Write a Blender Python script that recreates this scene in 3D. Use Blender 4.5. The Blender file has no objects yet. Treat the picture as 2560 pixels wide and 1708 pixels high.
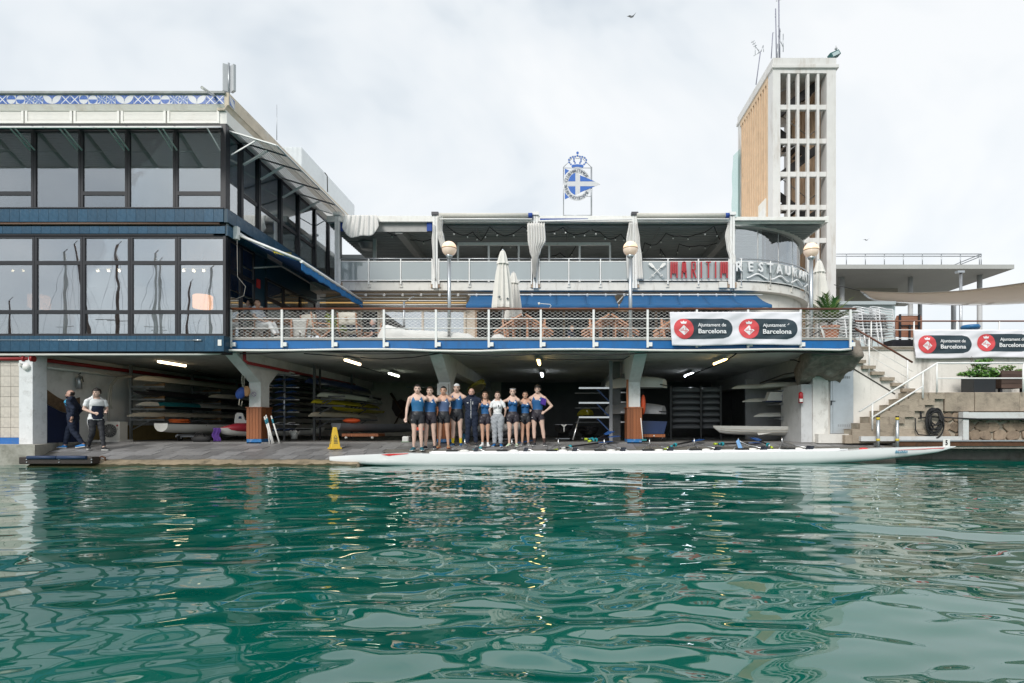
import bpy, math, random
import numpy as np
from mathutils import Vector, Matrix, noise
random.seed(7)
C = bpy.context.scene.collection
sc = bpy.context.scene

# ------------------------------------------------------------------ camera, sky, sun, exposure
F = 1422.0; CX = 1390.0; CY = 1065.0; ZC = 1.0      # focal length and axis point in photo pixels, eye height over the water
cam_d = bpy.data.cameras.new('camera'); cam = bpy.data.objects.new('camera', cam_d); C.objects.link(cam)
cam.location = (0, 0, ZC); cam.rotation_euler = (math.pi/2, 0, 0)
cam_d.sensor_width = 36; cam_d.lens = 36*F/2560
cam_d.shift_x = (1280-CX)/2560; cam_d.shift_y = (CY-854)/2560
cam_d.clip_start = 0.1; cam_d.clip_end = 3000
sc.camera = cam
SUN_EL, SUN_AZ = math.radians(38), math.radians(203)     # azimuth clockwise from +Y
w = bpy.data.worlds.new('World'); sc.world = w; w.use_nodes = True
nt = w.node_tree; nt.nodes.clear()
def N(t, **k):
    n = nt.nodes.new(t)
    for a, b in k.items(): setattr(n, a, b)
    return n
out = N('ShaderNodeOutputWorld'); 
sky = N('ShaderNodeTexSky', sky_type='NISHITA', sun_disc=False, sun_elevation=SUN_EL, sun_rotation=SUN_AZ)
bg_sky = N('ShaderNodeBackground'); bg_sky.inputs['Strength'].default_value = 0.10
nt.links.new(sky.outputs[0], bg_sky.inputs[0])
tc = N('ShaderNodeTexCoord'); mp = N('ShaderNodeMapping'); mp.inputs['Scale'].default_value = (1.0, 1.0, 1.7)
mp.inputs['Rotation'].default_value = (0.1, 0.25, 0.4)
n1 = N('ShaderNodeTexNoise'); n1.inputs['Scale'].default_value = 1.5; n1.inputs['Detail'].default_value = 5; n1.inputs['Roughness'].default_value = .55
n1.inputs['Distortion'].default_value = .4
rmp = N('ShaderNodeValToRGB')
rmp.color_ramp.elements[0].position = .39; rmp.color_ramp.elements[0].color = (.555, .62, .68, 1)
rmp.color_ramp.elements[1].position = .62; rmp.color_ramp.elements[1].color = (.845, .862, .87, 1)
e = rmp.color_ramp.elements.new(.5); e.color = (.745, .785, .815, 1)
bg_cl = N('ShaderNodeBackground'); bg_cl.inputs['Strength'].default_value = 0.67
mix = N('ShaderNodeMixShader'); mix.inputs[0].default_value = .93       # cloud cover
nt.links.new(tc.outputs['Generated'], mp.inputs[0]); nt.links.new(mp.outputs[0], n1.inputs[0])
nt.links.new(n1.outputs[0], rmp.inputs[0]); nt.links.new(rmp.outputs[0], bg_cl.inputs[0])
nt.links.new(bg_sky.outputs[0], mix.inputs[1]); nt.links.new(bg_cl.outputs[0], mix.inputs[2])
nt.links.new(mix.outputs[0], out.inputs[0])
sun_d = bpy.data.lights.new('sun', 'SUN'); sun_d.energy = 1.5; sun_d.angle = math.radians(22); sun_d.color = (1, .96, .9)
sun = bpy.data.objects.new('sun', sun_d); C.objects.link(sun); sun.location = (-5, -10, 30)
sd = Vector((math.sin(SUN_AZ)*math.cos(SUN_EL), math.cos(SUN_AZ)*math.cos(SUN_EL), math.sin(SUN_EL)))
sun.rotation_euler = (-sd).to_track_quat('-Z', 'Y').to_euler()
sc.view_settings.view_transform = 'Standard'; sc.view_settings.look = 'None'
sc.view_settings.exposure = 0.82; sc.view_settings.gamma = 1; sc.view_settings.use_curve_mapping = False
sc.cycles.max_bounces = 8; sc.cycles.diffuse_bounces = 4; sc.cycles.glossy_bounces = 4
sc.cycles.transparent_max_bounces = 16; sc.cycles.transmission_bounces = 4
sc.cycles.caustics_reflective = False; sc.cycles.caustics_refractive = False
sc.cycles.sample_clamp_indirect = 4
sc.cycles.use_denoising = True

# ------------------------------------------------------------------ helpers
def X(px, D): return (px-CX)*D/F
def Z(py, D): return ZC+(CY-py)*D/F
def P(px, py, D): return Vector((X(px, D), D, Z(py, D)))
def S(n, D): return n*D/F                       # length of n photo pixels at distance D

MATS = {}
def mat(name, col=(.5,.5,.5), rough=.6, metal=0, var=.12, scale=6, bump=0, bscale=40, stain=None, st_scale=3, st_amt=.5, streak=0,
        emit=None, es=1, spec=.5, alpha=1, sss=0):
    """principled material; var = brightness mottling, stain = second colour in patches (streak stretches them downwards)"""
    if name in MATS: return MATS[name]
    m = bpy.data.materials.new(name); m.use_nodes = True; MATS[name] = m
    t = m.node_tree; b = t.nodes['Principled BSDF']
    b.inputs['Base Color'].default_value = (*col, 1); b.inputs['Roughness'].default_value = rough; b.inputs['Metallic'].default_value = metal
    b.inputs['Specular IOR Level'].default_value = spec
    b.inputs['Alpha'].default_value = alpha
    L = t.links.new; src = None
    if var or stain or bump:
        co = t.nodes.new('ShaderNodeTexCoord'); mp = t.nodes.new('ShaderNodeMapping'); L(co.outputs['Object'], mp.inputs[0])
    if var:
        n = t.nodes.new('ShaderNodeTexNoise'); n.inputs['Scale'].default_value = scale; n.inputs['Detail'].default_value = 6; n.inputs['Roughness'].default_value = .65
        L(mp.outputs[0], n.inputs[0])
        mr = t.nodes.new('ShaderNodeMapRange'); mr.inputs[1].default_value = .25; mr.inputs[2].default_value = .75
        mr.inputs[3].default_value = 1-var; mr.inputs[4].default_value = 1+var; L(n.outputs[0], mr.inputs[0])
        mx = t.nodes.new('ShaderNodeMix'); mx.data_type = 'RGBA'; mx.blend_type = 'MULTIPLY'; mx.inputs[0].default_value = 1
        mx.inputs[6].default_value = (*col, 1); L(mr.outputs[0], mx.inputs[7]); src = mx.outputs[2]
        rr = t.nodes.new('ShaderNodeMapRange'); rr.inputs[3].default_value = max(0, rough-.08); rr.inputs[4].default_value = min(1, rough+.12)
        L(n.outputs[0], rr.inputs[0]); L(rr.outputs[0], b.inputs['Roughness'])
    if stain:
        mp2 = t.nodes.new('ShaderNodeMapping'); L(co.outputs['Object'], mp2.inputs[0])
        if streak: mp2.inputs['Scale'].default_value = (1, 1, 1/streak)
        n2 = t.nodes.new('ShaderNodeTexNoise'); n2.inputs['Scale'].default_value = st_scale; n2.inputs['Detail'].default_value = 8; n2.inputs['Roughness'].default_value = .7
        L(mp2.outputs[0], n2.inputs[0])
        cr = t.nodes.new('ShaderNodeMapRange'); cr.inputs[1].default_value = .52; cr.inputs[2].default_value = .75; cr.inputs[4].default_value = st_amt
        L(n2.outputs[0], cr.inputs[0])
        m2 = t.nodes.new('ShaderNodeMix'); m2.data_type = 'RGBA'; m2.inputs[7].default_value = (*stain, 1)
        L(cr.outputs[0], m2.inputs[0])
        if src: L(src, m2.inputs[6])
        else: m2.inputs[6].default_value = (*col, 1)
        src = m2.outputs[2]
    if src: L(src, b.inputs['Base Color'])
    if bump:
        n3 = t.nodes.new('ShaderNodeTexNoise'); n3.inputs['Scale'].default_value = bscale; n3.inputs['Detail'].default_value = 4
        L(mp.outputs[0], n3.inputs[0]); bp = t.nodes.new('ShaderNodeBump'); bp.inputs['Strength'].default_value = bump; bp.inputs['Distance'].default_value = .02
        L(n3.outputs[0], bp.inputs['Height']); L(bp.outputs[0], b.inputs['Normal'])
    if emit:
        b.inputs['Emission Color'].default_value = (*emit, 1); b.inputs['Emission Strength'].default_value = es
    return m

def glass_mat(name, refl=.4, tint=(.85,.9,.9), rough=.0, wav=.02, wscale=1.2, diff=0, dcol=(.8,.85,.86), trl=.35):
    """window glass: part mirror, part see-through, optionally frosted (diff)"""
    if name in MATS: return MATS[name]
    m = bpy.data.materials.new(name); m.use_nodes = True; MATS[name] = m
    t = m.node_tree; t.nodes.clear(); L = t.links.new
    o = t.nodes.new('ShaderNodeOutputMaterial'); g = t.nodes.new('ShaderNodeBsdfGlossy'); g.inputs['Roughness'].default_value = rough
    g.inputs['Color'].default_value = (.92,.94,.96,1)
    tr = t.nodes.new('ShaderNodeBsdfTransparent'); tr.inputs[0].default_value = (*tint, 1)
    base = tr.outputs[0]
    if diff:
        df = t.nodes.new('ShaderNodeBsdfDiffuse'); df.inputs[0].default_value = (*dcol, 1)
        tl = t.nodes.new('ShaderNodeBsdfTranslucent'); tl.inputs[0].default_value = (*dcol, 1)
        ad = t.nodes.new('ShaderNodeMixShader'); ad.inputs[0].default_value = trl; L(df.outputs[0], ad.inputs[1]); L(tl.outputs[0], ad.inputs[2])
        mm = t.nodes.new('ShaderNodeMixShader'); mm.inputs[0].default_value = diff; L(tr.outputs[0], mm.inputs[1]); L(ad.outputs[0], mm.inputs[2]); base = mm.outputs[0]
    fr = t.nodes.new('ShaderNodeLayerWeight'); fr.inputs[0].default_value = .35
    mr = t.nodes.new('ShaderNodeMapRange'); mr.inputs[3].default_value = refl; mr.inputs[4].default_value = .95; L(fr.outputs['Fresnel'], mr.inputs[0])
    mx = t.nodes.new('ShaderNodeMixShader'); L(mr.outputs[0], mx.inputs[0]); L(base, mx.inputs[1]); L(g.outputs[0], mx.inputs[2]); L(mx.outputs[0], o.inputs[0])
    if wav:
        co = t.nodes.new('ShaderNodeTexCoord'); n = t.nodes.new('ShaderNodeTexNoise'); n.inputs['Scale'].default_value = wscale; n.inputs['Detail'].default_value = 1
        L(co.outputs['Object'], n.inputs[0]); bp = t.nodes.new('ShaderNodeBump'); bp.inputs['Strength'].default_value = 1; bp.inputs['Distance'].default_value = wav
        L(n.outputs[0], bp.inputs['Height']); L(bp.outputs[0], g.inputs['Normal'])
    return m

def wood_mat(name, c1, c2, rough=.55, axis=2, scale=14, var=.2):
    if name in MATS: return MATS[name]
    m = bpy.data.materials.new(name); m.use_nodes = True; MATS[name] = m
    t = m.node_tree; b = t.nodes['Principled BSDF']; L = t.links.new; b.inputs['Roughness'].default_value = rough
    co = t.nodes.new('ShaderNodeTexCoord'); mp = t.nodes.new('ShaderNodeMapping'); L(co.outputs['Object'], mp.inputs[0])
    s = [scale]*3; s[axis] = scale*.08; mp.inputs['Scale'].default_value = s
    n = t.nodes.new('ShaderNodeTexNoise'); n.inputs['Scale'].default_value = 2; n.inputs['Detail'].default_value = 7; n.inputs['Distortion'].default_value = .6; L(mp.outputs[0], n.inputs[0])
    r = t.nodes.new('ShaderNodeValToRGB'); r.color_ramp.elements[0].position = .3; r.color_ramp.elements[1].position = .7
    r.color_ramp.elements[0].color = (*c1,1); r.color_ramp.elements[1].color = (*c2,1); L(n.outputs[0], r.inputs[0])
    oi = t.nodes.new('ShaderNodeObjectInfo'); mr = t.nodes.new('ShaderNodeMapRange'); mr.inputs[3].default_value = 1-var; mr.inputs[4].default_value = 1+var
    L(oi.outputs['Random'], mr.inputs[0])
    mx = t.nodes.new('ShaderNodeMix'); mx.data_type = 'RGBA'; mx.blend_type = 'MULTIPLY'; mx.inputs[0].default_value = 1
    L(r.outputs[0], mx.inputs[6]); L(mr.outputs[0], mx.inputs[7]); L(mx.outputs[2], b.inputs['Base Color'])
    return m

def piece_mat(name, col, rough=.7, var=.25, scale=8, bump=.3, bscale=30, stain=None, st_scale=2, st_amt=.6):
    """stone, tile or paver whose tone varies from piece to piece"""
    if name in MATS: return MATS[name]
    m = mat(name, col, rough, var=.22, scale=scale, bump=bump, bscale=bscale, stain=stain, st_scale=st_scale, st_amt=st_amt)
    t = m.node_tree; L = t.links.new; b = t.nodes['Principled BSDF']
    src = b.inputs['Base Color'].links[0].from_socket
    oi = t.nodes.new('ShaderNodeObjectInfo'); mr = t.nodes.new('ShaderNodeMapRange'); mr.inputs[3].default_value = 1-var; mr.inputs[4].default_value = 1+var
    L(oi.outputs['Random'], mr.inputs[0])
    mx = t.nodes.new('ShaderNodeMix'); mx.data_type = 'RGBA'; mx.blend_type = 'MULTIPLY'; mx.inputs[0].default_value = 1
    L(src, mx.inputs[6]); L(mr.outputs[0], mx.inputs[7]); L(mx.outputs[2], b.inputs['Base Color'])
    return m

ORG = {}
def thing(name, label, cat, loc=(0,0,0), group=None, rz=0):
    o = bpy.data.objects.new(name, None); C.objects.link(o); o.location = loc; o.rotation_euler = (0,0,rz); o.empty_display_size = .1
    o['label'] = label; o['category'] = cat
    if group: o['group'] = group
    ORG[o.name] = Vector(loc); return o
def tag(o, label, cat, group=None):
    o['label'] = label; o['category'] = cat
    if group: o['group'] = group
    return o
def struct(o): o['kind'] = 'structure'; return o
def stuff(o): o['kind'] = 'stuff'; return o
def copy_tree(o, parent=None):
    c = o.copy(); C.objects.link(c); c.parent = parent
    for ch in list(o.children): copy_tree(ch, c)
    return c

class MB:
    """collects geometry; build() links it as ONE mesh object"""
    def __init__(s): s.v = []; s.f = []; s.m = []; s.sm = []
    def add(s, vs, fs, m=0, smooth=False):
        o = len(s.v); s.v += [tuple(p) for p in vs]
        for f in fs: s.f.append([i+o for i in f]); s.m.append(m); s.sm.append(smooth)
        return s
    def box(s, x0,x1,y0,y1,z0,z1, m=0):
        if x0>x1: x0,x1=x1,x0
        if y0>y1: y0,y1=y1,y0
        if z0>z1: z0,z1=z1,z0
        return s.add([(x0,y0,z0),(x1,y0,z0),(x1,y1,z0),(x0,y1,z0),(x0,y0,z1),(x1,y0,z1),(x1,y1,z1),(x0,y1,z1)],
            [(0,3,2,1),(4,5,6,7),(0,1,5,4),(1,2,6,5),(2,3,7,6),(3,0,4,7)], m)
    def obox(s, c, a, b, d, m=0):
        """box from centre and three half-axis vectors"""
        c,a,b,d = map(Vector,(c,a,b,d))
        return s.add([c-a-b-d,c+a-b-d,c+a+b-d,c-a+b-d,c-a-b+d,c+a-b+d,c+a+b+d,c-a+b+d],
            [(0,3,2,1),(4,5,6,7),(0,1,5,4),(1,2,6,5),(2,3,7,6),(3,0,4,7)], m)
    def bar(s, p, q, w, h, up=(0,0,1), m=0):
        p,q = Vector(p),Vector(q); d=q-p; L=d.length
        if L<1e-6: return s
        d/=L; u=Vector(up)
        if abs(d.dot(u))>.98: u=Vector((0,1,0))
        r=d.cross(u).normalized(); u=r.cross(d)
        return s.obox((p+q)/2, d*L/2, r*w/2, u*h/2, m)
    def tube(s, pts, r, n=8, m=0, caps=True, smooth=True):
        pts=[Vector(p) for p in pts]; k=len(pts); rs=r if isinstance(r,(list,tuple)) else [r]*k
        o=len(s.v); prev=None
        for i,p in enumerate(pts):
            d=(pts[min(i+1,k-1)]-pts[max(i-1,0)])
            d=d.normalized() if d.length>1e-9 else Vector((0,0,1))
            if prev is None:
                a=Vector((0,0,1)) if abs(d.z)<.9 else Vector((1,0,0)); prev=(a-d*a.dot(d)).normalized()
            else:
                prev=prev-d*prev.dot(d); prev=prev.normalized() if prev.length>1e-6 else d.orthogonal().normalized()
            b=d.cross(prev)
            for j in range(n):
                t=2*math.pi*j/n; s.v.append(tuple(p+(prev*math.cos(t)+b*math.sin(t))*rs[i]))
        for i in range(k-1):
            for j in range(n):
                s.f.append([o+i*n+j,o+i*n+(j+1)%n,o+(i+1)*n+(j+1)%n,o+(i+1)*n+j]); s.m.append(m); s.sm.append(smooth)
        if caps:
            s.f.append([o+j for j in range(n)][::-1]); s.m.append(m); s.sm.append(False)
            s.f.append([o+(k-1)*n+j for j in range(n)]); s.m.append(m); s.sm.append(False)
        return s
    def lathe(s, prof, c=(0,0,0), n=16, m=0, smooth=True, fold=0):
        """prof = [(r,z)]; fold = pleats of the outline"""
        c=Vector(c); o=len(s.v); k=len(prof)
        for i,(r,z) in enumerate(prof):
            for j in range(n):
                t=2*math.pi*j/n; rr=r*(1+fold*(1 if j%2 else -1)); s.v.append((c.x+rr*math.cos(t),c.y+rr*math.sin(t),c.z+z))
        for i in range(k-1):
            for j in range(n):
                s.f.append([o+i*n+j,o+i*n+(j+1)%n,o+(i+1)*n+(j+1)%n,o+(i+1)*n+j]); s.m.append(m); s.sm.append(smooth)
        s.f.append([o+j for j in range(n)][::-1]); s.m.append(m); s.sm.append(False)
        s.f.append([o+(k-1)*n+j for j in range(n)]); s.m.append(m); s.sm.append(False)
        return s
    def ball(s, c, r, n=12, k=8, m=0, sq=(1,1,1)):
        prof=[(max(1e-4,math.sin(math.pi*i/k)),-math.cos(math.pi*i/k)) for i in range(k+1)]
        o=len(s.v); s.lathe(prof,(0,0,0),n,m)
        c=Vector(c)
        for i in range(o,len(s.v)):
            v=s.v[i]; s.v[i]=(c.x+v[0]*r*sq[0],c.y+v[1]*r*sq[1],c.z+v[2]*r*sq[2])
        return s
    def prism(s, poly, off, m=0):
        """closed polygon of 3-D points swept along off"""
        poly=[Vector(p) for p in poly]; off=Vector(off); n=len(poly)
        vs=poly+[p+off for p in poly]
        fs=[list(range(n))[::-1],[n+i for i in range(n)]]+[(i,(i+1)%n,n+(i+1)%n,n+i) for i in range(n)]
        return s.add(vs,fs,m)
    def sheet(s, fn, nu, nv, m=0, smooth=True, thick=None):
        """surface fn(u,v); thick=(dx,dy,dz) gives it a back"""
        vs=[Vector(fn(i/nu,j/nv)) for j in range(nv+1) for i in range(nu+1)]; W=nu+1
        fs=[(j*W+i,j*W+i+1,(j+1)*W+i+1,(j+1)*W+i) for j in range(nv) for i in range(nu)]
        if thick is None: return s.add(vs,fs,m,smooth)
        t=Vector(thick); n=len(vs); s2=[p+t for p in vs]
        fb=[tuple(n+k for k in f[::-1]) for f in fs]
        edge=[]
        for i in range(nu): edge+= [(i+1,i,n+i,n+i+1),(nv*W+i,nv*W+i+1,n+nv*W+i+1,n+nv*W+i)]
        for j in range(nv): edge+= [(j*W,(j+1)*W,n+(j+1)*W,n+j*W),((j+1)*W+nu,j*W+nu,n+j*W+nu,n+(j+1)*W+nu)]
        return s.add(vs+s2,fs+fb+edge,m,smooth)
    def mesh(s, name, mats):
        me=bpy.data.meshes.new(name); me.from_pydata(s.v,[],s.f)
        for k in (mats if isinstance(mats,(list,tuple)) else [mats]): me.materials.append(k)
        me.polygons.foreach_set('material_index',s.m); me.polygons.foreach_set('use_smooth',s.sm); me.update(); return me
    def build(s, name, mats, parent=None, local=False, at=None, bevel=0):
        """vertices are world coordinates unless local; the object's origin is its thing's base"""
        if parent is not None: org=ORG.get(parent.name,Vector((0,0,0)))
        else: org=Vector(at) if at is not None else Vector((0,0,0))
        if not local and org.length>0: s.v=[(a-org.x,b-org.y,c-org.z) for a,b,c in s.v]
        if not local and parent is not None:
            r=parent
            while r.parent: r=r.parent
            if r.rotation_euler.z:
                c_,s_=math.cos(r.rotation_euler.z),math.sin(r.rotation_euler.z); s.v=[(a*c_+b*s_,b*c_-a*s_,c) for a,b,c in s.v]
        o=bpy.data.objects.new(name,s.mesh(name,mats)); C.objects.link(o)
        if parent is not None: o.parent=parent; ORG[o.name]=org
        else: o.location=org; ORG[o.name]=org
        if bevel:
            md=o.modifiers.new('bevel','BEVEL'); md.width=bevel; md.segments=2; md.limit_method='ANGLE'
        return o
def raw(name, me, parent=None, loc=(0,0,0), rot=(0,0,0), scale=(1,1,1)):
    o=bpy.data.objects.new(name,me); C.objects.link(o); o.parent=parent; o.location=loc; o.rotation_euler=rot; o.scale=scale; return o
def box_piece(name, m, parent, x0,x1,y0,y1,z0,z1, bevel=0): return MB().box(x0,x1,y0,y1,z0,z1).build(name,m,parent,bevel=bevel)

UNIT={}
def unit_box(m):
    """shared bevel-less unit cube mesh for repeated pieces (12 triangles)"""
    if m.name not in UNIT: UNIT[m.name]=MB().box(-.5,.5,-.5,.5,-.5,.5).mesh('piece',m)
    return UNIT[m.name]
def piece(name, m, parent, x0,x1,y0,y1,z0,z1, rot=(0,0,0)):
    org=ORG[parent.name] if parent is not None else Vector((0,0,0))
    return raw(name, unit_box(m), parent, ((x0+x1)/2-org.x,(y0+y1)/2-org.y,(z0+z1)/2-org.z), rot, (abs(x1-x0),abs(y1-y0),abs(z1-z0)))

def text_mesh(txt, size, depth=.01, spacing=1.0, bold=0, shear=0):
    cu=bpy.data.curves.new('txt','FONT'); cu.body=txt; cu.size=size; cu.extrude=depth; cu.align_x='CENTER'; cu.align_y='CENTER'; cu.space_character=spacing
    cu.offset=bold; cu.shear=shear; cu.resolution_u=3
    ob=bpy.data.objects.new('txt',cu); C.objects.link(ob); bpy.context.view_layer.update()
    me=bpy.data.meshes.new_from_object(ob.evaluated_get(bpy.context.evaluated_depsgraph_get()))
    C.objects.unlink(ob); bpy.data.objects.remove(ob); bpy.data.curves.remove(cu); return me
def text(txt, m, parent, pos, size, depth=.005, name='lettering', width=None, rz=0, ry=0, spacing=1.0, bold=0, height=None, shear=0, normal_out=-1):
    """flat lettering standing upright, facing -Y (rz turns it about Z)"""
    me=text_mesh(txt,size,depth,spacing,bold,shear); me.materials.clear(); me.materials.append(m)
    xs=[v.co.x for v in me.vertices]; ys=[v.co.y for v in me.vertices]
    sx=1 if width is None else width/(max(xs)-min(xs)); sy=1 if height is None else height/(max(ys)-min(ys))
    cx=(max(xs)+min(xs))/2; cy=(max(ys)+min(ys))/2
    for v in me.vertices: v.co.x=(v.co.x-cx)*sx; v.co.y=(v.co.y-cy)*sy
    o=bpy.data.objects.new(name,me); C.objects.link(o)
    org=ORG[parent.name] if parent is not None else Vector((0,0,0)); o.parent=parent
    o.location=Vector(pos)-org; o.matrix_local=Matrix.Translation(Vector(pos)-org)@Matrix.Rotation(rz,4,'Z')@Matrix.Rotation(ry,4,'Y')@Matrix.Rotation(math.pi/2,4,'X')
    return o
# ------------------------------------------------------------------ materials
white = mat('white paint', (.80,.79,.76), .5, var=.07, stain=(.42,.36,.28), st_scale=5, st_amt=.35, streak=4)
white_metal = mat('white metal paint', (.82,.82,.81), .35, var=.05, stain=(.45,.33,.2), st_scale=9, st_amt=.25)
plaster = mat('white plaster', (.66,.64,.60), .85, var=.09, scale=3, bump=.25, bscale=25, stain=(.20,.17,.13), st_scale=2.2, st_amt=.6, streak=3)
plaster_in = mat('grey white wall paint', (.74,.74,.73), .8, var=.1, scale=3, bump=.15, stain=(.33,.31,.28), st_scale=2, st_amt=.5)
cream = mat('cream wall', (.62,.54,.45), .8, var=.08, scale=3, stain=(.3,.25,.2), st_scale=3, st_amt=.3, streak=3)
peach = mat('peach plaster', (.68,.50,.34), .85, var=.12, scale=3, bump=.3, bscale=20, stain=(.36,.24,.15), st_scale=4, st_amt=.6, streak=4)
concrete = mat('concrete', (.34,.33,.30), .9, var=.25, scale=4, bump=.5, bscale=22, stain=(.10,.09,.07), st_scale=1.6, st_amt=.75)
ceil_m = mat('ceiling paint', (.62,.62,.60), .85, var=.12, scale=1.2, bump=.1, stain=(.14,.13,.11), st_scale=.7, st_amt=.6)
blue_deck = mat('blue enamel', (.002,.125,.37), .4, var=.1, scale=2.5, stain=(.03,.06,.10), st_scale=6, st_amt=.5, streak=3)
teal_tile = piece_mat('teal blue glazed panel', (.010,.066,.128), .28, var=.13, scale=5, bump=.1, stain=(.10,.15,.19), st_scale=3, st_amt=.6)
teal_dark = mat('dark teal cladding', (.010,.045,.075), .35, var=.15)
black_metal = mat('black aluminium', (.012,.013,.018), .4, var=.15)
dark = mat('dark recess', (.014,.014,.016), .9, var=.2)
galv = mat('galvanised steel', (.50,.53,.55), .35, metal=.85, var=.12, scale=5)
steel = mat('grey steel tube', (.42,.44,.46), .35, metal=.7, var=.1)
alu = mat('aluminium', (.70,.71,.72), .28, metal=.9, var=.06)
red_pipe = mat('red pipe paint', (.30,.014,.016), .45, var=.15, stain=(.12,.02,.02), st_amt=.5)
pvc = mat('white pvc', (.72,.71,.67), .4, var=.06, stain=(.4,.36,.3), st_amt=.3)
cable_m = mat('black cable', (.012,.012,.013), .5, var=0)
rust = mat('rusty steel', (.10,.045,.022), .85, var=.35, scale=9, bump=.5, stain=(.02,.015,.012), st_amt=.8)
rubber = mat('black rubber', (.012,.012,.013), .7, var=.2)
navy = mat('navy paint', (.010,.022,.075), .55, var=.15)
glass_lo = glass_mat('restaurant glass', .42, (.80,.84,.84), wav=.0012, wscale=1.6)
glass_up = glass_mat('upper glass', .30, (.72,.78,.80), wav=.0008, wscale=2)
glass_side = glass_mat('side glass', .42, (.78,.84,.83), wav=.0008, wscale=2)
frosted = glass_mat('frosted balustrade glass', .10, (.7,.76,.78), wav=0, diff=.62, dcol=(.74,.82,.83))
clear_gl = glass_mat('clear curved glass', .30, (.84,.90,.90), wav=0)
mahog = wood_mat('varnished handrail wood', (.10,.030,.014), (.22,.075,.035), .35, axis=0)
plank_m = wood_mat('orange stained planks', (.17,.052,.018), (.36,.125,.045), .55, axis=2, scale=16)
oak = wood_mat('teak slats', (.30,.13,.065), (.46,.23,.13), .6, axis=2)
inside_wood = wood_mat('pale wood', (.36,.22,.13), (.47,.31,.2), .6, axis=2)

DL, XC, DT, DU = 15.0, -8.70, 15.30, 20.0
XLEFT = -17.6
def floor_z(D):
    k = [(13.0,-.10),(14.40,.16),(15.3,.33),(16.0,.41),(16.7,.50),(18,.52),(40,.52)]
    if D <= k[0][0]: return k[0][1]
    for (a,b),(c,d) in zip(k,k[1:]):
        if D <= c: return b+(d-b)*(D-a)/(c-a)
    return k[-1][1]

# ------------------------------------------------------------------ water: one sheet of real ripples
rng = np.random.default_rng(11)
def axis(core0, core1, step, far0, far1, g=1.25):
    a = list(np.arange(core0, core1+1e-6, step)); s = step
    while a[-1] < far1: s *= g; a.append(a[-1]+s)
    s = step
    while a[0] > far0: s *= g; a.insert(0, a[0]-s)
    return np.array(a)
# spacing grows with distance: about one photo pixel or two everywhere
ys = [1.5]
while ys[-1] < 17.2: ys.append(ys[-1]+max(.018, min(.042, .0030*ys[-1]+.011)))
yb = [1.5]; s_ = .05
while yb[-1] > -400: s_ *= 1.3; yb.append(yb[-1]-s_)
ya = np.array(sorted(yb[1:])+ys)
xa = axis(-13.5, 15.5, .055, -500, 500)
GX, GY = np.meshgrid(xa, ya)
H = np.zeros_like(GX)
def waves(lam0, lam1, n, slope, main, spread, rng):
    global H
    for i in range(n):
        lam = lam0*(lam1/lam0)**rng.random(); k = 2*math.pi/lam; th = math.radians(main)+rng.normal(0, math.radians(spread))
        a = slope/k/math.sqrt(n)*math.sqrt(2)*(.5+rng.random()); ph = rng.random()*6.28
        warp = .12*lam*np.sin(GX*1.1/lam*.7+ph*2)+.12*lam*np.sin(GY*.9/lam*.7+ph*3)
        fade = np.clip(1.15-np.hypot(GX, GY)/90, 0, 1)
        H += a*np.sin(k*(GX*math.cos(th)+GY*math.sin(th))+ph+k*warp*.5)*fade
waves(1.3, 3.6, 14, .030, 75, 35, rng)
waves(.45, 1.3, 26, .039, 83, 32, rng)
H0=H; H=np.zeros_like(GX)
waves(.20, .45, 30, .047, 88, 30, rng)
waves(.13, .20, 24, .020, 90, 26, rng)
patch=np.sin(GX*.55+GY*.31+1)+np.sin(GX*.23-GY*.47+2.2)+np.sin(GX*.9+GY*.15+.4)*.7+np.sin(GY*1.1-GX*.2)*.6
H=H0+H*np.clip(.62+.26*patch,.18,1.3)   # gusts: chop comes in patches
# patches where the small chop lies calmer
vw = np.stack([GX.ravel(), GY.ravel(), H.ravel()], 1)
ny, nx = GX.shape
idx = np.arange(ny*nx).reshape(ny, nx)
fq = np.stack([idx[:-1,:-1].ravel(), idx[:-1,1:].ravel(), idx[1:,1:].ravel(), idx[1:,:-1].ravel()], 1)
wm = bpy.data.meshes.new('water'); wm.vertices.add(len(vw)); wm.vertices.foreach_set('co', vw.ravel())
wm.loops.add(len(fq)*4); wm.loops.foreach_set('vertex_index', fq.ravel().astype(np.int32))
wm.polygons.add(len(fq)); wm.polygons.foreach_set('loop_start', np.arange(0, len(fq)*4, 4, dtype=np.int32))
wm.polygons.foreach_set('use_smooth', np.ones(len(fq), dtype=bool)); wm.update(calc_edges=True)
wmat = bpy.data.materials.new('harbour water'); wmat.use_nodes = True
t = wmat.node_tree; b = t.nodes['Principled BSDF']
b.inputs['Base Color'].default_value = (.0035,.088,.066,1); b.inputs['Roughness'].default_value = .015; b.inputs['IOR'].default_value = 2.0
nn = t.nodes.new('ShaderNodeTexNoise'); nn.inputs['Scale'].default_value = .35; nn.inputs['Detail'].default_value = 3
tcw = t.nodes.new('ShaderNodeTexCoord'); t.links.new(tcw.outputs['Object'], nn.inputs[0])
rw = t.nodes.new('ShaderNodeValToRGB'); rw.color_ramp.elements[0].position = .3; rw.color_ramp.elements[1].position = .7
rw.color_ramp.elements[0].color = (.0005,.072,.051,1); rw.color_ramp.elements[1].color = (.0012,.118,.086,1)
t.links.new(nn.outputs[0], rw.inputs[0]); t.links.new(rw.outputs[0], b.inputs['Base Color'])
wm.materials.append(wmat)
water = bpy.data.objects.new('water', wm); C.objects.link(water); struct(water)

# ------------------------------------------------------------------ ground: quay and slipway
def gy(fn, name, m): pass
g = MB()
g.box(-90, 90, 17.6, 400, -1, .50)                       # land under and behind the buildings
ground = struct(g.build('ground', concrete))
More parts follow.
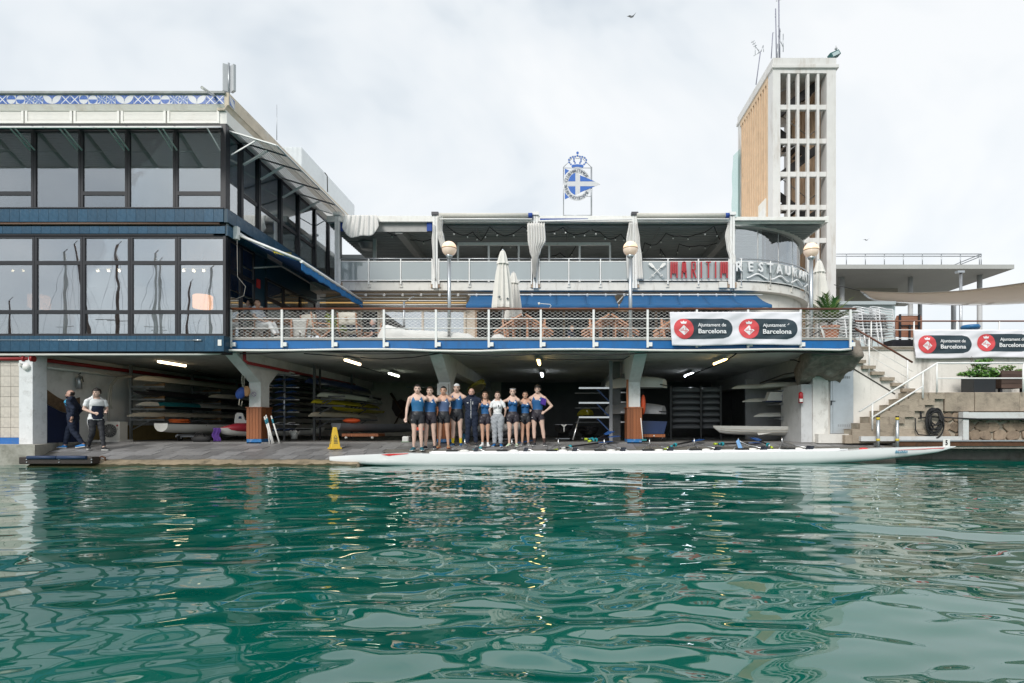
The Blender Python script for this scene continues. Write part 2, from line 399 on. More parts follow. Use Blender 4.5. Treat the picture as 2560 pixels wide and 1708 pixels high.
# slipway: mortar bed in the slope, pavers on it
ramp_m = mat('ramp mortar', (.16,.15,.13), .9, var=.25, bump=.4)
edge_m = mat('slipway lip', (.25,.20,.135), .8, var=.35, scale=3, bump=.7, bscale=14, stain=(.035,.035,.018), st_scale=2.5, st_amt=.95)
algae_m = mat('wet algae band', (.045,.042,.018), .45, var=.4, scale=6, bump=.7, bscale=20, stain=(.02,.035,.012), st_scale=5, st_amt=.8)
RX0, RX1 = -14.05, 9.6
def quay_x(d): return -13.15-.5*(d-14.35)
prof = [(14.40,.145),(15.3,.315),(16.0,.395),(16.7,.485),(17.62,.505)]
m_ = MB()
pts = [(RX0, d, z) for d, z in prof]; base = [(RX0, 17.62, -1), (RX0, 14.40, -1)]
m_.prism(pts+base, (-4.9-RX0,0,0))                        # reaches the water left of the shell's bow
def edge_d(x): return 15.20+(x+4.9)*.86/14.5                # the quay edge runs slightly away to the right
e0,e1=edge_d(-4.9),edge_d(RX1)
va=[(-4.9,e0,floor_z(e0)-.015),(-4.9,16.7,.485),(-4.9,17.62,.505),(-4.9,17.62,-1),(-4.9,e0,-1)]; vb=[(RX1,e1,floor_z(e1)-.015)]+[(RX1,)+a[1:] for a in va[1:4]]+[(RX1,e1,-1)]
m_.add(va+vb,[(0,1,2,3,4),(9,8,7,6,5)]+[(i,5+i,5+(i+1)%5,(i+1)%5) for i in range(5)])
slip = struct(m_.build('slipway', ramp_m))
# rough weathered lip at the waterline
lip = MB()
def lipf(u, v):
    x = -13.1+(-4.95+13.1)*u; n = noise.noise((x*2.1, v*3, 0))*.05+noise.noise((x*7, v*5, 2))*.02
    return (x, 14.42-.42*v+n, .15-.22*v**1.3+n*.6)
lip.sheet(lipf, 140, 8, thick=(0,.12,-.5)); lip.build('slipway_lip', edge_m, slip)
al = MB(); al.sheet(lambda u,v: tuple(Vector(lipf(u,.58+.10*noise.noise((u*60,0,0))+.42*v))+Vector((0,-.012,.006))), 140, 6); al.build('tide_mark', algae_m, slip)
pav_m = piece_mat('wet granite paver', (.225,.222,.225), .42, var=.32, scale=7, bump=.35, stain=(.05,.05,.048), st_scale=2.2, st_amt=.75)
rows = [(14.43,14.80),(14.80,15.22),(15.22,15.66),(15.66,16.12),(16.12,16.62)]
pm = unit_box(pav_m)
for r,(d0,d1) in enumerate(rows):
    x = quay_x(d0)+.03+(r%2)*.1
    xe = RX1-.1
    while x < xe-.2:
        wd = random.uniform(.36,.52) if d0 < 15.6 else random.uniform(.40,.62)
        wd = min(wd, xe-x)
        if x > -4.9 and d0 < edge_d(x+wd)+.03: x += wd; continue
        zm = (floor_z(d0)+floor_z(d1))/2; sl = math.atan2(floor_z(d1)-floor_z(d0), d1-d0)
        raw('paver', pm, slip, (x+wd/2,(d0+d1)/2,zm-.03+random.uniform(-.004,.004)), (sl+random.uniform(-.006,.006),random.uniform(-.006,.006),random.uniform(-.008,.008)), (wd-.016,d1-d0-.016,.06))
        x += wd
# left quay block with its coping
q = MB(); q.prism([(XLEFT-20,14.35,-1),(quay_x(14.35),14.35,-1),(quay_x(16.0),16.0,-1),(quay_x(16.0),17.61,-1),(XLEFT-20,17.61,-1)], (0,0,1.52))
quay_l = struct(q.build('quay', mat('quay concrete', (.36,.35,.31), .9, var=.25, scale=3, bump=.6, bscale=12, stain=(.10,.10,.07), st_scale=1.2, st_amt=.8)))
# right quay under the stone stair
q = MB(); q.box(9.62, 60, 16.15, 17.61, .36, .50); q.box(9.62,60,17.2,17.61,-1,.36)
quay_r = struct(q.build('quay', concrete))
q = MB(); q.box(9.62, 60, 16.10, 16.148, .43, .56); q.build('rusty_edge_beam', rust, quay_r)
q = MB(); q.box(9.62, 60, 16.06, 16.16, .565, .60); q.build('steel_edge_cap', steel, quay_r)

# ------------------------------------------------------------------ boathouse under the terrace
BH = thing('boathouse', 'open boat store under the terrace with grey ceiling and haunched white pillars', 'boathouse', (-3.3,17,.5))
BACK = 27.0
def P_box(name, m, *a, parent=None, bevel=0): return MB().box(*a).build(name, m, parent or BH, bevel=bevel)
P_box('ceiling', ceil_m, XLEFT, 7.96, 15.32, BACK, 3.06, 3.30)
back_m = mat('boathouse back wall', (.58,.54,.47), .85, var=.15, scale=2, stain=(.16,.14,.12), st_scale=1.2, st_amt=.6)
dback_m = mat('gloom toned back wall', (.13,.135,.14), .85, var=.2, scale=2)  # gloom of the deep bays is put into this wall's darker colour
P_box('back_wall', back_m, -14.2, -2.6, BACK, BACK+.2, .5, 3.06)
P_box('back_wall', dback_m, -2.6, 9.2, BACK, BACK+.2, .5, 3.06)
lw = MB(); lw.box(-14.35, -14.05, 15.25, BACK, .5, 3.06); lwall = lw.build('side_wall', plaster_in, BH)
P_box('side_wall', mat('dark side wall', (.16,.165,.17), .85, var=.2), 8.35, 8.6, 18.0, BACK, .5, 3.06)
P_box('floor', mat('boathouse floor', (.19,.185,.18), .6, var=.25, scale=2, bump=.2, stain=(.05,.05,.05), st_amt=.6), -14.05, 8.35, 16.65, BACK, .44, .522)
# wave mural low on the side wall
mur = MB(); n=26
y0,y1 = 15.3,16.75
def wz(y, a, ph): return a+.13*math.sin((y-15.3)*3.6+ph)
poly=[(-14.045,y0,.53)]+[(-14.045,y0+(y1-y0)*i/n,wz(y0+(y1-y0)*i/n,1.50,1.0)) for i in range(n+1)]+[(-14.045,y1,.53)]
mur.prism(poly,(.008,0,0)); mur.build('navy_wave_paint', navy, BH)
mur=MB(); poly=[(-14.045,y0+(y1-y0)*i/n,wz(y0+(y1-y0)*i/n,1.51,1.0)) for i in range(n+1)]+[(-14.045,y1-(y1-y0)*i/n,wz(y1-(y1-y0)*i/n,1.98-.12*(y1-y0)*(1-i/n),1.35)) for i in range(n+1)]
mur.prism(poly,(.03,0,0)); mur.build('stone_wave_band', mat('exposed stone band',(.17,.11,.065),.9,var=.4,scale=9,bump=.9,bscale=12,stain=(.07,.05,.03),st_scale=7,st_amt=.8), BH)
P_box('mustard_dado', mat('mustard dado',(.30,.22,.09),.7,var=.2,stain=(.1,.08,.04)), -14.05,-14.03, 17.2,22, .52, 1.02)

# pillars with haunches and beams running back
def pillar(Xc, planks=True, box=False, hw=.17):
    D0,D1 = 16.7,17.2
    prof=[(D0,.50),(D1,.50),(D1,2.25),(D1+.55,2.66),(BACK,2.66),(BACK,3.062),(15.42,3.062),(15.42,2.97),(D0,2.28)]
    m=MB(); m.prism([(Xc-hw,d,z) for d,z in prof],(2*hw,0,0)); p=m.build('pillar', plaster_in, BH)
    if planks:
        zt=1.52; n=5; w=(2*hw+.10)/n
        for i in range(n):
            piece('plank', plank_m, p, Xc-hw-.05+i*w+.004, Xc-hw-.05+(i+1)*w-.004, D0-.055-random.uniform(0,.006), D0-.004, .62, zt)
        for i in range(5):
            a=D0-.05+i*.12
            for sgn in (-1,1): piece('plank', plank_m, p, Xc+sgn*(hw+.004), Xc+sgn*(hw+.048), a+.004, a+.116, .62, zt)
        m=MB(); m.box(Xc-hw-.07,Xc+hw+.07,D0-.07,D0+.58,zt+.002,zt+.035); m.build('ledge', plank_m, p)
        m=MB(); m.box(Xc-hw-.045,Xc+hw+.045,D0-.05,D0+.56,.46,.615); m.build('plinth', mat('flaking blue plinth',(.02,.16,.42),.6,var=.2,stain=(.5,.5,.5),st_scale=9,st_amt=.8), p)
    return p
PX = [-8.84,-3.27,2.30]
p1=pillar(PX[0]); p2=pillar(PX[1]); p3=pillar(PX[2])
# notice on the first pillar, electrical box on the second, board on the third
m=MB(); m.lathe([(.075,0),(.075,.006)],n=20); o=m.build('no_smoking_sign', white, p1, local=True); o.matrix_local=Matrix.Translation(Vector((PX[0]-.02,16.692,1.93))-ORG[BH.name])@Matrix.Rotation(math.pi/2,4,'X')
m=MB(); ring=[(PX[0]-.02+.06*math.cos(a*.3142),16.684,1.93+.06*math.sin(a*.3142)) for a in range(21)]
m.tube(ring,.006,6); m.bar((PX[0]-.062,16.684,1.972),(PX[0]+.022,16.684,1.888),.008,.008); m.build('sign_symbol', mat('violet print',(.25,.10,.35),.6,var=0), p1)
m=MB(); m.box(PX[1]-.2,PX[1]+.12,16.60,16.70,1.90,2.24); eb=m.build('electrical_box', mat('grey cabinet',(.58,.58,.55),.5,var=.05), p2, bevel=.006)
m=MB(); m.box(PX[1]-.15,PX[1]+.07,16.592,16.601,1.94,2.20); m.build('cabinet_door', mat('grey cabinet door',(.52,.52,.50),.5,var=.05), p2)
m=MB(); m.box(PX[2]-.235,PX[2]-.175,16.66,16.72,1.53,2.36); m.build('upright_plank', plank_m, p3)

# right pier and stained return wall
pm_ = mat('stained pier', (.56,.57,.58), .85, var=.12, scale=3, bump=.3, stain=(.15,.14,.12), st_scale=2.4, st_amt=.7, streak=2)
P_box('end_pier', pm_, 7.20, 7.52, 16.7, 18.2, .46, 2.22)
P_box('partition_wall', mat('grey lavender wall',(.44,.45,.48),.85,var=.1,scale=2,stain=(.2,.2,.2),st_amt=.4), X(1866,19.7), 8.35, 19.7, 19.85, .5, 2.62)
P_box('end_pier', mat('white pier',(.70,.69,.66),.8,var=.08,stain=(.2,.17,.14),st_scale=4,st_amt=.7,streak=2), 7.525, 7.97, 16.66, 17.4, .50, 2.45)
spall = mat('spalled concrete', (.22,.19,.16), .95, var=.45, scale=5, bump=1.0, bscale=9, stain=(.45,.41,.36), st_scale=3, st_amt=.8)
m=MB()
def spf(u,v):
    d=15.45+1.55*v; z=2.96-.74*v**.8; x=6.95+.25*v+(1.40-.25*v)*u
    k=noise.noise((x*2.3,d*2.3,z*2))*.10+noise.noise((x*7,d*7,z*6))*.035
    return (x,d+k,z+k*1.2)
m.sheet(spf,26,26,thick=(0,.25,.45)); m.build('spalled_haunch', spall, BH)
P_box('cross_beam', mat('beam grey',(.35,.35,.34),.85,var=.15), 7.35, 7.8, 17.0, BACK, 2.55, 3.059)

# tiled pier at the left end
TP = thing('tiled_pier', 'cream tiled wall end with white pier and blue base by the boat store', 'wall', (-14.8,15.2,.5))
m=MB(); m.box(XLEFT-8,-14.19,15.12,15.4,.5,3.0); m.build('wall_core', mat('tile mortar',(.50,.47,.43),.8,var=.1), TP)
m=MB(); m.box(-14.185,-13.82,15.02,15.45,.50,2.95); m.build('pier', mat('pier white',(.72,.73,.74),.75,var=.08,bump=.2,stain=(.3,.29,.27),st_scale=4,st_amt=.6), TP, bevel=.008)
tile_c = piece_mat('cream wall tile', (.58,.53,.47), .3, var=.05, scale=3, bump=.05, stain=(.42,.34,.26), st_scale=3, st_amt=.35)
ts=.272
for i in range(9):
    for j in range(9):
        x1=-14.20-i*ts; z0=.69+j*ts
        if z0+ts<2.98: piece('tile', tile_c, TP, x1-ts+.006, x1-.006, 15.098+random.uniform(-.002,.002), 15.119, z0+.004, z0+ts-.006)
m=MB(); m.box(XLEFT-8,-14.13,15.06,15.118,.505,.685); m.build('blue_base', mat('bright blue paint',(.015,.14,.46),.5,var=.15,stain=(.1,.15,.2),st_amt=.5), TP)

# ------------------------------------------------------------------ restaurant building at the left
RB = thing('restaurant_building', 'two storey glazed restaurant building with teal fascias and patterned tile frieze', 'building', (-13,18,2.9))
front = lambda u,d,w: (u, DL+d, w)
side = lambda u,d,w: (XC-d, u, w)
def mbox(mb, mp, u0,u1,d0,d1,w0,w1, m=0):
    a=mp(u0,d0,w0); c=mp(u1,d1,w1)
    return mb.box(min(a[0],c[0]),max(a[0],c[0]),min(a[1],c[1]),max(a[1],c[1]),a[2],c[2],m)
def zl(py): return Z(py, DL)
SEND = 23.6                                              # far end of the side wall
# floors, roof, inner walls
def rb(name, m, *a, bevel=0): return MB().box(*a).build(name, m, RB, bevel=bevel)
rb('floor_slab', concrete, XLEFT, XC-.32, DL+.32, SEND, 2.97, 3.36)
rb('floor_slab', mat('interior ceiling',(.72,.72,.72),.8,var=.05), XLEFT, XC-.32, DL+.32, SEND, 6.03, 6.62)
rb('roof', mat('roof membrane',(.33,.34,.33),.9,var=.2), XLEFT, XC-.02, DL+.02, SEND, 9.22, 9.70)
rb('roof_soffit', mat('soffit grey',(.66,.67,.68),.8,var=.05), XLEFT, XC-.32, DL+.32, SEND, 8.95, 9.2)
inw = mat('interior wall',(.68,.67,.68),.8,var=.1,scale=1)
rb('inner_wall', inw, XLEFT, -11.2, 20.6, 20.8, 3.36, 6.03)
rb('inner_wall', inw, XLEFT, -11.2, 21.0, 21.2, 6.62, 8.95)
rb('left_wall', inw, XLEFT-.2, XLEFT, DL, SEND, 2.97, 9.7)
# front roof edge
m=MB(); m.box(XLEFT,XC+.03,DL-.13,DL+.35,9.705,9.76); m.build('roof_cap', mat('grey flashing',(.33,.34,.33),.7,var=.25,scale=9), RB)
cor = mat('cornice cream', (.79,.76,.70), .7, var=.08, scale=3, stain=(.42,.30,.18), st_scale=2, st_amt=.45, streak=2)
corp = mat('peeling cornice', (.64,.55,.44), .85, var=.15, scale=3, bump=.5, bscale=10, stain=(.72,.70,.66), st_scale=1.6, st_amt=.95)
m=MB(); m.box(XLEFT,XC,DL-.06,DL+.019,9.425,9.704); m.build('frieze_bed', cor, RB)
m=MB(); m.prism([(XLEFT,DL-.10,9.42),(XLEFT,DL+.2,9.42),(XLEFT,DL+.2,9.30),(XLEFT,DL-.02,9.30)],(XC-XLEFT,0,0)); m.build('cornice', cor, RB)
# side cornice: plastered and peeling
m=MB(); m.box(XC,XC+.10,DL-.06,23.9,9.425,9.755); m.build('side_cornice', corp, RB)
m=MB(); m.prism([(XC+.06,DL-.06,9.423),(XC-.2,DL-.06,9.423),(XC-.2,DL-.06,9.30),(XC-.02,DL-.06,9.30)],(0,23.9-DL,0)); m.build('cornice', corp, RB)
# patterned tiles (printed geometry: white plate, blue shapes)
tw = mat('tile white glaze', (.62,.63,.66), .25, var=.05); tb = mat('tile blue glaze', (.055,.135,.42), .25, var=.12, scale=12); tl = mat('tile pale blue glaze',(.22,.34,.60),.25,var=.1)
def tile_mesh(kind):
    h=.1175; m=MB(); m.box(-h,h,-.006,.006,-h,h,0); y=-.0075
    def poly(ps,mi): m.prism([(a*h,y,b*h) for a,b in ps],(0,.003,0),mi)
    arc=lambda cx,cz,r,a0,a1,n=14:[(cx+r*math.cos(math.radians(a0+(a1-a0)*i/n)),cz+r*math.sin(math.radians(a0+(a1-a0)*i/n))) for i in range(n+1)]
    if kind==0:   # half disc up
        poly(arc(0,0,.95,0,180),1); 
        for sx in(-1,1): poly([(sx*.98,-.98),(sx*.98,-.1)]+[(sx*.98*math.cos(a),-.98*math.sin(a)) for a in (.2,.5,.8,1.1,1.4)]+[(sx*.1,-.98)],1)
    elif kind==1:
        poly(arc(0,0,.95,180,360),1)
        for sx in(-1,1): poly([(sx*.98,.98),(sx*.98,.1)]+[(sx*.98*math.cos(a),.98*math.sin(a)) for a in (.2,.5,.8,1.1,1.4)]+[(sx*.1,.98)],1)
    elif kind==2: # star
        for k in range(4):
            c,s_=[(1,0),(0,1),(-1,0),(0,-1)][k]
            R=lambda a,b:(a*c-b*s_,a*s_+b*c)
            poly([R(.98,-.85),R(.98,.85),R(.16,0)],1); poly([R(.55,0),R(.98,.25),R(.98,-.25)],2)
    elif kind==3: # pinwheel
        for k in range(4):
            c,s_=[(1,0),(0,1),(-1,0),(0,-1)][k]
            R=lambda a,b:(a*c-b*s_,a*s_+b*c)
            poly([R(0.03,0.06),R(.95,.25),R(.95,.95)],1); poly([R(.1,.02),R(.95,-.45),R(.95,.12)],1); poly([R(.05,.05),R(.6,.95),R(.12,.95)],2)
    elif kind==4: # leaf down-right
        poly([(-.98,.98),(-.98,-.98),(.98,-.98)]+arc(.9,.95,1.9,265,183,10)[1:-1],1); poly([(-.4,.98),(.98,.98),(.98,-.5)]+arc(-.6,-.7,1.68,8,82,8)[1:-1],1)
    elif kind==5:
        poly([(.98,.98),(.98,-.98),(-.98,-.98)]+arc(-.9,.95,1.9,275,357,10)[1:-1],1); poly([(.4,.98),(-.98,.98),(-.98,-.5)]+arc(.6,-.7,1.68,172,98,8)[1:-1],1)
    return m.mesh('tile',[tw,tb,tl])
TM=[tile_mesh(k) for k in range(6)]
seq=[0,1,3,3,4,5,2,2]
orgRB=ORG[RB.name]
x=X(565,DL)-.1275; i=0; pat=[2,2,5,4,3,3,1,0]
while x>XLEFT+.1:
    raw('frieze_tile', TM[pat[i%8]], RB, Vector((x,DL-.068,9.565))-orgRB); x-=.2375; i+=1
raw('frieze_tile', TM[4], RB, Vector((XC+.104,DL+.09,9.565))-orgRB, (0,0,math.pi/2))
# shutter boxes above the upper windows
sb_m = mat('shutter box white',(.80,.78,.74),.5,var=.05,stain=(.45,.4,.33),st_amt=.3)
divs=[-60,62,183,301,417,551]
for a,b_ in zip(divs,divs[1:]):
    x0,x1=X(a,DL)+.02,X(b_,DL)-.02
    m=MB(); z0,z1=zl(309),zl(274)
    m.box(x0,x1,DL-.02,DL+.2,z0,z0+.05); m.box(x0,x1,DL-.02,DL+.2,z1-.035,z1); m.box(x0,x0+.06,DL-.02,DL+.2,z0+.05,z1-.035); m.box(x1-.06,x1,DL-.02,DL+.2,z0+.05,z1-.035)
    o=m.build('shutter_box', sb_m, RB)
    m=MB(); zz=z0+.05; n=9; hh=(z1-.035-zz)/n
    for k in range(n): m.prism([(x0+.06,DL-.002,zz+k*hh),(x0+.06,DL+.02,zz+k*hh),(x0+.06,DL+.02,zz+(k+1)*hh-.002),(x0+.06,DL+.006,zz+(k+1)*hh-.002)],(x1-x0-.12,0,0))
    m.build('louvre_panel', sb_m, o)
m=MB(); m.box(XLEFT,X(62,DL)-1.25,DL-.02,DL+.2,zl(309),zl(274)); m.build('shutter_box', sb_m, RB)
m=MB(); mbox(m,side,DL+.005,SEND,-.015,.2,zl(309),9.299); m.build('side_panel_band', sb_m, RB)
# windows
def win(mp, u0,u1,w0,w1, glass, trans=(), fw=.06, glaz=.10, name='window', fm=None, dep=.07):
    fm=fm or black_metal
    m=MB(); mbox(m,mp,u0,u1,0.0,dep,w0,w0+fw); mbox(m,mp,u0,u1,0.0,dep,w1-fw,w1); mbox(m,mp,u0,u0+fw,0.003,dep,w0+fw,w1-fw); mbox(m,mp,u1-fw,u1,0.003,dep,w0+fw,w1-fw)
    cuts=[w0+fw]
    for t_ in trans: mbox(m,mp,u0+fw,u1-fw,.004,dep-.005,t_-.05,t_+.05); cuts+=[t_-.05,t_+.05]
    cuts+=[w1-fw]
    o=m.build(name,fm,RB)
    for a,b_ in zip(cuts[::2],cuts[1::2]):
        g=MB(); mbox(g,mp,u0+fw,u1-fw,.03,.036,a,b_); g.build('pane',glass,o)
    return o
up=[-158,-36,83,201,318,438,557]; wz0,wz1=zl(525),zl(325)
for i,(a,b_) in enumerate(zip(up,up[1:])):
    win(front,X(a,DL)+.004,X(b_,DL)-.004,wz0,wz1,glass_up,trans=[zl(483)] if i%2==1 or i==5 and False else [])
lo=[-154,-34,86,206,325,443,563]; lz0,lz1=zl(840),zl(590)
for a,b_ in zip(lo,lo[1:]):
    win(front,X(a,DL)+.004,X(b_,DL)-.004,lz0,lz1,glass_lo,trans=[zl(780),zl(657)])
m=MB(); m.box(X(553,DL),XC-.002,DL-.02,DL+.14,wz0,zl(311)); m.build('corner_post', black_metal, RB)
m=MB(); m.box(X(559,DL),XC-.004,DL-.015,DL+.12,lz0,lz1); m.build('corner_post', black_metal, RB)
m=MB(); m.box(XLEFT,X(553,DL),DL+.004,DL+.12,zl(324.5),zl(310)); m.build('window_head', black_metal, RB)
# teal fascias as rows of glazed panels
def band(w0,w1,d0,d1,step=.25,u0=None,u1=None,mp=front,name='fascia'):
    u0=XLEFT if u0 is None else u0; u1=XC-.002 if u1 is None else u1
    m=MB(); mbox(m,mp,u0,u1,d0+.012,d1,w0,w1); o=m.build(name,teal_dark,RB)
    n=int((u1-u0)/step); st=(u1-u0)/n
    for i in range(n):
        a=mp(u0+i*st+.003,d0+random.uniform(-.0015,.0015),w0+.004); c=mp(u0+(i+1)*st-.003,d0+.012,w1-.004)
        piece('panel',teal_tile,o,a[0],c[0],a[1],c[1],a[2],c[2])
    return o
band(zl(559),zl(526),-.12,.315)
band(zl(586),zl(567),-.05,.315)
band(zl(880),zl(841),-.10,.315)
band(zl(559),zl(526),-.10,.315,step=.40,u0=DL-.10,u1=SEND,mp=side)
band(zl(590),zl(563),-.06,.315,step=.40,u0=DL-.03,u1=SEND,mp=side)
m=MB(); m.box(XLEFT,XC+.0,DL-.14,DL-.02,zl(526)+.002,zl(524)+.01); m.build('sill_strip', black_metal, RB)
m=MB(); m.box(XLEFT,XC,DL-.03,DL+.3,zl(590)+.001,zl(586)-.002); m.build('shadow_gap', black_metal, RB)
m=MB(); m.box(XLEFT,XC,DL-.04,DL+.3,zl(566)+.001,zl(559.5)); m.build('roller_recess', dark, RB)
m=MB(); m.tube([(XLEFT,DL-.07,zl(562)),(X(553,DL),DL-.07,zl(562))],.035,10); m.build('awning_roller', mat('brown roller',(.16,.09,.06),.5,var=.3,scale=20), RB)
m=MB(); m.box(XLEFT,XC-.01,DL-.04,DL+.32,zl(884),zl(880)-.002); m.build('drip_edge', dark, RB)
# steel wire along the lower fascia
m=MB(); zc_=zl(851.5); m.tube([(XLEFT,DL-.125,zc_),(X(490,DL),DL-.125,zc_-.01)],.006,6); m.tube([(X(490,DL),DL-.125,zc_-.01),(X(511,DL),DL-.125,zc_-.01)],.018,8); m.build('safety_wire', alu, RB)
m=MB(); m.box(X(551,DL),X(560,DL),DL-.118,DL-.10,zl(866),zl(851)); m.build('notice_plate', white, RB)
# side wall glazing, upper storey
cols=[DL+.12,15.74,16.67,18.0,19.24,20.55,21.78,23.0]
for i,(a,b_) in enumerate(zip(cols,cols[1:])):
    win(side,a+.01,b_-.01,wz0,wz1,glass_side,trans=[zl(455)] if i in (1,2,3,4) else [])
for c in cols[1:]: mbox(MB(),side,c-.055,c+.055,-.03,.12,wz0,wz1).build('mullion_post', black_metal, RB)
# lower storey side glazing under the awning
for a,b_ in ((15.15,15.75),(15.75,16.45)): win(side,a,b_,3.38,6.0,glass_side,trans=[5.15])
m=MB(); mbox(m,side,16.46,17.1,.06,.5,3.38,6.03); m.build('teal_pier', teal_dark, RB)
m=MB(); mbox(m,side,16.50,16.95,.03,.059,3.38,4.55); m.build('white_pier_foot', white, RB)
for a,b_ in ((17.1,18.2),(18.2,19.4),(19.4,20.6)): win(side,a,b_,3.38,5.45,glass_side,trans=[4.85])
m=MB(); mbox(m,side,17.1,20.7,.0,.3,5.46,6.02); m.build('side_lintel', teal_dark, RB)
m=MB(); mbox(m,side,16.62,16.78,.02,.058,5.05,5.3); m.build('fire_notice', mat('red notice',(.5,.03,.03),.5,var=.05), RB)
# sunshade flaps
def flap(mp, u0,u1, hz, proj, drop, parent, c0=.14, c1=.80):
    def pt(u,t,off=0): return Vector(mp(u,-proj*t,hz-drop*t+off))
    m=MB()
    for t_ in (0,1): m.bar(pt(u0,t_),pt(u1,t_),.05,.03)
    for u in (u0,u1): m.bar(pt(u,0),pt(u,1),.05,.032)
    o=m.build('sunshade', white_metal, parent)
    m=MB(); n=16
    for k in range(n):
        t0=(k+c0)/n; t1=(k+c1)/n
        m.add([pt(u0,t0,.012),pt(u1,t0,.012),pt(u1,t1,-.006),pt(u0,t1,-.006)],[(0,1,2,3)])
    m.build('louvre_blades', mat('louvre grey',(.80,.81,.81),.5,var=.08), o)
    for u in (u0+.03,u1-.03): MB().bar(pt(u,.55,-.02),Vector(mp(u,-.02,hz-.62)),.022,.03).build('arm', white_metal, o)
    return o
for a,b_ in zip(up,up[1:]): flap(front,X(a,DL)+.03,X(b_,DL)-.03,zl(318),1.05,.56,RB)
for a,b_ in zip(cols[:6],cols[1:6]): flap(side,a+.05,b_+.05,8.86,1.25,.38,RB,.03,.95)
# interior hints seen through the glass
def inner_box(name,label,cat,m,*a,group=None): 
    o=MB().box(*a).build(name,m,at=((a[0]+a[1])/2,(a[2]+a[3])/2,a[4])); return tag(o,label,cat,group)
pb=thing('wood_partition','pale wooden partition board behind the upper restaurant windows','partition',(-9.9,16.2,6.62))
for k in range(7): piece('board',inside_wood,pb,-10.95+k*.29,-10.67+k*.29,16.2,16.24,6.62,7.16)
m=MB(); m.bar((-10.95,16.26,6.7),(-8.95,16.26,6.7),.05,.04); m.build('rail',inside_wood,pb)
def int_chair(x,y,z,label):
    t_=thing('restaurant_chair',label,'chair',(x,y,z))
    for sx in (-.2,.2):
        for sy in (-.2,.2): MB().box(x+sx-.02,x+sx+.02,y+sy-.02,y+sy+.02,z,z+(.88 if sy>0 else .45)).build('leg',inside_wood,t_)
    MB().box(x-.22,x+.22,y-.22,y+.22,z+.45,z+.50).build('seat',white,t_); MB().box(x-.2,x+.2,y+.17,y+.2,z+.60,z+.86).build('backrest',white,t_)
int_chair(-13.35,16.4,6.62,'white seated wooden chair behind the upper window beside a tall pane')
int_chair(-12.0,16.6,6.62,'wooden chair behind the upper window next to the partition board')
emit_or=mat('orange lamp shade',(.8,.4,.2),.7,var=0,emit=(1,.42,.18),es=1.5)
for px_,lab in ((97,'glowing orange drum pendant lamp behind the lower window beside the white column'),(507,'glowing orange drum pendant lamp behind the lower corner window')):
    D_=16.6; x_=X(px_,D_); zc=Z(755,D_)
    t_=thing('pendant_lamp',lab,'lamp',(x_,D_,zc-.2),'pendant lamps in the restaurant')
    m=MB(); m.lathe([(.24,-.19),(.26,-.17),(.26,.17),(.24,.19)],(x_,D_,zc),20); m.build('shade',emit_or,t_)
    m=MB(); m.tube([(x_,D_,zc+.19),(x_,D_,6.03)],.008,6); m.build('cord',cable_m,t_)
m=MB(); m.box(X(157,17.5),X(187,17.5),17.5,17.9,3.36,6.03); m.build('inner_column',white,RB)
spot_m=mat('spotlight glow',(1,.8,.5),.5,var=0,emit=(1,.75,.45),es=6)
for k,(a,b_) in enumerate(((20,95),(232,310),(448,520))):
    D_=16.3; t_=thing('track_light',['ceiling track of three small spotlights behind the first lower window','ceiling track of three small spotlights behind the middle lower window','ceiling track of three small spotlights behind the lower corner window'][k],'lamp',(X(a,D_),D_,5.6),'track lights in the restaurant')
    m=MB(); m.box(X(a,D_),X(b_,D_),D_-.02,D_+.02,Z(672,D_),Z(670,D_)); m.box(X(a,D_)+.2,X(a,D_)+.22,D_-.01,D_+.01,Z(670,D_),6.03); m.build('track',white,t_)
    for q_ in (.15,.5,.85):
        xx=X(a+(b_-a)*q_,D_); m=MB(); m.ball((xx,D_,Z(677,D_)),.035); m.build('spot',spot_m,t_)
for k,(a,D_,lab) in enumerate(((60,16.8,'dining table behind the first lower window'),(270,16.8,'dining table behind the middle lower window'),(480,16.8,'dining table behind the lower corner window'))):
    t_=thing('dining_table','white clothed '+lab,'table',(X(a,D_),D_,3.36))
    MB().box(X(a,D_)-.5,X(a,D_)+.5,D_-.4,D_+.4,4.06,4.10).build('top',white,t_); MB().box(X(a,D_)-.05,X(a,D_)+.05,D_-.05,D_+.05,3.36,4.06).build('leg',black_metal,t_)

# rooftop: antenna panel, drain pipe, screen, whip aerial
t_=thing('rooftop_antenna','grey flat panel antenna pair on the corner of the tiled roof','antenna',P(573,235,15.3))
m=MB(); m.tube([P(572,240,15.3),P(572,158,15.3)],.025,8); m.build('pole',steel,t_)
m=MB(); c=P(566,196,15.3); m.obox(c,(.075,.05,0),(-.02,.03,0),(0,0,.37)); m.build('panel',mat('antenna grey',(.50,.51,.53),.5,var=.06),t_,bevel=.01)
m=MB(); c=P(583,197,15.3); m.obox(c,(.07,-.05,0),(.02,.03,0),(0,0,.36)); m.build('panel',mat('antenna grey'),t_,bevel=.01)
m=MB(); a=P(505,219,14.3); b2=P(537,240,14.95); m.tube([a,b2],.035,12,caps=False); m.tube([a+Vector((.003,0,-.002)),b2],.028,12); 
tag(m.build('drain_pipe',pvc,at=b2),'white drain pipe poking out above the tile frieze','pipe')
t_=thing('rooftop_screen','pale corrugated screen enclosing the plant on the roof','screen',(-9.6,22,9.7))
sm_=mat('corrugated screen',(.76,.79,.81),.5,var=.06)
m=MB()
for k in range(16):
    x0=-10.15+k*.0475; m.box(x0,x0+.03,21.0,21.02,9.7,11.3)
m.box(-10.15,-9.39,21.02,21.05,9.7,11.28); m.build('front_sheet',sm_,t_)
m=MB(); m.box(-9.42,-9.39,21.05,26.5,9.7,11.28); m.build('side_sheet',sm_,t_)
m=MB(); m.tube([P(812,432,22.9),P(818,440,22.9),P(819,480,22.9)],.02,6); m.build('conduit',cable_m,t_)
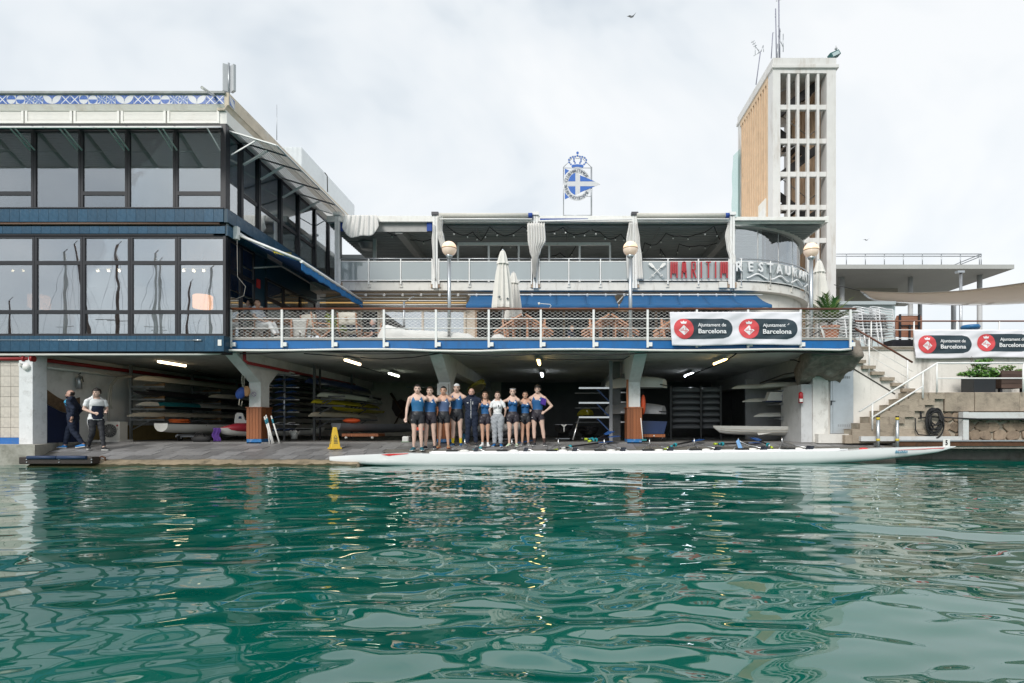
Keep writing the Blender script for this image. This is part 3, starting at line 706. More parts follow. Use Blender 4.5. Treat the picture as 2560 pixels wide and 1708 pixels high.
m=MB(); m.tube([P(692,350,16.8),P(692,262,16.8)],[.012,.006],6); tag(m.build('whip_aerial',steel,at=P(692,360,16.8)),'thin whip aerial standing on the side cornice','antenna')
# ------------------------------------------------------------------ lower terrace: blue edge, railing, netting
TX0, TX1 = X(569,DT), X(2132,DT)
TR = thing('terrace', 'long terrace deck with bright blue fascia above the open boat store', 'terrace', (-.4,16,3.30))
m=MB(); m.box(TX0,TX1,DT-.06,20.7,3.302,3.37); m.build('deck', mat('terrace floor',(.36,.33,.30),.8,var=.2,bump=.2), TR)
xs=[X(p_,DT) for p_ in (569,832,1095,1352,1619,1880,2132)]
for a,b_ in zip(xs,xs[1:]): MB().box(a+.003,b_-.003,DT-.03,DT+.02,3.075,3.30).build('fascia_plate', blue_deck, TR)
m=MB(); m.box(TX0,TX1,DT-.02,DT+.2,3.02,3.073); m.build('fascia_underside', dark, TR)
pts=[P(500,886,15.0),P(548,884,15.05),P(572,876,15.15)]+[P(px_,875+1.6*math.sin(px_*.012)+(1.5 if 1050<px_<1250 else 0),15.2) for px_ in range(600,2130,60)]+[P(2128,873,15.2)]
m=MB(); m.tube([P(-40,887,14.97)]+pts,.032,10); m.build('drain_conduit', pvc, TR)
m=MB()
m.tube([P(px_,884+3*math.sin(px_*.006)+2*math.sin(px_*.021+1),15.27) for px_ in range(600,2140,30)],.017,6); m.build('sagging_cable', cable_m, TR)
m=MB(); m.tube([P(760,884,15.4),P(880,893,15.6),P(960,898,15.7),P(1030,894,15.6),P(1098,884,15.4)],.014,6); m.build('sagging_cable', cable_m, TR)
RL = thing('terrace_railing', 'white post railing with brown wooden handrail and rope netting along the terrace', 'railing', (-.4,15.25,3.37))
posts=[577,705,832,960,1090,1222,1352,1484,1619,1742,1870,2001,2126]
for p_ in posts:
    x_=X(p_,15.22); MB().box(x_-.028,x_+.028,15.20,15.24,Z(869,15.22),Z(774,15.22)).build('post', white_metal, RL)
    MB().box(x_+.03,x_+.125,15.205,15.262,Z(866,15.22),Z(856,15.22)).build('bracket', white_metal, RL)
x0_,x1_=X(565,15.22),X(2140,15.22)
m=MB(); m.tube([(x0_,15.22,Z(772.5,15.22)),(x1_,15.22,Z(772.5,15.22))],.03,10); m.build('handrail', mahog, RL)
for py in (797,821,845.5): MB().tube([(x0_+.1,15.235,Z(py,15.235)),(x1_-.1,15.235,Z(py,15.235))],.013,6).build('rail', white_metal, RL)
net=MB(); zt,zb=Z(777,15.25),Z(845,15.25); dx=(zt-zb)*1.75; st=.15
k=0; x_=x0_-dx
while x_<x1_:
    for sgn in (1,-1):
        a=Vector((x_ if sgn>0 else x_+dx,15.25,zb)); c=Vector((x_+dx if sgn>0 else x_,15.25,zt))
        # clip to the railing's ends
        if min(a.x,c.x)<x0_+.12 or max(a.x,c.x)>x1_-.12:
            def at(xx): t_=(xx-a.x)/(c.x-a.x); return a+(c-a)*t_
            lo_,hi_=(a,c) if a.x<c.x else (c,a)
            if hi_.x<x0_+.2 or lo_.x>x1_-.2: continue
            nl=at(x0_+.12) if lo_.x<x0_+.12 else lo_.copy(); nh=at(x1_-.12) if hi_.x>x1_-.12 else hi_.copy(); a,c=nl,nh
        mid=(a+c)/2+Vector((0,0,-.006))
        net.tube([a,mid,c],.0032,3,caps=False)
    x_+=st
stuff(net.build('netting', mat('white rope net',(.80,.79,.76),.8,var=0), RL))

# ------------------------------------------------------------------ upper terrace restaurant
UR = thing('terrace_restaurant', 'upper roof terrace restaurant with frosted glass balustrade and white columns', 'building', (-.8,22,3.4))
zu=lambda py: Z(py,DU)
ux0,ux1=X(832,DU),X(1833,DU)
slabw = mat('white slab edge',(.72,.70,.66),.75,var=.08,scale=3,stain=(.20,.15,.10),st_scale=3.5,st_amt=.65,streak=3)
m=MB(); m.box(ux0-.8,ux1,DU,30,zu(726),zu(705)); m.build('terrace_slab', slabw, UR)
CXc,CYc,RC=6.26,24.0,4.0
def arc(r,a): return (CXc+r*math.sin(a),CYc-r*math.cos(a))
def arc_wall(r0,r1,a0,a1,z0,z1,n=28):
    m=MB(); poly=[(*arc(r1,a0+(a1-a0)*i/n),z0) for i in range(n+1)]+[(*arc(r0,a1-(a1-a0)*i/n),z0) for i in range(n+1)]
    return m.prism(poly,(0,0,z1-z0))
R90=math.pi/2
arc_wall(.5,RC,0.0,R90,zu(726)+.002,zu(705)-.002).build('curved_slab', slabw, UR)
arc_wall(3.4,RC-.25,0.0,R90,3.372,zu(726)).build('curved_wall', plaster, UR)
# roof, beam, corrugated ceiling
ceil2=mat('corrugated ceiling grey',(.30,.315,.32),.6,var=.08,scale=2)
m=MB(); zc_=zu(561); y=20.12
while y<29.9:
    m.add([(ux0-.2,y,zc_),(ux1+3.2,y,zc_),(ux1+3.2,y+.09,zc_),(ux0-.2,y+.09,zc_),(ux0-.2,y+.11,zc_+.035),(ux1+3.2,y+.11,zc_+.035),(ux1+3.2,y+.18,zc_+.035),(ux0-.2,y+.18,zc_+.035)],[(3,2,1,0),(2,3,4,5),(4,7,6,5)][:3])
    m.add([(ux0-.2,y+.18,zc_+.035),(ux1+3.2,y+.18,zc_+.035),(ux1+3.2,y+.2,zc_),(ux0-.2,y+.2,zc_)],[(0,3,2,1)]); y+=.2
m.build('corrugated_ceiling', ceil2, UR)
m=MB(); m.box(ux0-.2,ux1+3.28,20.1,30,zu(560)+.05,zu(545)); m.build('roof_deck', white, UR)
m=MB(); m.box(ux0-.2,ux1,DU-.06,DU+.09,zu(556),zu(541)); m.build('roof_edge_beam', white, UR, bevel=.01)
m=MB(); m.box(ux1+.02,ux1+3.3,DU-.04,DU+.10,zu(552),zu(543)); m.build('roof_edge_beam', white, UR, bevel=.01)
m=MB(); m.box(ux1+3.22,ux1+3.34,DU-.03,30,zu(556),zu(541)); m.build('roof_end_beam', white, UR)
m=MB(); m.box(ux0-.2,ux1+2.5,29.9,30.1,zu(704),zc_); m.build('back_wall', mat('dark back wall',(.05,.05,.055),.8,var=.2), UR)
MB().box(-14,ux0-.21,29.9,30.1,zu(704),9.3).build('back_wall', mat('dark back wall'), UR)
MB().box(-9.2,ux0-.3,24.2,29.9,zc_+.02,zc_+.2).build('rear_roof', ceil2, UR)
for p_ in (1190,1420,1650):
    x_=X(p_,20.3); MB().bar((x_,20.2,zc_-.015),(x_,29.8,zc_-.015),.03,.03).build('ceiling_seam', ceil2, UR)
for p_ in (1000,1826):
    x_=X(p_,20.3); MB().box(x_-.13,x_+.13,20.15,29.8,zc_-.28,zc_-.002).build('ceiling_beam', mat('ceiling beam',(.36,.36,.35),.7,var=.1), UR)
# awning cassettes on the beam
for a,b_ in ((1098,1330),(1592,1822)):
    MB().tube([(X(a,19.85),19.85,zu(543)),(X(b_,19.85),19.85,zu(543))],.085,12).build('awning_roll', mat('rolled cream canvas',(.62,.60,.55),.8,var=.1,scale=12), UR)
    MB().tube([(X(a,19.8),19.8,zu(553)),(X(b_,19.8),19.8,zu(553))],.03,8).build('awning_bar', white_metal, UR)
    MB().tube([(X(b_-9,19.85),19.85,zu(543)),(X(b_+1,19.85),19.85,zu(543))],.09,12).build('blue_end_cloth', mat('royal blue cloth',(.015,.06,.30),.7,var=.1), UR)
MB().bar((X(1346,19.8),19.8,zu(558)),(X(1580,19.8),19.8,zu(553)),.05,.05).build('awning_bar', white_metal, UR)
m=MB(); m.add([(X(1350,19.95),19.93,zu(556)),(X(1470,19.95),19.93,zu(550)),(X(1470,19.95),19.93,zu(548)),(X(1350,19.95),19.93,zu(548))],[(0,1,2,3)]); m.build('rolled_blue_awning', mat('royal blue cloth'), UR)
MB().box(X(862,20.05),X(1075,20.05),20.1,20.16,zu(577),zu(557)).build('weather_panel', mat('clear plastic blind',(.34,.34,.33),.3,var=.15,scale=4), UR)
for p_ in (850,1073): MB().box(X(p_,20)-.09,X(p_,20)+.09,DU+.02,DU+.1,zu(577),zu(556)).build('blue_strap', mat('royal blue cloth'), UR)
# columns (paired tubes)
for p_ in (845,1089,1339,1586,1829):
    x_=X(p_,DU)
    MB().box(x_-.085,x_-.008,DU-.09,DU-.01,zu(722),zu(541)).build('column', white_metal, UR)
    MB().box(x_+.008,x_+.085,DU-.09,DU-.01,zu(722),zu(541)).build('column', white_metal, UR)
    MB().box(x_-.12,x_+.12,DU-.14,DU+.06,zu(540.5),zu(533)).build('column_cap', mat('dark cap',(.06,.06,.07),.5,var=.1) if p_ in (1089,1586) else white_metal, UR)
    MB().box(x_-.16,x_+.16,DU-.05,DU-.003,zu(720),zu(707)).build('column_bracket', mat('rusty bracket',(.40,.30,.22),.8,var=.3,scale=20,stain=(.12,.05,.03),st_amt=.9), UR)
# balustrade
seg=[[852,923,1003,1081],[1098,1174,1252,1329],[1348,1422,1501,1576],[1595,1669,1745,1821]]
for sg in seg:
    MB().tube([(X(sg[0]-4,DU),DU-.05,zu(648)),(X(sg[-1]+4,DU),DU-.05,zu(648))],.022,8).build('balustrade_rail', steel, UR)
    MB().bar((X(sg[0]-2,DU),DU-.05,zu(655)),(X(sg[-1]+2,DU),DU-.05,zu(655)),.03,.03).build('balustrade_frame', white_metal, UR)
    MB().bar((X(sg[0]-2,DU),DU-.05,zu(702)),(X(sg[-1]+2,DU),DU-.05,zu(702)),.03,.03).build('balustrade_frame', white_metal, UR)
    for p_ in sg:
        x_=X(p_,DU); MB().box(x_-.02,x_+.02,DU-.075,DU-.025,zu(712),zu(649)).build('balustrade_post', white_metal, UR)
        MB().box(x_-.055,x_+.055,DU-.03,DU-.003,zu(719),zu(708)).build('post_bracket', slabw, UR)
    for a,b_ in zip(sg,sg[1:]): MB().box(X(a,DU)+.03,X(b_,DU)-.03,DU-.056,DU-.044,zu(701),zu(656)).build('glass_panel', frosted, UR)
# curved balustrade
na=[0.06,.34,.62,.90,1.18,1.46]
for z_,r_,mm in ((zu(648),.022,steel),(zu(655),.016,white_metal),(zu(702),.016,white_metal)):
    MB().tube([(*arc(RC+.05,.03+i*(R90-.03)/24),z_) for i in range(25)],r_,8).build('curved_rail', mm, UR)
for a in na:
    x_,y_=arc(RC+.05,a); MB().tube([(x_,y_,zu(712)),(x_,y_,zu(649))],.02,6).build('balustrade_post', white_metal, UR)
    x_,y_=arc(RC+.015,a); m=MB(); m.obox((x_,y_,zu(713)),(.05*math.cos(a),.05*math.sin(a),0),(.012*math.sin(a),-.012*math.cos(a),0),(0,0,.08)); m.build('post_bracket', slabw, UR)
for a,b_ in zip(na,na[1:]): arc_wall(RC+.04,RC+.05,a+.01,b_-.01,zu(701),zu(656),6).build('glass_panel', frosted, UR)
# curved clear glazing with white head band
ga=[0.0,.27,.53,.79,1.05,1.31,1.56]
for a,b_ in zip(ga,ga[1:]):
    arc_wall(RC-.30,RC-.29,a+.006,b_-.006,zu(703),zu(559)-.02,6).build('curved_pane', clear_gl, UR)
    x_,y_=arc(RC-.295,b_); MB().tube([(x_,y_,zu(703)),(x_,y_,zu(562))],.012,6).build('glazing_bar', white_metal, UR)
arc_wall(RC-.40,RC-.12,0,R90,zu(562),zu(555)).build('glazing_head', white, UR)
x_,y_=arc(RC-.3,R90); 
# inner glazed frame on the terrace
fz=lambda py: Z(py,21.3); fx=lambda p_: X(p_,21.3)
MB().box(fx(1144),fx(1526),21.25,21.35,fz(614),fz(607)).build('partition_head', white_metal, UR)
for p_ in (1145,1222,1297,1373,1449,1525): MB().box(fx(p_)-.035,fx(p_)+.035,21.27,21.33,6.06,fz(614)).build('partition_post', white_metal, UR)
MB().box(X(932,21.5),X(940,21.5),21.5,21.6,6.06,zc_).build('partition_post', white_metal, UR)
MB().box(X(855,22),X(935,22),21.9,22.0,Z(592,22),Z(587,22)).build('door_head', white_metal, UR)
t_=thing('ceiling_heater','round grey heater hanging under the terrace roof beside the draped cloth','heater',P(920,620,22.0))
m=MB(); m.lathe([(.1,.22),(.32,.2),(.36,.08),(.3,.06),(.3,0),(.26,-.02),(.26,-.10),(.1,-.12)],P(920,617,22.0),20); m.build('hood',mat('heater grey',(.35,.36,.36),.4,metal=.4,var=.1),t_)
m=MB(); m.tube([P(920,605,22.0),P(920,570,22.0)],.02,6); m.build('rod',steel,t_)
# string lights
bulb=mat('lamp bulb',(.75,.75,.72),.15,var=0)
rl=random.Random(4)
runs=[[(1115,563),(1155,588),(1182,580),(1203,602),(1224,567),(1262,590),(1307,566),(1330,572)],[(1365,580),(1408,568),(1420,582),(1450,585),(1473,576)],[(1480,574),(1500,580),(1525,598),(1552,585),(1567,602)],
      [(1600,642),(1612,607),(1640,612),(1665,583),(1700,590),(1740,586),(1785,565),(1800,600),(1815,605)],[(1650,640),(1651,622),(1665,642)],[(1690,640),(1698,610),(1750,613),(1775,612),(1812,595)],[(1240,642),(1262,605),(1290,615),(1300,640)],[(900,560),(960,575),(1000,590),(1040,600),(1078,598)],[(1380,640),(1400,632),(1420,645),(1440,615)]]
labs=['string of small bulbs in a zigzag under the roof above the lit globe lamp','string of small bulbs sagging under the roof beside the tied middle curtain','string of small bulbs under the roof beside the lamp post column','long string of bulbs zigzagging above the red letters','short loop of bulb string hanging low above the red letters','string of bulbs drooping towards the curved glazing','string of bulbs hanging low behind the closed parasol','string of bulbs under the roof beside the draped cloth','string of bulbs low behind the white partition frame']
for rn,lb in zip(runs,labs):
    SD=lambda py: max(20.2,min(23.5,6.93*F/(CY-py)))
    t_=thing('string_lights',lb,'string lights',P(*rn[0],SD(rn[0][1])),'string lights under the terrace roof')
    m=MB(); pp=[]
    for (a,b_),(c,d) in zip(rn,rn[1:]):
        for i in range(6):
            u=i/6; sag=4*u*(1-u)*abs(c-a)*.10; yy_=b_+(d-b_)*u+sag; pp.append(P(a+(c-a)*u,yy_,SD(yy_)))
    pp.append(P(*rn[-1],SD(rn[-1][1]))); m.tube(pp,.016,5); m.build('cable',cable_m,t_)
    for i in range(3,len(pp)-2,6):
        q=pp[i]; m=MB(); m.ball(q+Vector((0,0,-.09)),.035,8,6); m.build('bulb',bulb,t_)
        m=MB(); m.tube([q,q+Vector((0,0,-.06))],.016,6); m.build('socket',cable_m,t_)
# curtains: pleated cloth hanging from the beam, gathered
cur_m=mat('white voile',(.70,.69,.67),.9,var=.05,scale=3)
def curtain(label, prof, D_, folds=6, amp=.05):
    """prof = [(py, left px, right px)]"""
    def fn(u,v):
        y=v*(len(prof)-1); i=min(int(y),len(prof)-2); f=y-i; f2=f*f*(3-2*f)
        a=prof[i]; b=prof[i+1]; py=a[0]+(b[0]-a[0])*f; l=a[1]+(b[1]-a[1])*f2; r=a[2]+(b[2]-a[2])*f2
        w=S(r-l,D_); k=min(1,w/.35)
        return P(l+(r-l)*u,py,D_)+Vector((0,math.sin(u*folds*6.283+v*2)*amp*(.5+.5*k)-.04*math.sin(u*3.14),0))
    m=MB(); m.sheet(fn,folds*6,24,thick=(0,.008,0)); o=m.build('curtain',cur_m,at=P((prof[-1][1]+prof[-1][2])/2,prof[-1][0],D_)); tag(o,label,'curtain','white curtains on the upper terrace')
curtain('white curtain gathered beside the column behind the first globe lamp',[(540,1092,1108),(575,1092,1106),(590,1094,1110),(620,1101,1117)],19.82,4)
curtain('narrow white curtain strip left of the column behind the first globe lamp',[(562,1083,1088),(600,1079,1088),(640,1081,1089),(700,1087,1090)],19.88,2,.03)
curtain('wide white curtain tied around the middle column',[(558,1318,1362),(600,1319,1365),(628,1324,1352),(645,1329,1346),(672,1330,1342),(698,1334,1340)],19.82,7)
curtain('white curtain hanging left of the column behind the second globe lamp',[(557,1572,1582),(600,1566,1583),(650,1566,1583),(700,1568,1582)],19.88,3)
curtain('white curtain hanging right of the column behind the second globe lamp',[(557,1588,1594),(600,1589,1600),(650,1590,1606),(700,1592,1610)],19.88,3)
curtain('white curtain sweeping sideways beside the curved glazing',[(557,1819,1824),(590,1813,1827),(620,1817,1833),(645,1823,1840),(662,1829,1839)],19.95,4,.03)
# cloth thrown over the beam
def drape(u,v):
    a=858+86*u; hang=34*math.sin(math.pi*min(1,max(0,u*.9+.08)))**.6+6*math.sin(u*9)
    py=538+(hang+16)*v; py=min(py,592)
    return P(a-6*(v-.5)*math.cos(u*3.1),py+8*math.sin(u*3.14)*v,19.82-.10*math.sin(v*1.6)-.035*math.sin(u*44+v*3)-.03*math.sin(u*19))
m=MB(); m.sheet(drape,90,16,thick=(0,.01,0)); tag(m.build('draped_cloth',cur_m,at=P(900,590,19.85)),'bunched white cloth thrown over the roof beam at the building corner','cloth')

# lettering and emblem on the balustrade
redw=mat('red painted slats',(.48,.035,.045),.55,var=.12,stain=(.3,.1,.08),st_amt=.3)
LT=thing('red_letter_sign','row of tall red wooden slat letters on the frosted balustrade','sign',(X(1745,19.8),19.85,zu(702)))
lw_=.042; zt_,zb_=zu(657.5),zu(698); Hh=zt_-zb_; dl=19.86
def stroke(letter,cx,parts):
    for (xa,za,xb,zb2) in parts:
        a=Vector((cx+xa,dl,zb_+za*Hh)); b=Vector((cx+xb,dl,zb_+zb2*Hh)); letter.bar(a,b,lw_,.05,up=(0,1,0))
for p_,ch in ((1685,'M'),(1710,'A'),(1734,'R'),(1753,'I'),(1771,'T'),(1789,'I'),(1810,'M')):
    cx=X(p_,dl); L_=MB(); w2=.075
    if ch=='M': stroke(L_,cx,[(-w2-.03,0,-w2-.025,1),(w2+.03,0,w2+.025,1),(-.033,.28,-.033,1),(.033,.28,.033,1)])
    elif ch=='A': stroke(L_,cx,[(-w2,0,-.045,.97),(w2,0,.045,.97),(-w2,.38,w2,.38),(-.04,.97,.04,.97),(0,.4,0,1)])
    elif ch=='R': stroke(L_,cx,[(-.06,0,-.06,1),(.055,.5,.055,.97),(-.06,.97,.05,.97),(-.06,.5,.05,.5),(-.01,.5,.085,0)])
    elif ch=='I': stroke(L_,cx,[(0,0,0,1)])
    else: stroke(L_,cx,[(0,0,0,1),(-.08,.97,.08,.97)])
    L_.build('letter',redw,LT)
OS=thing('crossed_oars_emblem','white crossed oars emblem mounted on the frosted balustrade','sign',(X(1643,19.8),19.85,zu(699)))
for s_ in (1,-1):
    a=P(1643-s_*20,657,dl-(.03 if s_>0 else 0)); c=P(1643+s_*20,698,dl-(.03 if s_>0 else 0)); d=(c-a)
    m=MB(); m.tube([a+d*.25,c],.016,8); m.prism([a,a+d*.08+Vector((s_*.05,0,.03)),a+d*.28+Vector((s_*.03,0,.02)),a+d*.3,a+d*.26-Vector((s_*.04,0,.025)),a+d*.04-Vector((s_*.05,0,.03))],(0,.02,0)); m.bar(a+d*.78-Vector((s_*.045,0,.025)),a+d*.78+Vector((s_*.045,0,.025)),.02,.03)
    m.build('oar',white,OS)
RS=thing('restaurant_letter_sign','large white letters and wave strips on the curved balustrade','sign',(*arc(RC+.2,.5),zu(702)))
wl=mat('white letter',(.78,.79,.80),.4,var=.04)
def solve(px_,r):
    lo_,hi_=0.0,1.2
    for _ in range(40):
        md=(lo_+hi_)/2; x_,y_=arc(r,md)
        if CX+F*x_/y_<px_: lo_=md
        else: hi_=md
    return lo_
for ch,p_ in zip('RESTAURANT',(1848,1877,1902,1925,1948,1970,1988,2002,2012,2019)):
    a=solve(p_,RC+.12); x_,y_=arc(RC+.12,a)
    text(ch,wl,RS,(x_,y_,zu(669)),.40,.03,'letter',rz=a,height=.33,bold=.008)
for k in range(5):
    a0=.10+k*.235; m=MB(); n=16
    def wv(u,v):
        a=a0+.20*u; z_=zu(693)+.075*math.cos((u-.5)*6.283)+(.055 if v>.5 else -.0)*1; x_,y_=arc(RC+.12,a); return (x_,y_,z_)
    m.sheet(wv,n,1,thick=(.02,.03,0)); m.build('wave_strip',wl,RS)
MB().box(X(1798,19.9),X(1818,19.9),19.9,19.995,zu(721),zu(706)).build('junction_box',pvc,UR)

# wall below the upper terrace, glazing, spots
MB().box(-8.35,CXc,20.62,20.9,3.372,zu(726)-.001).build('lower_wall', cream, UR)
MB().box(-8.35,CXc,20.2,20.28,zu(733),zu(731)).build('light_rail', steel, UR)
for p_ in range(870,1870,46):
    x_=X(p_,20.15); m=MB(); m.tube([(x_,20.15,zu(733)),(x_,20.06,zu(737))],[.035,.045],8); m.build('spotlight',white_metal,UR)
for py,D_,r_,mm in ((744,20.3,.02,white_metal),(752,20.2,.018,white_metal),(757,20.5,.02,mat('warm tube light',(.9,.7,.4),.4,var=0,emit=(1,.62,.22),es=.3)),(762,20.0,.018,white_metal),(766,20.4,.03,steel)):
    MB().tube([(X(800,D_),D_,Z(py,D_)),(X(1166,D_),D_,Z(py,D_))],r_,8).build('awning_rail',mm,UR)
lowglass=glass_mat('terrace window glass',.55,(.5,.55,.56),wav=.01,wscale=3)
def lwin(p0,p1,py0,py1,bars,g,name='terrace_window',fm=None):
    D_=20.6; x0,x1=X(p0,D_),X(p1,D_); z0,z1=Z(py1,D_),Z(py0,D_); m=MB()
    for a in (z0,z1-.08): m.box(x0,x1,D_-.03,D_+.018,a,a+.08)
    for a in bars: m.box(X(a,D_)-.04,X(a,D_)+.04,D_-.03,D_+.018,z0+.08,z1-.08)
    o=m.build(name,fm or cream,UR)
    for a,b_ in zip(bars,bars[1:]): MB().box(X(a,D_)+.04,X(b_,D_)-.04,D_,D_+.012,z0+.08,z1-.08).build('pane',g,o)
blk=glass_mat('dark doorway glass',.12,(.25,.25,.26),wav=0)
MB().box(X(905,20.59),X(945,20.59),20.596,20.619,3.38,Z(778,20.59)).build('dark_doorway',dark,UR)
lwin(901,949,774,900,[903,947],blk); lwin(955,1164,774,900,[957,1057,1162],lowglass)
MB().box(X(1190,20.59),X(1850,20.59),20.596,20.619,3.38,Z(776,20.59)).build('dark_doorway',dark,UR)
lwin(1187,1700,774,900,[1190,1300,1410,1520,1640,1698],blk,fm=inside_wood)
# blue awnings over the lower terrace
awn=mat('blue awning canvas',(.012,.10,.25),.75,var=.08,scale=2,stain=(.03,.06,.12),st_amt=.4)
def awning(p0,p1,label):
    D0,D1=20.25,18.5; z0,z1=Z(738,D0),Z(761.5,D1); xa0,xa1=X(p0+12,D0),X(p1-10 if p1<1800 else 1890,D0); xb0,xb1=X(p0,D1),X(p1,D1)
    t_=thing('awning',label,'awning',((xb0+xb1)/2,20.3,z0),'blue awnings over the terrace doors')
    n=5
    for k in range(n):
        def fn(u,v,k=k):
            q=(k+u)/n; x_=(xa0+(xa1-xa0)*q)*(1-v)+(xb0+(xb1-xb0)*q)*v; return (x_,D0+(D1-D0)*v,z0+(z1-z0)*v-.05*math.sin(v*math.pi)-.02*math.sin(u*math.pi)*v)
        m=MB(); m.sheet(fn,6,8,thick=(0,0,-.006)); m.build('canvas_panel',awn,t_)
    m=MB()
    def vl(u,v): return (xb0+(xb1-xb0)*u,D1-.012-.012*math.sin(u*60),z1-.01-(.105+.012*math.sin(u*38))*v)
    m.sheet(vl,120,3,thick=(0,.006,0)); m.build('valance',awn,t_)
    MB().tube([(xb0,D1+.05,z1-.06),(xb1,D1+.05,z1-.06)],.02,8).build('front_bar',awn,t_)
    MB().tube([(xa0,19.6,z0-.14),(xa1,19.6,z0-.14)],.018,8).build('cross_bar',white_metal,t_)
    MB().tube([(xa0-.02,D0,z0-.02),(xb0-.02,(D0+D1)/2+.3,(z0+z1)/2-.12),(xb0+.03,D1,z1-.03)],.022,8).build('arm',white_metal,t_)
awning(1165,1546,'blue canvas awning behind the two closed white parasols'); awning(1549,1930,'blue canvas awning ending at the curved white wall')
# side awning on the restaurant building
t_=thing('side_awning','sloping blue awning with scalloped valance on the restaurant building side','awning',(XC,17.8,6.1))
ya_,yb_=15.36,20.2; xo=-6.87; zi,zo=6.13,5.42
m=MB(); m.sheet(lambda u,v:(XC+.12+(xo-XC-.12)*v,ya_+(yb_-ya_)*u,zi+(zo-zi)*v-.04*math.sin(v*3.14)),24,8,thick=(0,0,-.008)); m.build('canvas',mat('dark blue awning canvas',(.010,.07,.24),.75,var=.1),t_)
m=MB(); m.sheet(lambda u,v:(xo+.015*math.sin(u*70),ya_+(yb_-ya_)*u,zo-.02-(.20+.02*math.sin(u*33))*v),90,4,thick=(-.008,0,0)); m.build('valance',mat('bright blue valance',(.015,.16,.42),.75,var=.12),t_)
MB().tube([(xo,ya_-.02,zo+.02),(xo,yb_+.02,zo+.02)],.045,10).build('front_bar',white_metal,t_)
MB().tube([(XC+.1,ya_-.02,zi+.03),(xo-.02,ya_-.02,zo+.05)],.04,4).build('end_bar',white_metal,t_)
MB().tube([(XC+.12,ya_-.05,zi+.06),(XC+.12,yb_,zi+.06)],.055,10).build('roller',white_metal,t_)
MB().tube([(XC+.1,18.9,5.35),(-7.7,18.4,5.05),(xo,19.0,zo)],.03,8).build('arm',mat('grey arm',(.35,.36,.36),.5,var=.1),t_)
MB().tube([(XC+.1,16.2,5.5),(XC+.55,16.9,5.75),(XC+.5,20.0,5.75)],.025,8).build('arm',mat('grey arm'),t_)
MB().box(XC+.06,XC+.17,15.22,15.36,zi-.12,zi+.22).build('motor_box',white_metal,t_)
MB().tube([(XC+.15,15.25,zi-.1),(XC+.16,15.25,5.0),(XC+.35,15.3,4.75),(XC+.3,15.3,4.5),(XC+.12,15.25,4.4)],.006,5).build('crank_cord',mat('cord grey',(.4,.38,.35),.7,var=0),t_)
m=MB()
for k in range(14):
    a=P(684+k*3.2,629.5+.35*k,15.34+.16*k); m.prism([a,a+Vector((.03,.01,0)),a+Vector((.025,.01,-.04-.06*((k*7)%5)/4)),a+Vector((.005,.01,-.03-.05*((k*3)%4)/3))],(0,.004,0))
m.tube([P(680,629,15.33),P(728,632,17.5)],.006,5)
tag(stuff(m.build('yellow_flag_string',mat('yellow cloth',(.75,.58,.02),.8,var=.1),at=P(700,630,15.5))),'tattered yellow bunting tied above the sloping side awning','bunting')
MB().box(XC+.001,XC+.012,15.0,15.1,6.2,6.45).build('corner_notice',white,RB)
m=MB(); m.box(XC+.07,XC+.085,17.0,17.9,zl(590)+.01,zl(560)); m.build('bare_panel',mat('bare grey patch',(.42,.41,.45),.8,var=.15,scale=6,stain=(.2,.18,.2),st_amt=.5),RB)

# ------------------------------------------------------------------ emblem sign on the roof
ES=thing('club_emblem_sign','round blue and white club emblem with crown and pennant on roof poles','sign',(X(1444,21),21,zu(541)))
kz=.1212; e2=lambda zx,zy,d=0.0: P(1390+zx*kz,360+zy*kz,21+d)
sgnb=mat('sign blue',(.02,.12,.46),.45,var=.06); sgnw=mat('sign silver white',(.58,.59,.61),.4,var=.05)
for x_ in (155,730): MB().tube([e2(x_,1500,.05),e2(x_,480,.05)],.03 if x_>500 else .018,8).build('pole',steel,ES)
for a,b_ in (((155,1472),(725,1472)),((155,497),(730,497)),((155,480),(330,300)),((730,480),(545,300)),((400,300),(490,300)),((630,1083),(720,1083))): MB().tube([e2(*a,.05),e2(*b_,.05)],.012,6).build('brace',steel,ES)
cx_,cy_=440,835
def ring(r0,r1,a0=0,a1=360,n=72): return [(cx_+r1*math.sin(math.radians(a0+(a1-a0)*i/n)),cy_-r1*math.cos(math.radians(a0+(a1-a0)*i/n))) for i in range(n+1)]+[(cx_+r0*math.sin(math.radians(a1-(a1-a0)*i/n)),cy_-r0*math.cos(math.radians(a1-(a1-a0)*i/n))) for i in range(n+1)]
m=MB()
for k in range(72):
    a0,a1=k*5,(k+1)*5; q=[(cx_+r*1.0*math.sin(math.radians(a)),cy_-r*1.17*math.cos(math.radians(a))) for r,a in ((285,a0),(285,a1),(200,a1),(200,a0))]
    m.prism([e2(*w_) for w_ in q],(0,.03,0))
m.build('ring',sgnw,ES)
def plate(name,pts,mm,d=0): m=MB(); m.prism([e2(a,b_,d) for a,b_ in pts],(0,.02,0)); m.build(name,mm,ES)
plate('pennant_corner',[(182,508),(272,548),(215,600),(182,645)],sgnb,-.01); plate('pennant_corner',[(182,1140),(272,1100),(215,1050),(182,1000)],sgnb,-.01)
L_=[(247,770)]+[(cx_-196*math.cos(math.radians(t_)),cy_-245*math.sin(math.radians(t_))) for t_ in (25,38,50,62,73)]+[(400,598),(400,770)]
plate('pennant_quarter',L_,sgnb,-.012); plate('pennant_quarter',[(a,2*823-b_) for a,b_ in L_],sgnb,-.012)
plate('pennant_quarter',[(497,645),(800,772),(497,772)],sgnb,-.012); plate('pennant_quarter',[(497,1000),(800,875),(497,875)],sgnb,-.012)
plate('pennant_cross',[(245,775),(402,775),(402,597),(495,640),(495,775),(800,775),(918,833),(800,872),(495,872),(495,1005),(400,1048),(400,868),(245,868)],sgnw,-.016)
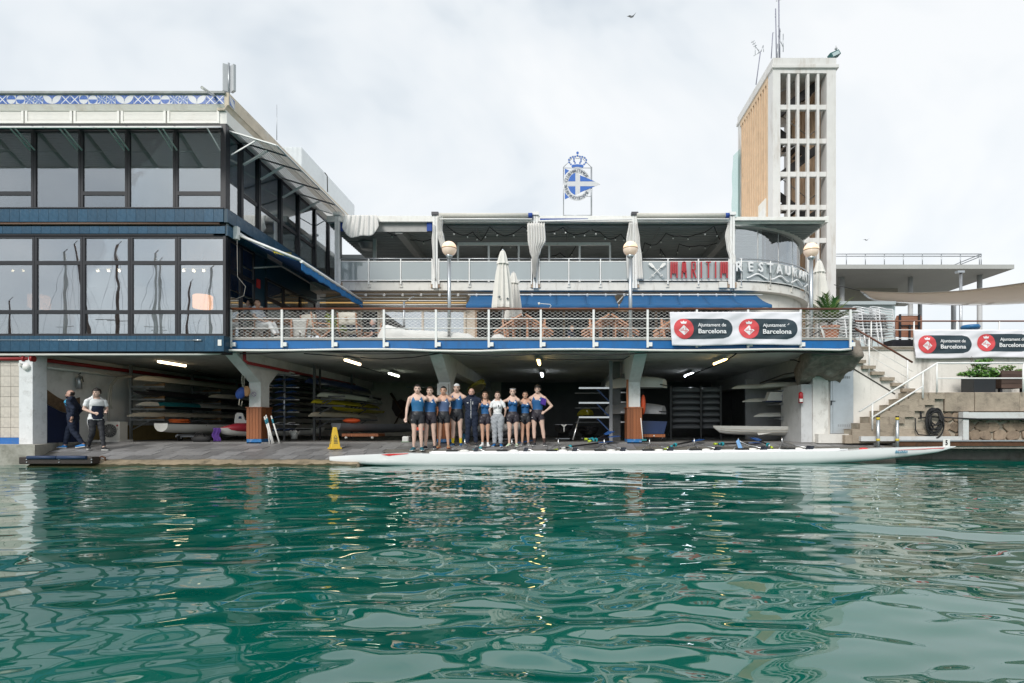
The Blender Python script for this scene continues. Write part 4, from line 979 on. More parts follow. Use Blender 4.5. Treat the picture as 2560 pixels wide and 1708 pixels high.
plate('crown_band',[(318,455),(335,428),(440,418),(550,428),(570,455),(560,485),(440,470),(330,485)],sgnb,-.012)
dots=[(445,183,27),(443,238,18),(395,262,17),(347,264,17),(299,282,17),(266,324,17),(270,377,17),(308,419,17),(493,262,17),(541,264,17),(592,284,17),(624,327,17),(617,382,17),(579,421,17),(369,300,17),(371,350,17),(394,391,17),(517,303,17),(516,352,17),(493,393,17)]
m=MB(); 
for pl in ([(308,419),(270,377),(266,324),(299,282),(347,264),(395,262),(443,245),(493,262),(541,264),(592,284),(624,327),(617,382),(579,421)],[(369,300),(371,350),(394,391)],[(517,303),(516,352),(493,393)]):
    for a,b_ in zip(pl,pl[1:]): m.bar(e2(*a,.012),e2(*b_,.012),.01,.066,up=(0,0,1)) if abs(a[0]-b_[0])>abs(a[1]-b_[1]) else m.bar(e2(*a,.012),e2(*b_,.066*0+.01),.066,.01,up=(0,1,0))
m.build('crown_outline',sgnw,ES)
for a,b_,r_ in dots:
    q=e2(a,b_,-.01); m=MB(); m.lathe([(r_*S(kz,21),0),(r_*S(kz,21),.02)],n=12); o=m.build('crown_pearl',sgnb,ES,local=True); o.matrix_local=Matrix.Translation(q-ORG[ES.name])@Matrix.Rotation(-math.pi/2,4,'X')
tm=mat('dark sign lettering',(.10,.12,.17),.5,var=0)
for word,a0,a1 in (('REIAL',232,267),('CLUB',285,319),('MARÍTIM',333,388),('DE',42,54),('BARCELONA',127,217)):
    for k,ch in enumerate(word):
        a=math.radians(a0+(a1-a0)*k/(len(word)-1)); q=e2(cx_+243*math.sin(a),cy_-284*math.cos(a),-.012)
        text(ch,tm,ES,q,.15,.004,'lettering',ry=a,height=.10 if ch!='Í' else .125,bold=0)

# ------------------------------------------------------------------ tower
TWD,TWB=24.0,28.6; tx0,tx1=X(1932,TWD),X(2090,TWD); tz=lambda py: Z(py,TWD)
TW=thing('clock_free_stair_tower','tall white concrete stair tower with open grid front and peach ribbed side','tower',((tx0+tx1)/2,26,.5)); TW.name='stair_tower'; ORG[TW.name]=Vector(((tx0+tx1)/2,26,.5))
tow=mat('tower concrete',(.68,.665,.65),.8,var=.06,scale=2,bump=.15,stain=(.34,.26,.19),st_scale=2.6,st_amt=.65,streak=6)
a_,b_=X(1951,TWD),X(2067,TWD)
def tb_(name,m_,*a,bevel=0): return MB().box(*a).build(name,m_,TW,bevel=bevel)
tb_('corner_pier',tow,tx0,a_,TWD,TWD+.55,.5,tz(172)); tb_('corner_pier',tow,b_,tx1,TWD,TWD+.55,.5,tz(172))
tb_('corner_pier',tow,tx0,tx0+.35,TWB-.4,TWB,.5,tz(172)); tb_('corner_pier',tow,tx1-.35,tx1,TWB-.4,TWB,.5,tz(172))
tb_('head_beam',tow,a_,b_,TWD+.002,TWD+.55,tz(183),tz(172))
tb_('cornice',tow,tx0-.06,tx1+.10,TWD-.08,TWB+.1,tz(172)+.002,tz(163),bevel=.02)
tb_('parapet',tow,tx0-.02,tx1+.0,TWD-.03,TWB,tz(163)+.001,tz(146))
for py in (266,351,434,517,600,690): tb_('floor_beam',tow,a_,b_,TWD+.06,TWD+.22,tz(py+6),tz(py-6))
for p_ in (1973,1996,2021,2046): tb_('mullion',tow,X(p_,TWD)-.052,X(p_,TWD)+.052,TWD+.02,TWD+.19,.5,tz(183))
n=12; st=(TWB-.4-TWD-.55)/n
for k in range(n): 
    y=TWD+.55+k*st
    MB().box(tx0-.015,tx0+.32,y+.03,y+.145,5.5,tz(186)).build('side_rib',peach,TW)
    MB().box(tx1-.16,tx1-.002,y+.05,y+.15,5.5,tz(186)).build('side_rib',peach,TW)
    if k>7 or k%2==0: MB().box(tx0+.26,tx0+.29,y+.145,y+st+.03,5.5,tz(186)).build('side_panel',peach,TW)
tb_('side_panel',peach,tx0+.22,tx0+.24,TWD+.5,TWB-.3,5.5,tz(440)); tb_('side_panel',peach,tx1-.14,tx1-.1,TWD+.5,TWB-.3,.5,tz(186))
tb_('side_head',peach,tx0-.015,tx0+.2,TWD+.55,TWB-.4,tz(186),tz(172)); tb_('side_head',peach,tx1-.2,tx1-.01,TWD+.55,TWB-.4,tz(186),tz(172))
for py in (266,434,600): tb_('landing',tow,tx0+.2,tx1-.2,TWB-1.1,TWB-.41,tz(py+8),tz(py))
tb_('roof_slab',tow,tx0+.01,tx1-.01,TWD+.02,TWB-.01,tz(176),tz(172)-.001)
MB().box(tx0-.03,tx0+.06,24.75,25.65,tz(545),tz(478)).build('side_plaster',cor,TW); MB().box(tx0-.04,tx0-.032,24.8,25.5,tz(545),tz(500)).build('side_window',white,TW)
stm=mat('dark stair steel',(.02,.019,.02),.6,var=.2)
for k,(z0_,z1_,s_) in enumerate(((tz(600),tz(517),1),(tz(517),tz(434),-1),(tz(434),tz(351),1),(tz(351),tz(266),-1),(tz(266),tz(186),1))):
    xa,xb=(tx0+.35,tx1-.45) if s_>0 else (tx1-.45,tx0+.35); yy=24.75+(k%2)*.7
    m=MB(); m.bar((xa,yy,z1_ if s_<0 else z0_),(xb,yy,z0_ if s_<0 else z1_),.05,.22) if False else m.bar((xa,yy,z0_),(xb,yy,z1_),.05,.34); fl=m.build('stair_flight',stm,TW)
    for q in range(8):
        u=(q+.5)/8; MB().box(xa+(xb-xa)*u-.12,xa+(xb-xa)*u+.12,yy+.03,yy+.85,z0_+(z1_-z0_)*u-.02,z0_+(z1_-z0_)*u+.015).build('stair_tread',stm,fl)
    MB().tube([(xa,yy,z0_+.85),(xb,yy,z1_+.85)],.018,6).build('stair_rail',steel,fl)
# green debris net on the far corner
gn=glass_mat('green net',.0,(.75,.88,.84),wav=0,diff=.22,dcol=(.30,.58,.50))
m=MB()
def nf(u,v):
    z_=tz(256)+(5.6-tz(256))*v; y=28.0+.75*u; bulge=.14*math.sin(v*3.1)**.5*(1-.2*v)*(.4+.6*u)
    return (tx0-.08-bulge*.55-.12*u+.02*math.sin(v*40),y,z_+.8*u*(1-v)*-.0)
m.sheet(nf,8,40); tag(m.build('debris_net',gn,at=(tx0-.1,28,5.6)),'pale green debris net hanging on the back corner of the stair tower','net')
# aerials and floodlight on the tower
def aer(label,segs,r=.02,cat='antenna',name='aerial_mast',D_=25.5,extra=None):
    t_=thing(name,label,cat,P(*segs[0][0],D_),'aerials on the tower roof')
    for k,(a,b_) in enumerate(segs): MB().tube([P(*a,D_),P(*b_,D_)],r if k==0 else r*.6,6).build('mast' if k==0 else 'element',steel if k else mat('mast violet grey',(.25,.25,.32),.5,var=.1),t_)
aer('tallest thin aerial mast on the tower roof with short dipoles',[((1948,146),(1947,0)),((1944,110),(1944,145)),((1945,90),(1958,118)),((1958,85),(1958,130)),((1950,72),(1950,145)),((1940,3),(1955,-2)),((1945,65),(1951,80))],.03)
aer('slim aerial rod with small cylinder on the tower roof',[((1941,146),(1939,22)),((1938,36),(1938,44))],.026)
aer('short aerial rod bent at the top on the tower roof',[((1928,146),(1932,82)),((1932,83),(1935,82))],.022)
aer('television aerial with grid reflector leaning on the tower roof',[((1890,212),(1901,130)),((1884,140),(1904,128)),((1880,103),(1898,130)),((1888,112),(1888,137)),((1908,113),(1909,130)),((1901,131),(1908,114)),((1878,107),(1886,102)),((1881,112),(1889,107)),((1884,117),(1892,113)),((1897,124),(1897,134))],.024,D_=27.0)
t_=thing('floodlight','teal floodlight on the tower parapet corner','floodlight',P(2080,146,24.2))
m=MB(); c=P(2085,138,24.15); m.obox(c,(.20,.03,.10),(.02,-.10,.02),(-.05,0,.09)); m.build('housing',mat('teal housing',(.03,.12,.12),.5,var=.1),t_,bevel=.01)
m=MB(); m.obox(c+Vector((.03,-.11,.0)),(.15,.02,.08),(0,-.008,0),(-.03,0,.065)); m.build('lens',mat('floodlight lens',(.45,.55,.56),.15,var=.05),t_)
MB().tube([P(2078,146,24.2),P(2080,139,24.2)],.03,6).build('bracket',steel,t_)
m=MB(); m.ball(P(2090,122,24.3),.06,10,8); m.tube([P(2090,132,24.3),P(2090,115,24.3)],.015,6); tag(m.build('security_camera',mat('dome grey',(.4,.41,.42),.3,var=.05),at=P(2090,132,24.3)),'small dome camera above the tower floodlight','camera')

# ------------------------------------------------------------------ distant pavilion and flat terrace at the right
PV=thing('modern_pavilion','modern concrete pavilion with thin cantilevered roof on round columns','building',(22,38,3.4))
pvc_=mat('pavilion concrete',(.40,.41,.40),.8,var=.08,scale=.6)
m=MB(); zr=10.67; m.box(12.5,28.2,35,46,zr,zr+.26); m.build('roof_slab',pvc_,PV)
for p_,D_,r_ in ((2105,37,.15),(2276,37,.15),(2384,41,.16),(2449,36.5,.15),(2300,44,.15)):
    x_=X(p_,D_); MB().tube([(x_,D_,3.4),(x_,D_,zr)],r_,16).build('column',mat('column grey',(.48,.49,.50),.6,var=.06),PV)
MB().box(12.5,X(2245,40),40,45.8,zr-1.15,zr-.001).build('roof_box',mat('pavilion beige',(.36,.34,.30),.8,var=.08),PV)
MB().box(12.5,X(2230,40),40.3,45.7,3.4,zr-1.15).build('glazed_core',glass_mat('pavilion glass',.5,(.3,.35,.36),wav=0),PV)
MB().box(12.5,X(2228,40),44,45,3.4,zr-1.2).build('core_wall',dark,PV)
for z_ in (zr+.75,zr+.35+.26): MB().tube([(12.6,35.3,z_+.25),(X(2453,35.3),35.3,z_+.25),(X(2453,35.3),38.3,z_+.25)],.03,6).build('roof_rail',steel,PV)
for k in range(9): x_=X(2116+k*47.5 if k<8 else 2453,35.3); MB().tube([(x_,35.3,zr+.26),(x_,35.3,zr+1.0)],.03,6).build('rail_post',steel,PV)
for p_,D_,lab in ((2402,30,'tall thin street lamp post with flat head behind the shade sail'),):
    t_=thing('street_lamp',lab,'lamp post',(X(p_,D_),D_,3.4)); MB().tube([(X(p_,D_),D_,3.4),(X(p_,D_),D_,Z(683,D_))],.07,8).build('post',steel,t_); MB().box(X(2391,D_),X(2408,D_),D_-.12,D_+.12,Z(683,D_),Z(678,D_)).build('lamp_head',galv,t_)
# shade sail
sail=glass_mat('cream shade sail',0,(.8,.7,.6),wav=0,diff=.99,dcol=(.88,.77,.65),trl=.62)
A_=P(2150,727,24); B_=P(2660,690,17.0); C_=P(2660,752,19.5); D0_=P(2190,752,25.0)
def sf(u,v):
    top=A_.lerp(B_,u); bot=D0_.lerp(C_,u); p=top.lerp(bot,v); p.z-=.25*math.sin(u*3.14)*(1-.3*v)+.10*math.sin(v*3.14); return p
t_=thing('shade_sail','large cream shade sail stretched over the right terrace','shade sail',B_)
m=MB(); m.sheet(sf,24,10,thick=(0,0,-.01)); m.build('fabric',sail,t_)
MB().tube([P(2085,712,24.0),A_],.015,6).build('rope',cable_m,t_)
# gulls
gull=mat('gull grey',(.35,.36,.38),.8,var=.1)
for p_,py,D_,k_,lab in ((1579,43,30,.22,'gull gliding high in the cloudy sky'),(2166,601,60,.36,'gull flying low beside the stair tower')):
    c=P(p_,py,D_); m=MB(); m.tube([c+Vector((-.18*k_*2,0,-.04)),c,c+Vector((.25*k_*2,0,.05))],[.01,.06*k_*2,.02],8)
    for s_ in (-1,1): m.add([c+Vector((0,-.06,.02)),c+Vector((s_*.35*2*k_*.6,-.05,.16*k_*2)),c+Vector((s_*1.05*k_*1.1,.0,.06+(.2 if s_>0 else -.02))),c+Vector((s_*.35*2*k_*.6,.10,.14*k_*2)),c+Vector((0,.1,.02))],[(0,1,3,4),(1,2,3)])
    tag(m.build('gull',gull,at=c),lab,'bird')
# ------------------------------------------------------------------ right side: walls, stairs, railings
ashlar=piece_mat('weathered ashlar',(.36,.30,.235),.9,var=.12,scale=4,bump=.6,bscale=18,stain=(.07,.06,.05),st_scale=2.5,st_amt=.75)
rubble=piece_mat('rubble stone',(.27,.205,.15),.9,var=.3,scale=6,bump=.8,bscale=16,stain=(.07,.055,.045),st_scale=4,st_amt=.7)
mortar=mat('pale mortar',(.42,.37,.30),.95,var=.2,scale=6,bump=.6,stain=(.12,.10,.08),st_scale=2,st_amt=.7)
wallw=mat('stained white wall',(.74,.715,.67),.85,var=.08,scale=2,bump=.25,bscale=16,stain=(.13,.11,.085),st_scale=1.7,st_amt=.85,streak=5)
WR=17.6
RW=thing('retaining_wall','stained white retaining wall carrying the right hand terrace','wall',(13,WR,.5))
MB().box(8.17,40,WR,18.2,.5,3.44).build('wall',wallw,RW); MB().box(8.0,60,WR-.05,34,3.345,3.455).build('terrace_slab',mat('terrace floor'),RW)
MB().box(8.0,40,WR-.06,WR-.051,3.37,3.455).build('slab_edge',mat('mossy edge',(.22,.19,.15),.9,var=.4,scale=8,bump=.5),RW)
sd_=16.8
ST=thing('white_stair','white rendered stair with stone treads and grey metal door below','stairs',(9.2,sd_,.5))
q=lambda px_,py: (X(px_,sd_),sd_,Z(py,sd_))
treads=[(2113,890),(2128,904),(2152,918),(2174,933),(2199,947),(2225,961),(2250,975)]
poly=[(2057,1095),(2057,866),(2118,866)]
for a,py in treads: poly+=[(a+6,py),(a+6+ (treads[1][0]-treads[0][0]+9),py)]
poly=[(2057,1095),(2057,872),(2112,872),(2121,890),(2297,986),(2330,986),(2330,1095)]
m=MB(); m.prism([q(*a) for a in poly],(0,WR-sd_-.002,0)); m.build('stair_wall',wallw,ST)
for a,py in treads: piece('tread',ashlar,ST,X(a,sd_),X(a+32,sd_),sd_-.12,WR-.01,Z(py+5,sd_),Z(py-3,sd_))
m=MB(); m.bar(Vector(q(2100,902))+Vector((0,-.01,0)),Vector(q(2237,985))+Vector((0,-.01,0)),.02,.03); m.build('string_line',mat('dark joint',(.06,.055,.05),.9,var=.2),ST)
dr=MB().box(X(2074,sd_),X(2131,sd_),sd_-.06,sd_-.015,Z(1084,sd_),Z(926,sd_)).build('door',mat('galvanised door',(.50,.54,.57),.38,metal=.55,var=.10,scale=2,stain=(.35,.36,.36),st_amt=.4),ST,bevel=.006)
MB().box(X(2071,sd_),X(2134,sd_),sd_-.045,sd_-.002,Z(926,sd_)+.002,Z(918,sd_)).build('door_gap',dark,ST)
MB().box(X(2080,sd_)-.01,X(2080,sd_)+.01,sd_-.075,sd_-.06,Z(1084,sd_)+.02,Z(926,sd_)-.02).build('door_seam',galv,ST)
m=MB(); hp=P(2079,1003,sd_-.10); m.bar(hp,hp+Vector((.11,0,0)),.02,.02); m.bar(hp+Vector((0,.02,.02)),hp+Vector((0,.02,-.12)),.03,.02); m.build('handle',black_metal,dr)
for k in range(7):
    for py in (944,1064): MB().box(X(2092+k*4.6,sd_),X(2092+k*4.6+2.8,sd_),sd_-.064,sd_-.061,Z(py+3,sd_),Z(py-3,sd_)).build('vent_slot',mat('vent shade grey',(.30,.32,.34),.6,var=0),dr)
MB().box(X(2040,16.6),X(2118,16.6),16.45,16.79,.50,Z(1085,16.6)).build('door_step',plaster,ST)
MB().box(X(2108,16.4),X(2160,16.4),16.28,16.449,.50,Z(1088,16.4)).build('door_step',ashlar,ST)
# stone steps
SS=thing('stone_steps','weathered stone steps climbing from the quay to the white wall','stairs',(10,16.4,.5)); D_=16.3
stp=[(2129,1074),(2148,1059),(2173,1043),(2198,1028),(2223,1013),(2247,998),(2272,982)]
zprev=.5
for k,(a,py) in enumerate(stp):
    z1=Z(py,D_); nx=stp[k+1][0] if k<6 else 2361; fr=min(2361,a+ (88 if k>0 else 190))
    MB().box(X(a,D_),X(2361,D_),D_+.06,16.795,zprev+.001,z1-.001).build('step_core',mortar,SS)
    cut=[a,a+(fr-a)*.55,fr]
    for c,d in zip(cut,cut[1:]): piece('step_stone',ashlar,SS,X(c,D_)+.003,X(d,D_)-.003,D_-.02-random.uniform(0,.02),D_+.055,zprev+.004,z1+.004)
    MB().box(X(a,D_)-.01,X(2361,D_),D_+.058,16.79,z1,z1+.012).build('step_top',ashlar,SS)
    zprev=z1
# ashlar parapet and rubble
SW=thing('stone_quay_wall','quay wall of big ashlar blocks over rubble masonry','wall',(13,16.4,.5))
z_t,z_m=Z(981,16.35),Z(1030,16.35)
MB().box(X(2361,16.35)+.004,30,16.45,WR-.02,.5,z_t-.06).build('wall_core',mortar,SW)
xs=[2361,2436,2549,2650,2760,2880,3000]
for a,b_ in zip(xs,xs[1:]): MB().box(X(a,16.35)+.008,X(b_,16.35)-.008,16.33+random.uniform(-.015,.015),16.9,z_m+.01,z_t).build('ashlar_block',ashlar,SW,bevel=.02)
MB().box(X(2290,16.4),X(2361,16.35),16.40,16.45,.5,Z(1045,16.4)).build('mortar_face',mortar,SW)
rr=random.Random(5); cw,chh=.38,.27; z=.58; row=0
while z<z_m-.08:
    x=X(2288,16.4)+(row%2)*cw*.5
    while x<19.5:
        if x<X(2361,16.4)-.1 and z>Z(1052,16.4): x+=cw; continue
        c=Vector((x+cw/2+rr.uniform(-.09,.09),16.40,min(z+chh/2+rr.uniform(-.03,.03),z_m-.13))); n=7; pts=[]
        for k in range(n):
            a=6.283*k/n+rr.uniform(-.35,.35); r_=rr.uniform(.74,1.02); pts.append(c+Vector((math.cos(a)*cw*.60*r_,0,math.sin(a)*chh*.66*r_)))
        m=MB(); ctr=c+Vector((0,-.02-rr.uniform(0,.015),0)); back=[p+Vector((0,.08,0)) for p in pts]; fr_=[p.lerp(ctr,.10)+Vector((0,-.010,rr.uniform(-.008,.008))) for p in pts]
        vs=back+pts+fr_; fs=[(i,(i+1)%n,n+(i+1)%n,n+i) for i in range(n)]+[(n+i,n+(i+1)%n,2*n+(i+1)%n,2*n+i) for i in range(n)]+[tuple(2*n+i for i in range(n))]
        m.add(vs,fs); m.build('rubble_stone',rubble,SW); x+=cw
    z+=chh; row+=1
FR=thing('steel_quay_frame','white steel channel frame fixed along the stone quay wall','frame',(12,16.2,.6))
grey_w=mat('pale grey steel paint',(.60,.61,.61),.5,var=.07,stain=(.35,.28,.2),st_scale=5,st_amt=.4)
fz2=lambda py: Z(py,16.2); fx2=lambda p_: X(p_,16.2)
MB().box(fx2(2417)+.002,30,16.14,16.30,fz2(1046),fz2(1031)).build('channel',grey_w,FR); MB().box(fx2(2403),fx2(2417),16.12,16.31,.605,fz2(1030)).build('upright',grey_w,FR)
MB().box(fx2(2150),fx2(2402),16.14,16.28,fz2(1103),fz2(1091)).build('channel',grey_w,FR)
# hose
hs=thing('hose_coil','coiled black hose hanging on the quay wall beside the stone steps','hose',P(2338,1080,16.2))
m=MB(); rr=random.Random(2)
for k in range(9):
    cxh=2337+rr.uniform(-5,5); cyh=1030+k*2.2+rr.uniform(-4,4); ra=rr.uniform(15,24); rb_=rr.uniform(16,24)+k*2.0
    m.tube([P(cxh+ra*math.cos(a*.2618),cyh+12+rb_*math.sin(a*.2618),16.16+rr.uniform(-.02,.02)+.03*math.sin(a)) for a in range(25)],.022,6,caps=False)
m.build('coil',rubber,hs)
m=MB(); m.tube([P(2288,1045,16.2),P(2289,1075,16.18),P(2296,1087,16.15),P(2320,1089,16.15),P(2345,1087,16.15)],.018,6); m.build('tail',rubber,hs)
m=MB(); m.tube([P(2296,1046,16.25),P(2330,1042,16.25),P(2400,1046,16.10),P(2480,1049,16.10),P(2660,1048,16.1)],.02,6); m.build('supply_line',rubber,hs)
MB().bar(P(2300,1012,16.3),P(2303,1045,16.3),.03,.03).build('bracket',black_metal,hs)
# railings
def rail_thing(label,name='stair_railing'): return thing(name,label,'railing',(10,16.2,.5))
R1=rail_thing('white tubular handrail beside the stone steps turning along the planters')
D_=16.22; tb=lambda pts,r=.026,nm='rail',mm=white_metal,par=R1,D_=D_: MB().tube([P(a,b_,D_) for a,b_ in pts],r,8).build(nm,mm,par)
tb([(2148,1029),(2343,908),(2660,908)]); tb([(2182,1043),(2307,966)],.022); tb([(2343,946),(2660,946)],.02)
for a,y0,y1 in ((2181,1074,1008),(2307,996,931),(2342,981,908),(2558,981,908)): tb([(a,y0),(a,y1)],.024,'post')
R2=rail_thing('sloping railing with brown wooden handrail on the white stair'); D2=16.7
tb([(2138,822),(2281,906)],.03,'handrail',mahog,R2,D2)
for k in (1,2,3): tb([(2138,822+k*23),(2281,906+k*23)],.007,'wire',white_metal,R2,D2)
for a,y0,y1 in ((2173,932,842),(2269,985,898)): tb([(a,y0),(a,y1)],.02,'post',white_metal,R2,D2)
R3=rail_thing('long brown topped railing along the right hand terrace','terrace_railing'); D3=17.55
tb([(2138,803),(2800,803)],.024,'handrail',mahog,R3,D3)
for py in (825,846,867): tb([(2138,py),(2800,py)],.011,'rail',white_metal,R3,D3)
for a in (2178,2285,2392,2498,2604): tb([(a,870),(a,803)],.022,'post',white_metal,R3,D3)
for a,lab in ((2195,'galvanised quay post with yellow bands nearer the stone steps'),(2243,'galvanised quay post with yellow bands and black cap nearer the hose')):
    t_=thing('mooring_post',lab,'post',(X(a,15.95),15.95,.1)); MB().tube([P(a,1140,15.95),P(a,1043,15.95)],.045,10).build('tube',galv,t_)
    for py in (1047,1100): MB().tube([P(a,py+3,15.95),P(a,py-3,15.95)],.049,10).build('band',mat('yellow band',(.62,.48,.05),.5,var=.1),t_)
    MB().tube([P(a,1044,15.95),P(a,1040,15.95)],.046,10).build('cap',black_metal,t_)
    MB().box(X(a,15.95)-.04,X(a,15.95)+.04,15.95,16.10,.44,.52).build('clamp',steel,t_)
# planters
def leaves(center,rad,n,size,rnd,mb,mi=0,up=.3):
    for _ in range(n):
        d=Vector((rnd.gauss(0,1),rnd.gauss(0,1),rnd.gauss(0,1))); d=d.normalized()*rnd.random()**.45
        c=Vector((center[0]+d.x*rad[0],center[1]+d.y*rad[1],center[2]+d.z*rad[2]))
        a=Vector((rnd.gauss(0,1),rnd.gauss(0,1),rnd.gauss(0,.6))).normalized(); nrm=Vector((rnd.gauss(0,.7),rnd.gauss(-.5,.7),rnd.gauss(up+.6,.5))); b=a.cross(nrm)
        b=b.normalized() if b.length>.01 else Vector((0,0,1)); s=size*rnd.uniform(.6,1.3)
        mb.add([c-a*s,c+b*s*.5-a*s*.1,c+a*s,c-b*s*.5-a*s*.1],[(0,1,2,3)],mi if not isinstance(mi,tuple) else rnd.choice(mi))
lf1=mat('bright green leaf',(.12,.27,.045),.5,var=.25,scale=15); lf2=mat('dark green leaf',(.04,.13,.03),.5,var=.25,scale=15); lf3=mat('olive leaf',(.16,.20,.06),.6,var=.2); bark=mat('bark',(.10,.07,.05),.9,var=.3)
rnd=random.Random(8)
t_=thing('potted_shrub','bright green leafy shrub in a black square planter','plant',(X(2453,16.95),16.95,z_t))
MB().box(X(2426,16.9),X(2480,16.9),16.75,17.3,z_t,Z(945,16.9)).build('planter',mat('black planter',(.015,.018,.022),.45,var=.1),t_,bevel=.012)
for k in range(7): a=P(2450+rnd.uniform(-12,12),950,17.0); MB().tube([a,a+Vector((rnd.uniform(-.35,.35),rnd.uniform(-.15,.15),rnd.uniform(.35,.7)))],[.012,.005],5).build('stem',bark,t_)
m=MB()
for a,b_,rx,rz_ in ((2440,932,22,14),(2465,928,20,13),(2480,935,16,12),(2415,935,20,6),(2447,912,13,14),(2466,905,8,10),(2455,940,26,9)): leaves(P(a,b_,17.0),(S(rx,17),.25,S(rz_,17)),170,.05,rnd,m,(0,0,1))
m.build('crown',[lf1,lf2],t_)
t_=thing('wooden_planter','slatted dark wooden planter box with low olive plants','plant',(X(2524,16.95),16.95,z_t))
pw=wood_mat('dark planter wood',(.05,.028,.02),(.11,.07,.055),.7,axis=0)
for k in range(4): piece('slat',pw,t_,X(2492,16.9),X(2557,16.9),16.72,16.75,Z(972-k*11,16.9)+.006,Z(961-k*11,16.9)-.004)
MB().box(X(2493,16.9),X(2556,16.9),16.752,17.3,Z(971,16.9),Z(932,16.9)).build('soil_box',pw,t_)
for a in (2497,2551): MB().box(X(a,16.9)-.03,X(a,16.9)+.03,16.8,16.9,z_t,Z(971,16.9)).build('foot',black_metal,t_)
m=MB()
for a,b_,rx,rz_ in ((2505,922,13,10),(2525,920,9,8),(2548,927,8,4)): leaves(P(a,b_,17.0),(S(rx,17),.2,S(rz_,17)),110,.04,rnd,m,(0,1))
m.build('crown',[lf3,lf1],t_)

# ------------------------------------------------------------------ banners
ban=mat('banner cloth',(.76,.75,.80),.75,var=.03,scale=2); bred=mat('banner red',(.66,.075,.085),.7,var=.05); bblk=mat('banner slate',(.025,.045,.06),.65,var=.1,scale=5); bwh=mat('banner print white',(.80,.80,.82),.7,var=0)
def banner(label,p0,p1,y0,y1,D_,logos,lean=0,sag=3):
    t_=thing('banner',label,'banner',P((p0+p1)/2,y1,D_),'event banners on the railings')
    def pt(px_,py,off=0):
        u=(px_-p0)/(p1-p0); v=(py-y0)/(y1-y0)
        k=.012*math.sin(u*23+v*5)+.010*math.sin(u*9-v*7)+.006*math.sin(v*21+u*31)
        return P(px_+lean*v*(1-u),py+sag*math.sin(u*3.14*2.5)*.35*v-2*u*v,D_)+Vector((0,k-off,0))
    m=MB(); m.sheet(lambda u,v: pt(p0+(p1-p0)*u,y0+(y1-y0)*v),80,20,thick=(0,.004,0)); m.build('cloth',ban,t_)
    def flat(name,pts,mm,off): # closed outline as fan of strips following the cloth
        cxm=sum(p[0] for p in pts)/len(pts); cym=sum(p[1] for p in pts)/len(pts); m=MB(); vs=[pt(cxm,cym,off)]+[pt(a,b_,off) for a,b_ in pts]
        m.add(vs,[(0,1+(i+1)%len(pts),1+i) for i in range(len(pts))]); m.build(name,mm,t_)
    def strip(name,f0,f1,ya,yb,n,mm,off):
        m=MB(); m.sheet(lambda u,v: pt(f0(v)+(f1(v)-f0(v))*u,ya+(yb-ya)*v,off),n,12); m.build(name,mm,t_)
    for cx_,cy_,r_,xe in logos:
        strip('dark_pill',lambda v:cx_,lambda v:xe-r_+math.sqrt(max(0,1-(2*v-1)**2))*r_,cy_-r_,cy_+r_,30,bblk,.008)
        m=MB(); rings=[[pt(cx_+r_*k/5*math.cos(a*.2618),cy_+r_*k/5*math.sin(a*.2618),.015) for a in range(24)] for k in range(1,6)]
        vs=[pt(cx_,cy_,.015)]+[p for r2 in rings for p in r2]; fs=[(0,1+(a+1)%24,1+a) for a in range(24)]
        for k in range(4): fs+=[(1+k*24+a,1+k*24+(a+1)%24,1+(k+1)*24+(a+1)%24,1+(k+1)*24+a) for a in range(24)]
        m.add(vs,fs); m.build('red_disc',bred,t_)
        g=r_/25
        flat('shield',[(cx_,cy_-9*g),(cx_+13*g,cy_+4*g),(cx_,cy_+16*g),(cx_-13*g,cy_+4*g)],bwh,.022)
        for dx_ in (-8,-5,-2): flat('shield_stripe',[(cx_+dx_*g-.7,cy_+4*g-8*g*(1+dx_/13)*.8),(cx_+dx_*g+.7,cy_+4*g-8*g*(1+dx_/13)*.8),(cx_+dx_*g+.7,cy_+3*g),(cx_+dx_*g-.7,cy_+3*g)],bred,.027)
        for dx_ in (2.5,5.5,8.5): flat('shield_stripe',[(cx_+dx_*g-.7,cy_+5*g),(cx_+dx_*g+.7,cy_+5*g),(cx_+dx_*g+.7,cy_+4*g+9*g*(1-dx_/13)),(cx_+dx_*g-.7,cy_+4*g+9*g*(1-dx_/13))],bred,.027)
        flat('shield_cross',[(cx_+4*g,cy_-4*g),(cx_+5.5*g,cy_-3*g),(cx_+5.5*g,cy_+3*g),(cx_+4*g,cy_+3*g)],bred,.027); flat('shield_cross',[(cx_-9*g,cy_+4*g),(cx_+9*g,cy_+4*g),(cx_+9*g,cy_+5*g),(cx_-9*g,cy_+5*g)],bred,.027)
        flat('crown',[(cx_-6*g,cy_-12*g),(cx_-8*g,cy_-18*g),(cx_-4*g,cy_-16*g),(cx_,cy_-20*g),(cx_+4*g,cy_-16*g),(cx_+8*g,cy_-18*g),(cx_+6*g,cy_-12*g)],bwh,.022)
        tx=cx_+r_+ (xe-cx_-r_)*.5-3*g; w_=S(70*g,D_)
        text('Ajuntament de',bwh,t_,pt(tx,cy_-8*g,.03),.15,.002,'lettering',width=w_,height=S(11.5*g,D_),bold=.002); text('Barcelona',bwh,t_,pt(tx,cy_+6.5*g,.03),.2,.002,'lettering',width=w_,height=S(11.5*g,D_),bold=.004)
banner('white banner with two red and dark logos on the blue edged terrace railing',1674,2004,780,864,15.13,[(1706.5,822,25,1830),(1871,823.5,25.5,1993)],lean=6)
banner('white banner with two red and dark logos on the railing above the planters',2284,2625,825,896,17.45,[(2315,861,22.5,2427),(2464,858,22.5,2576)],lean=5)

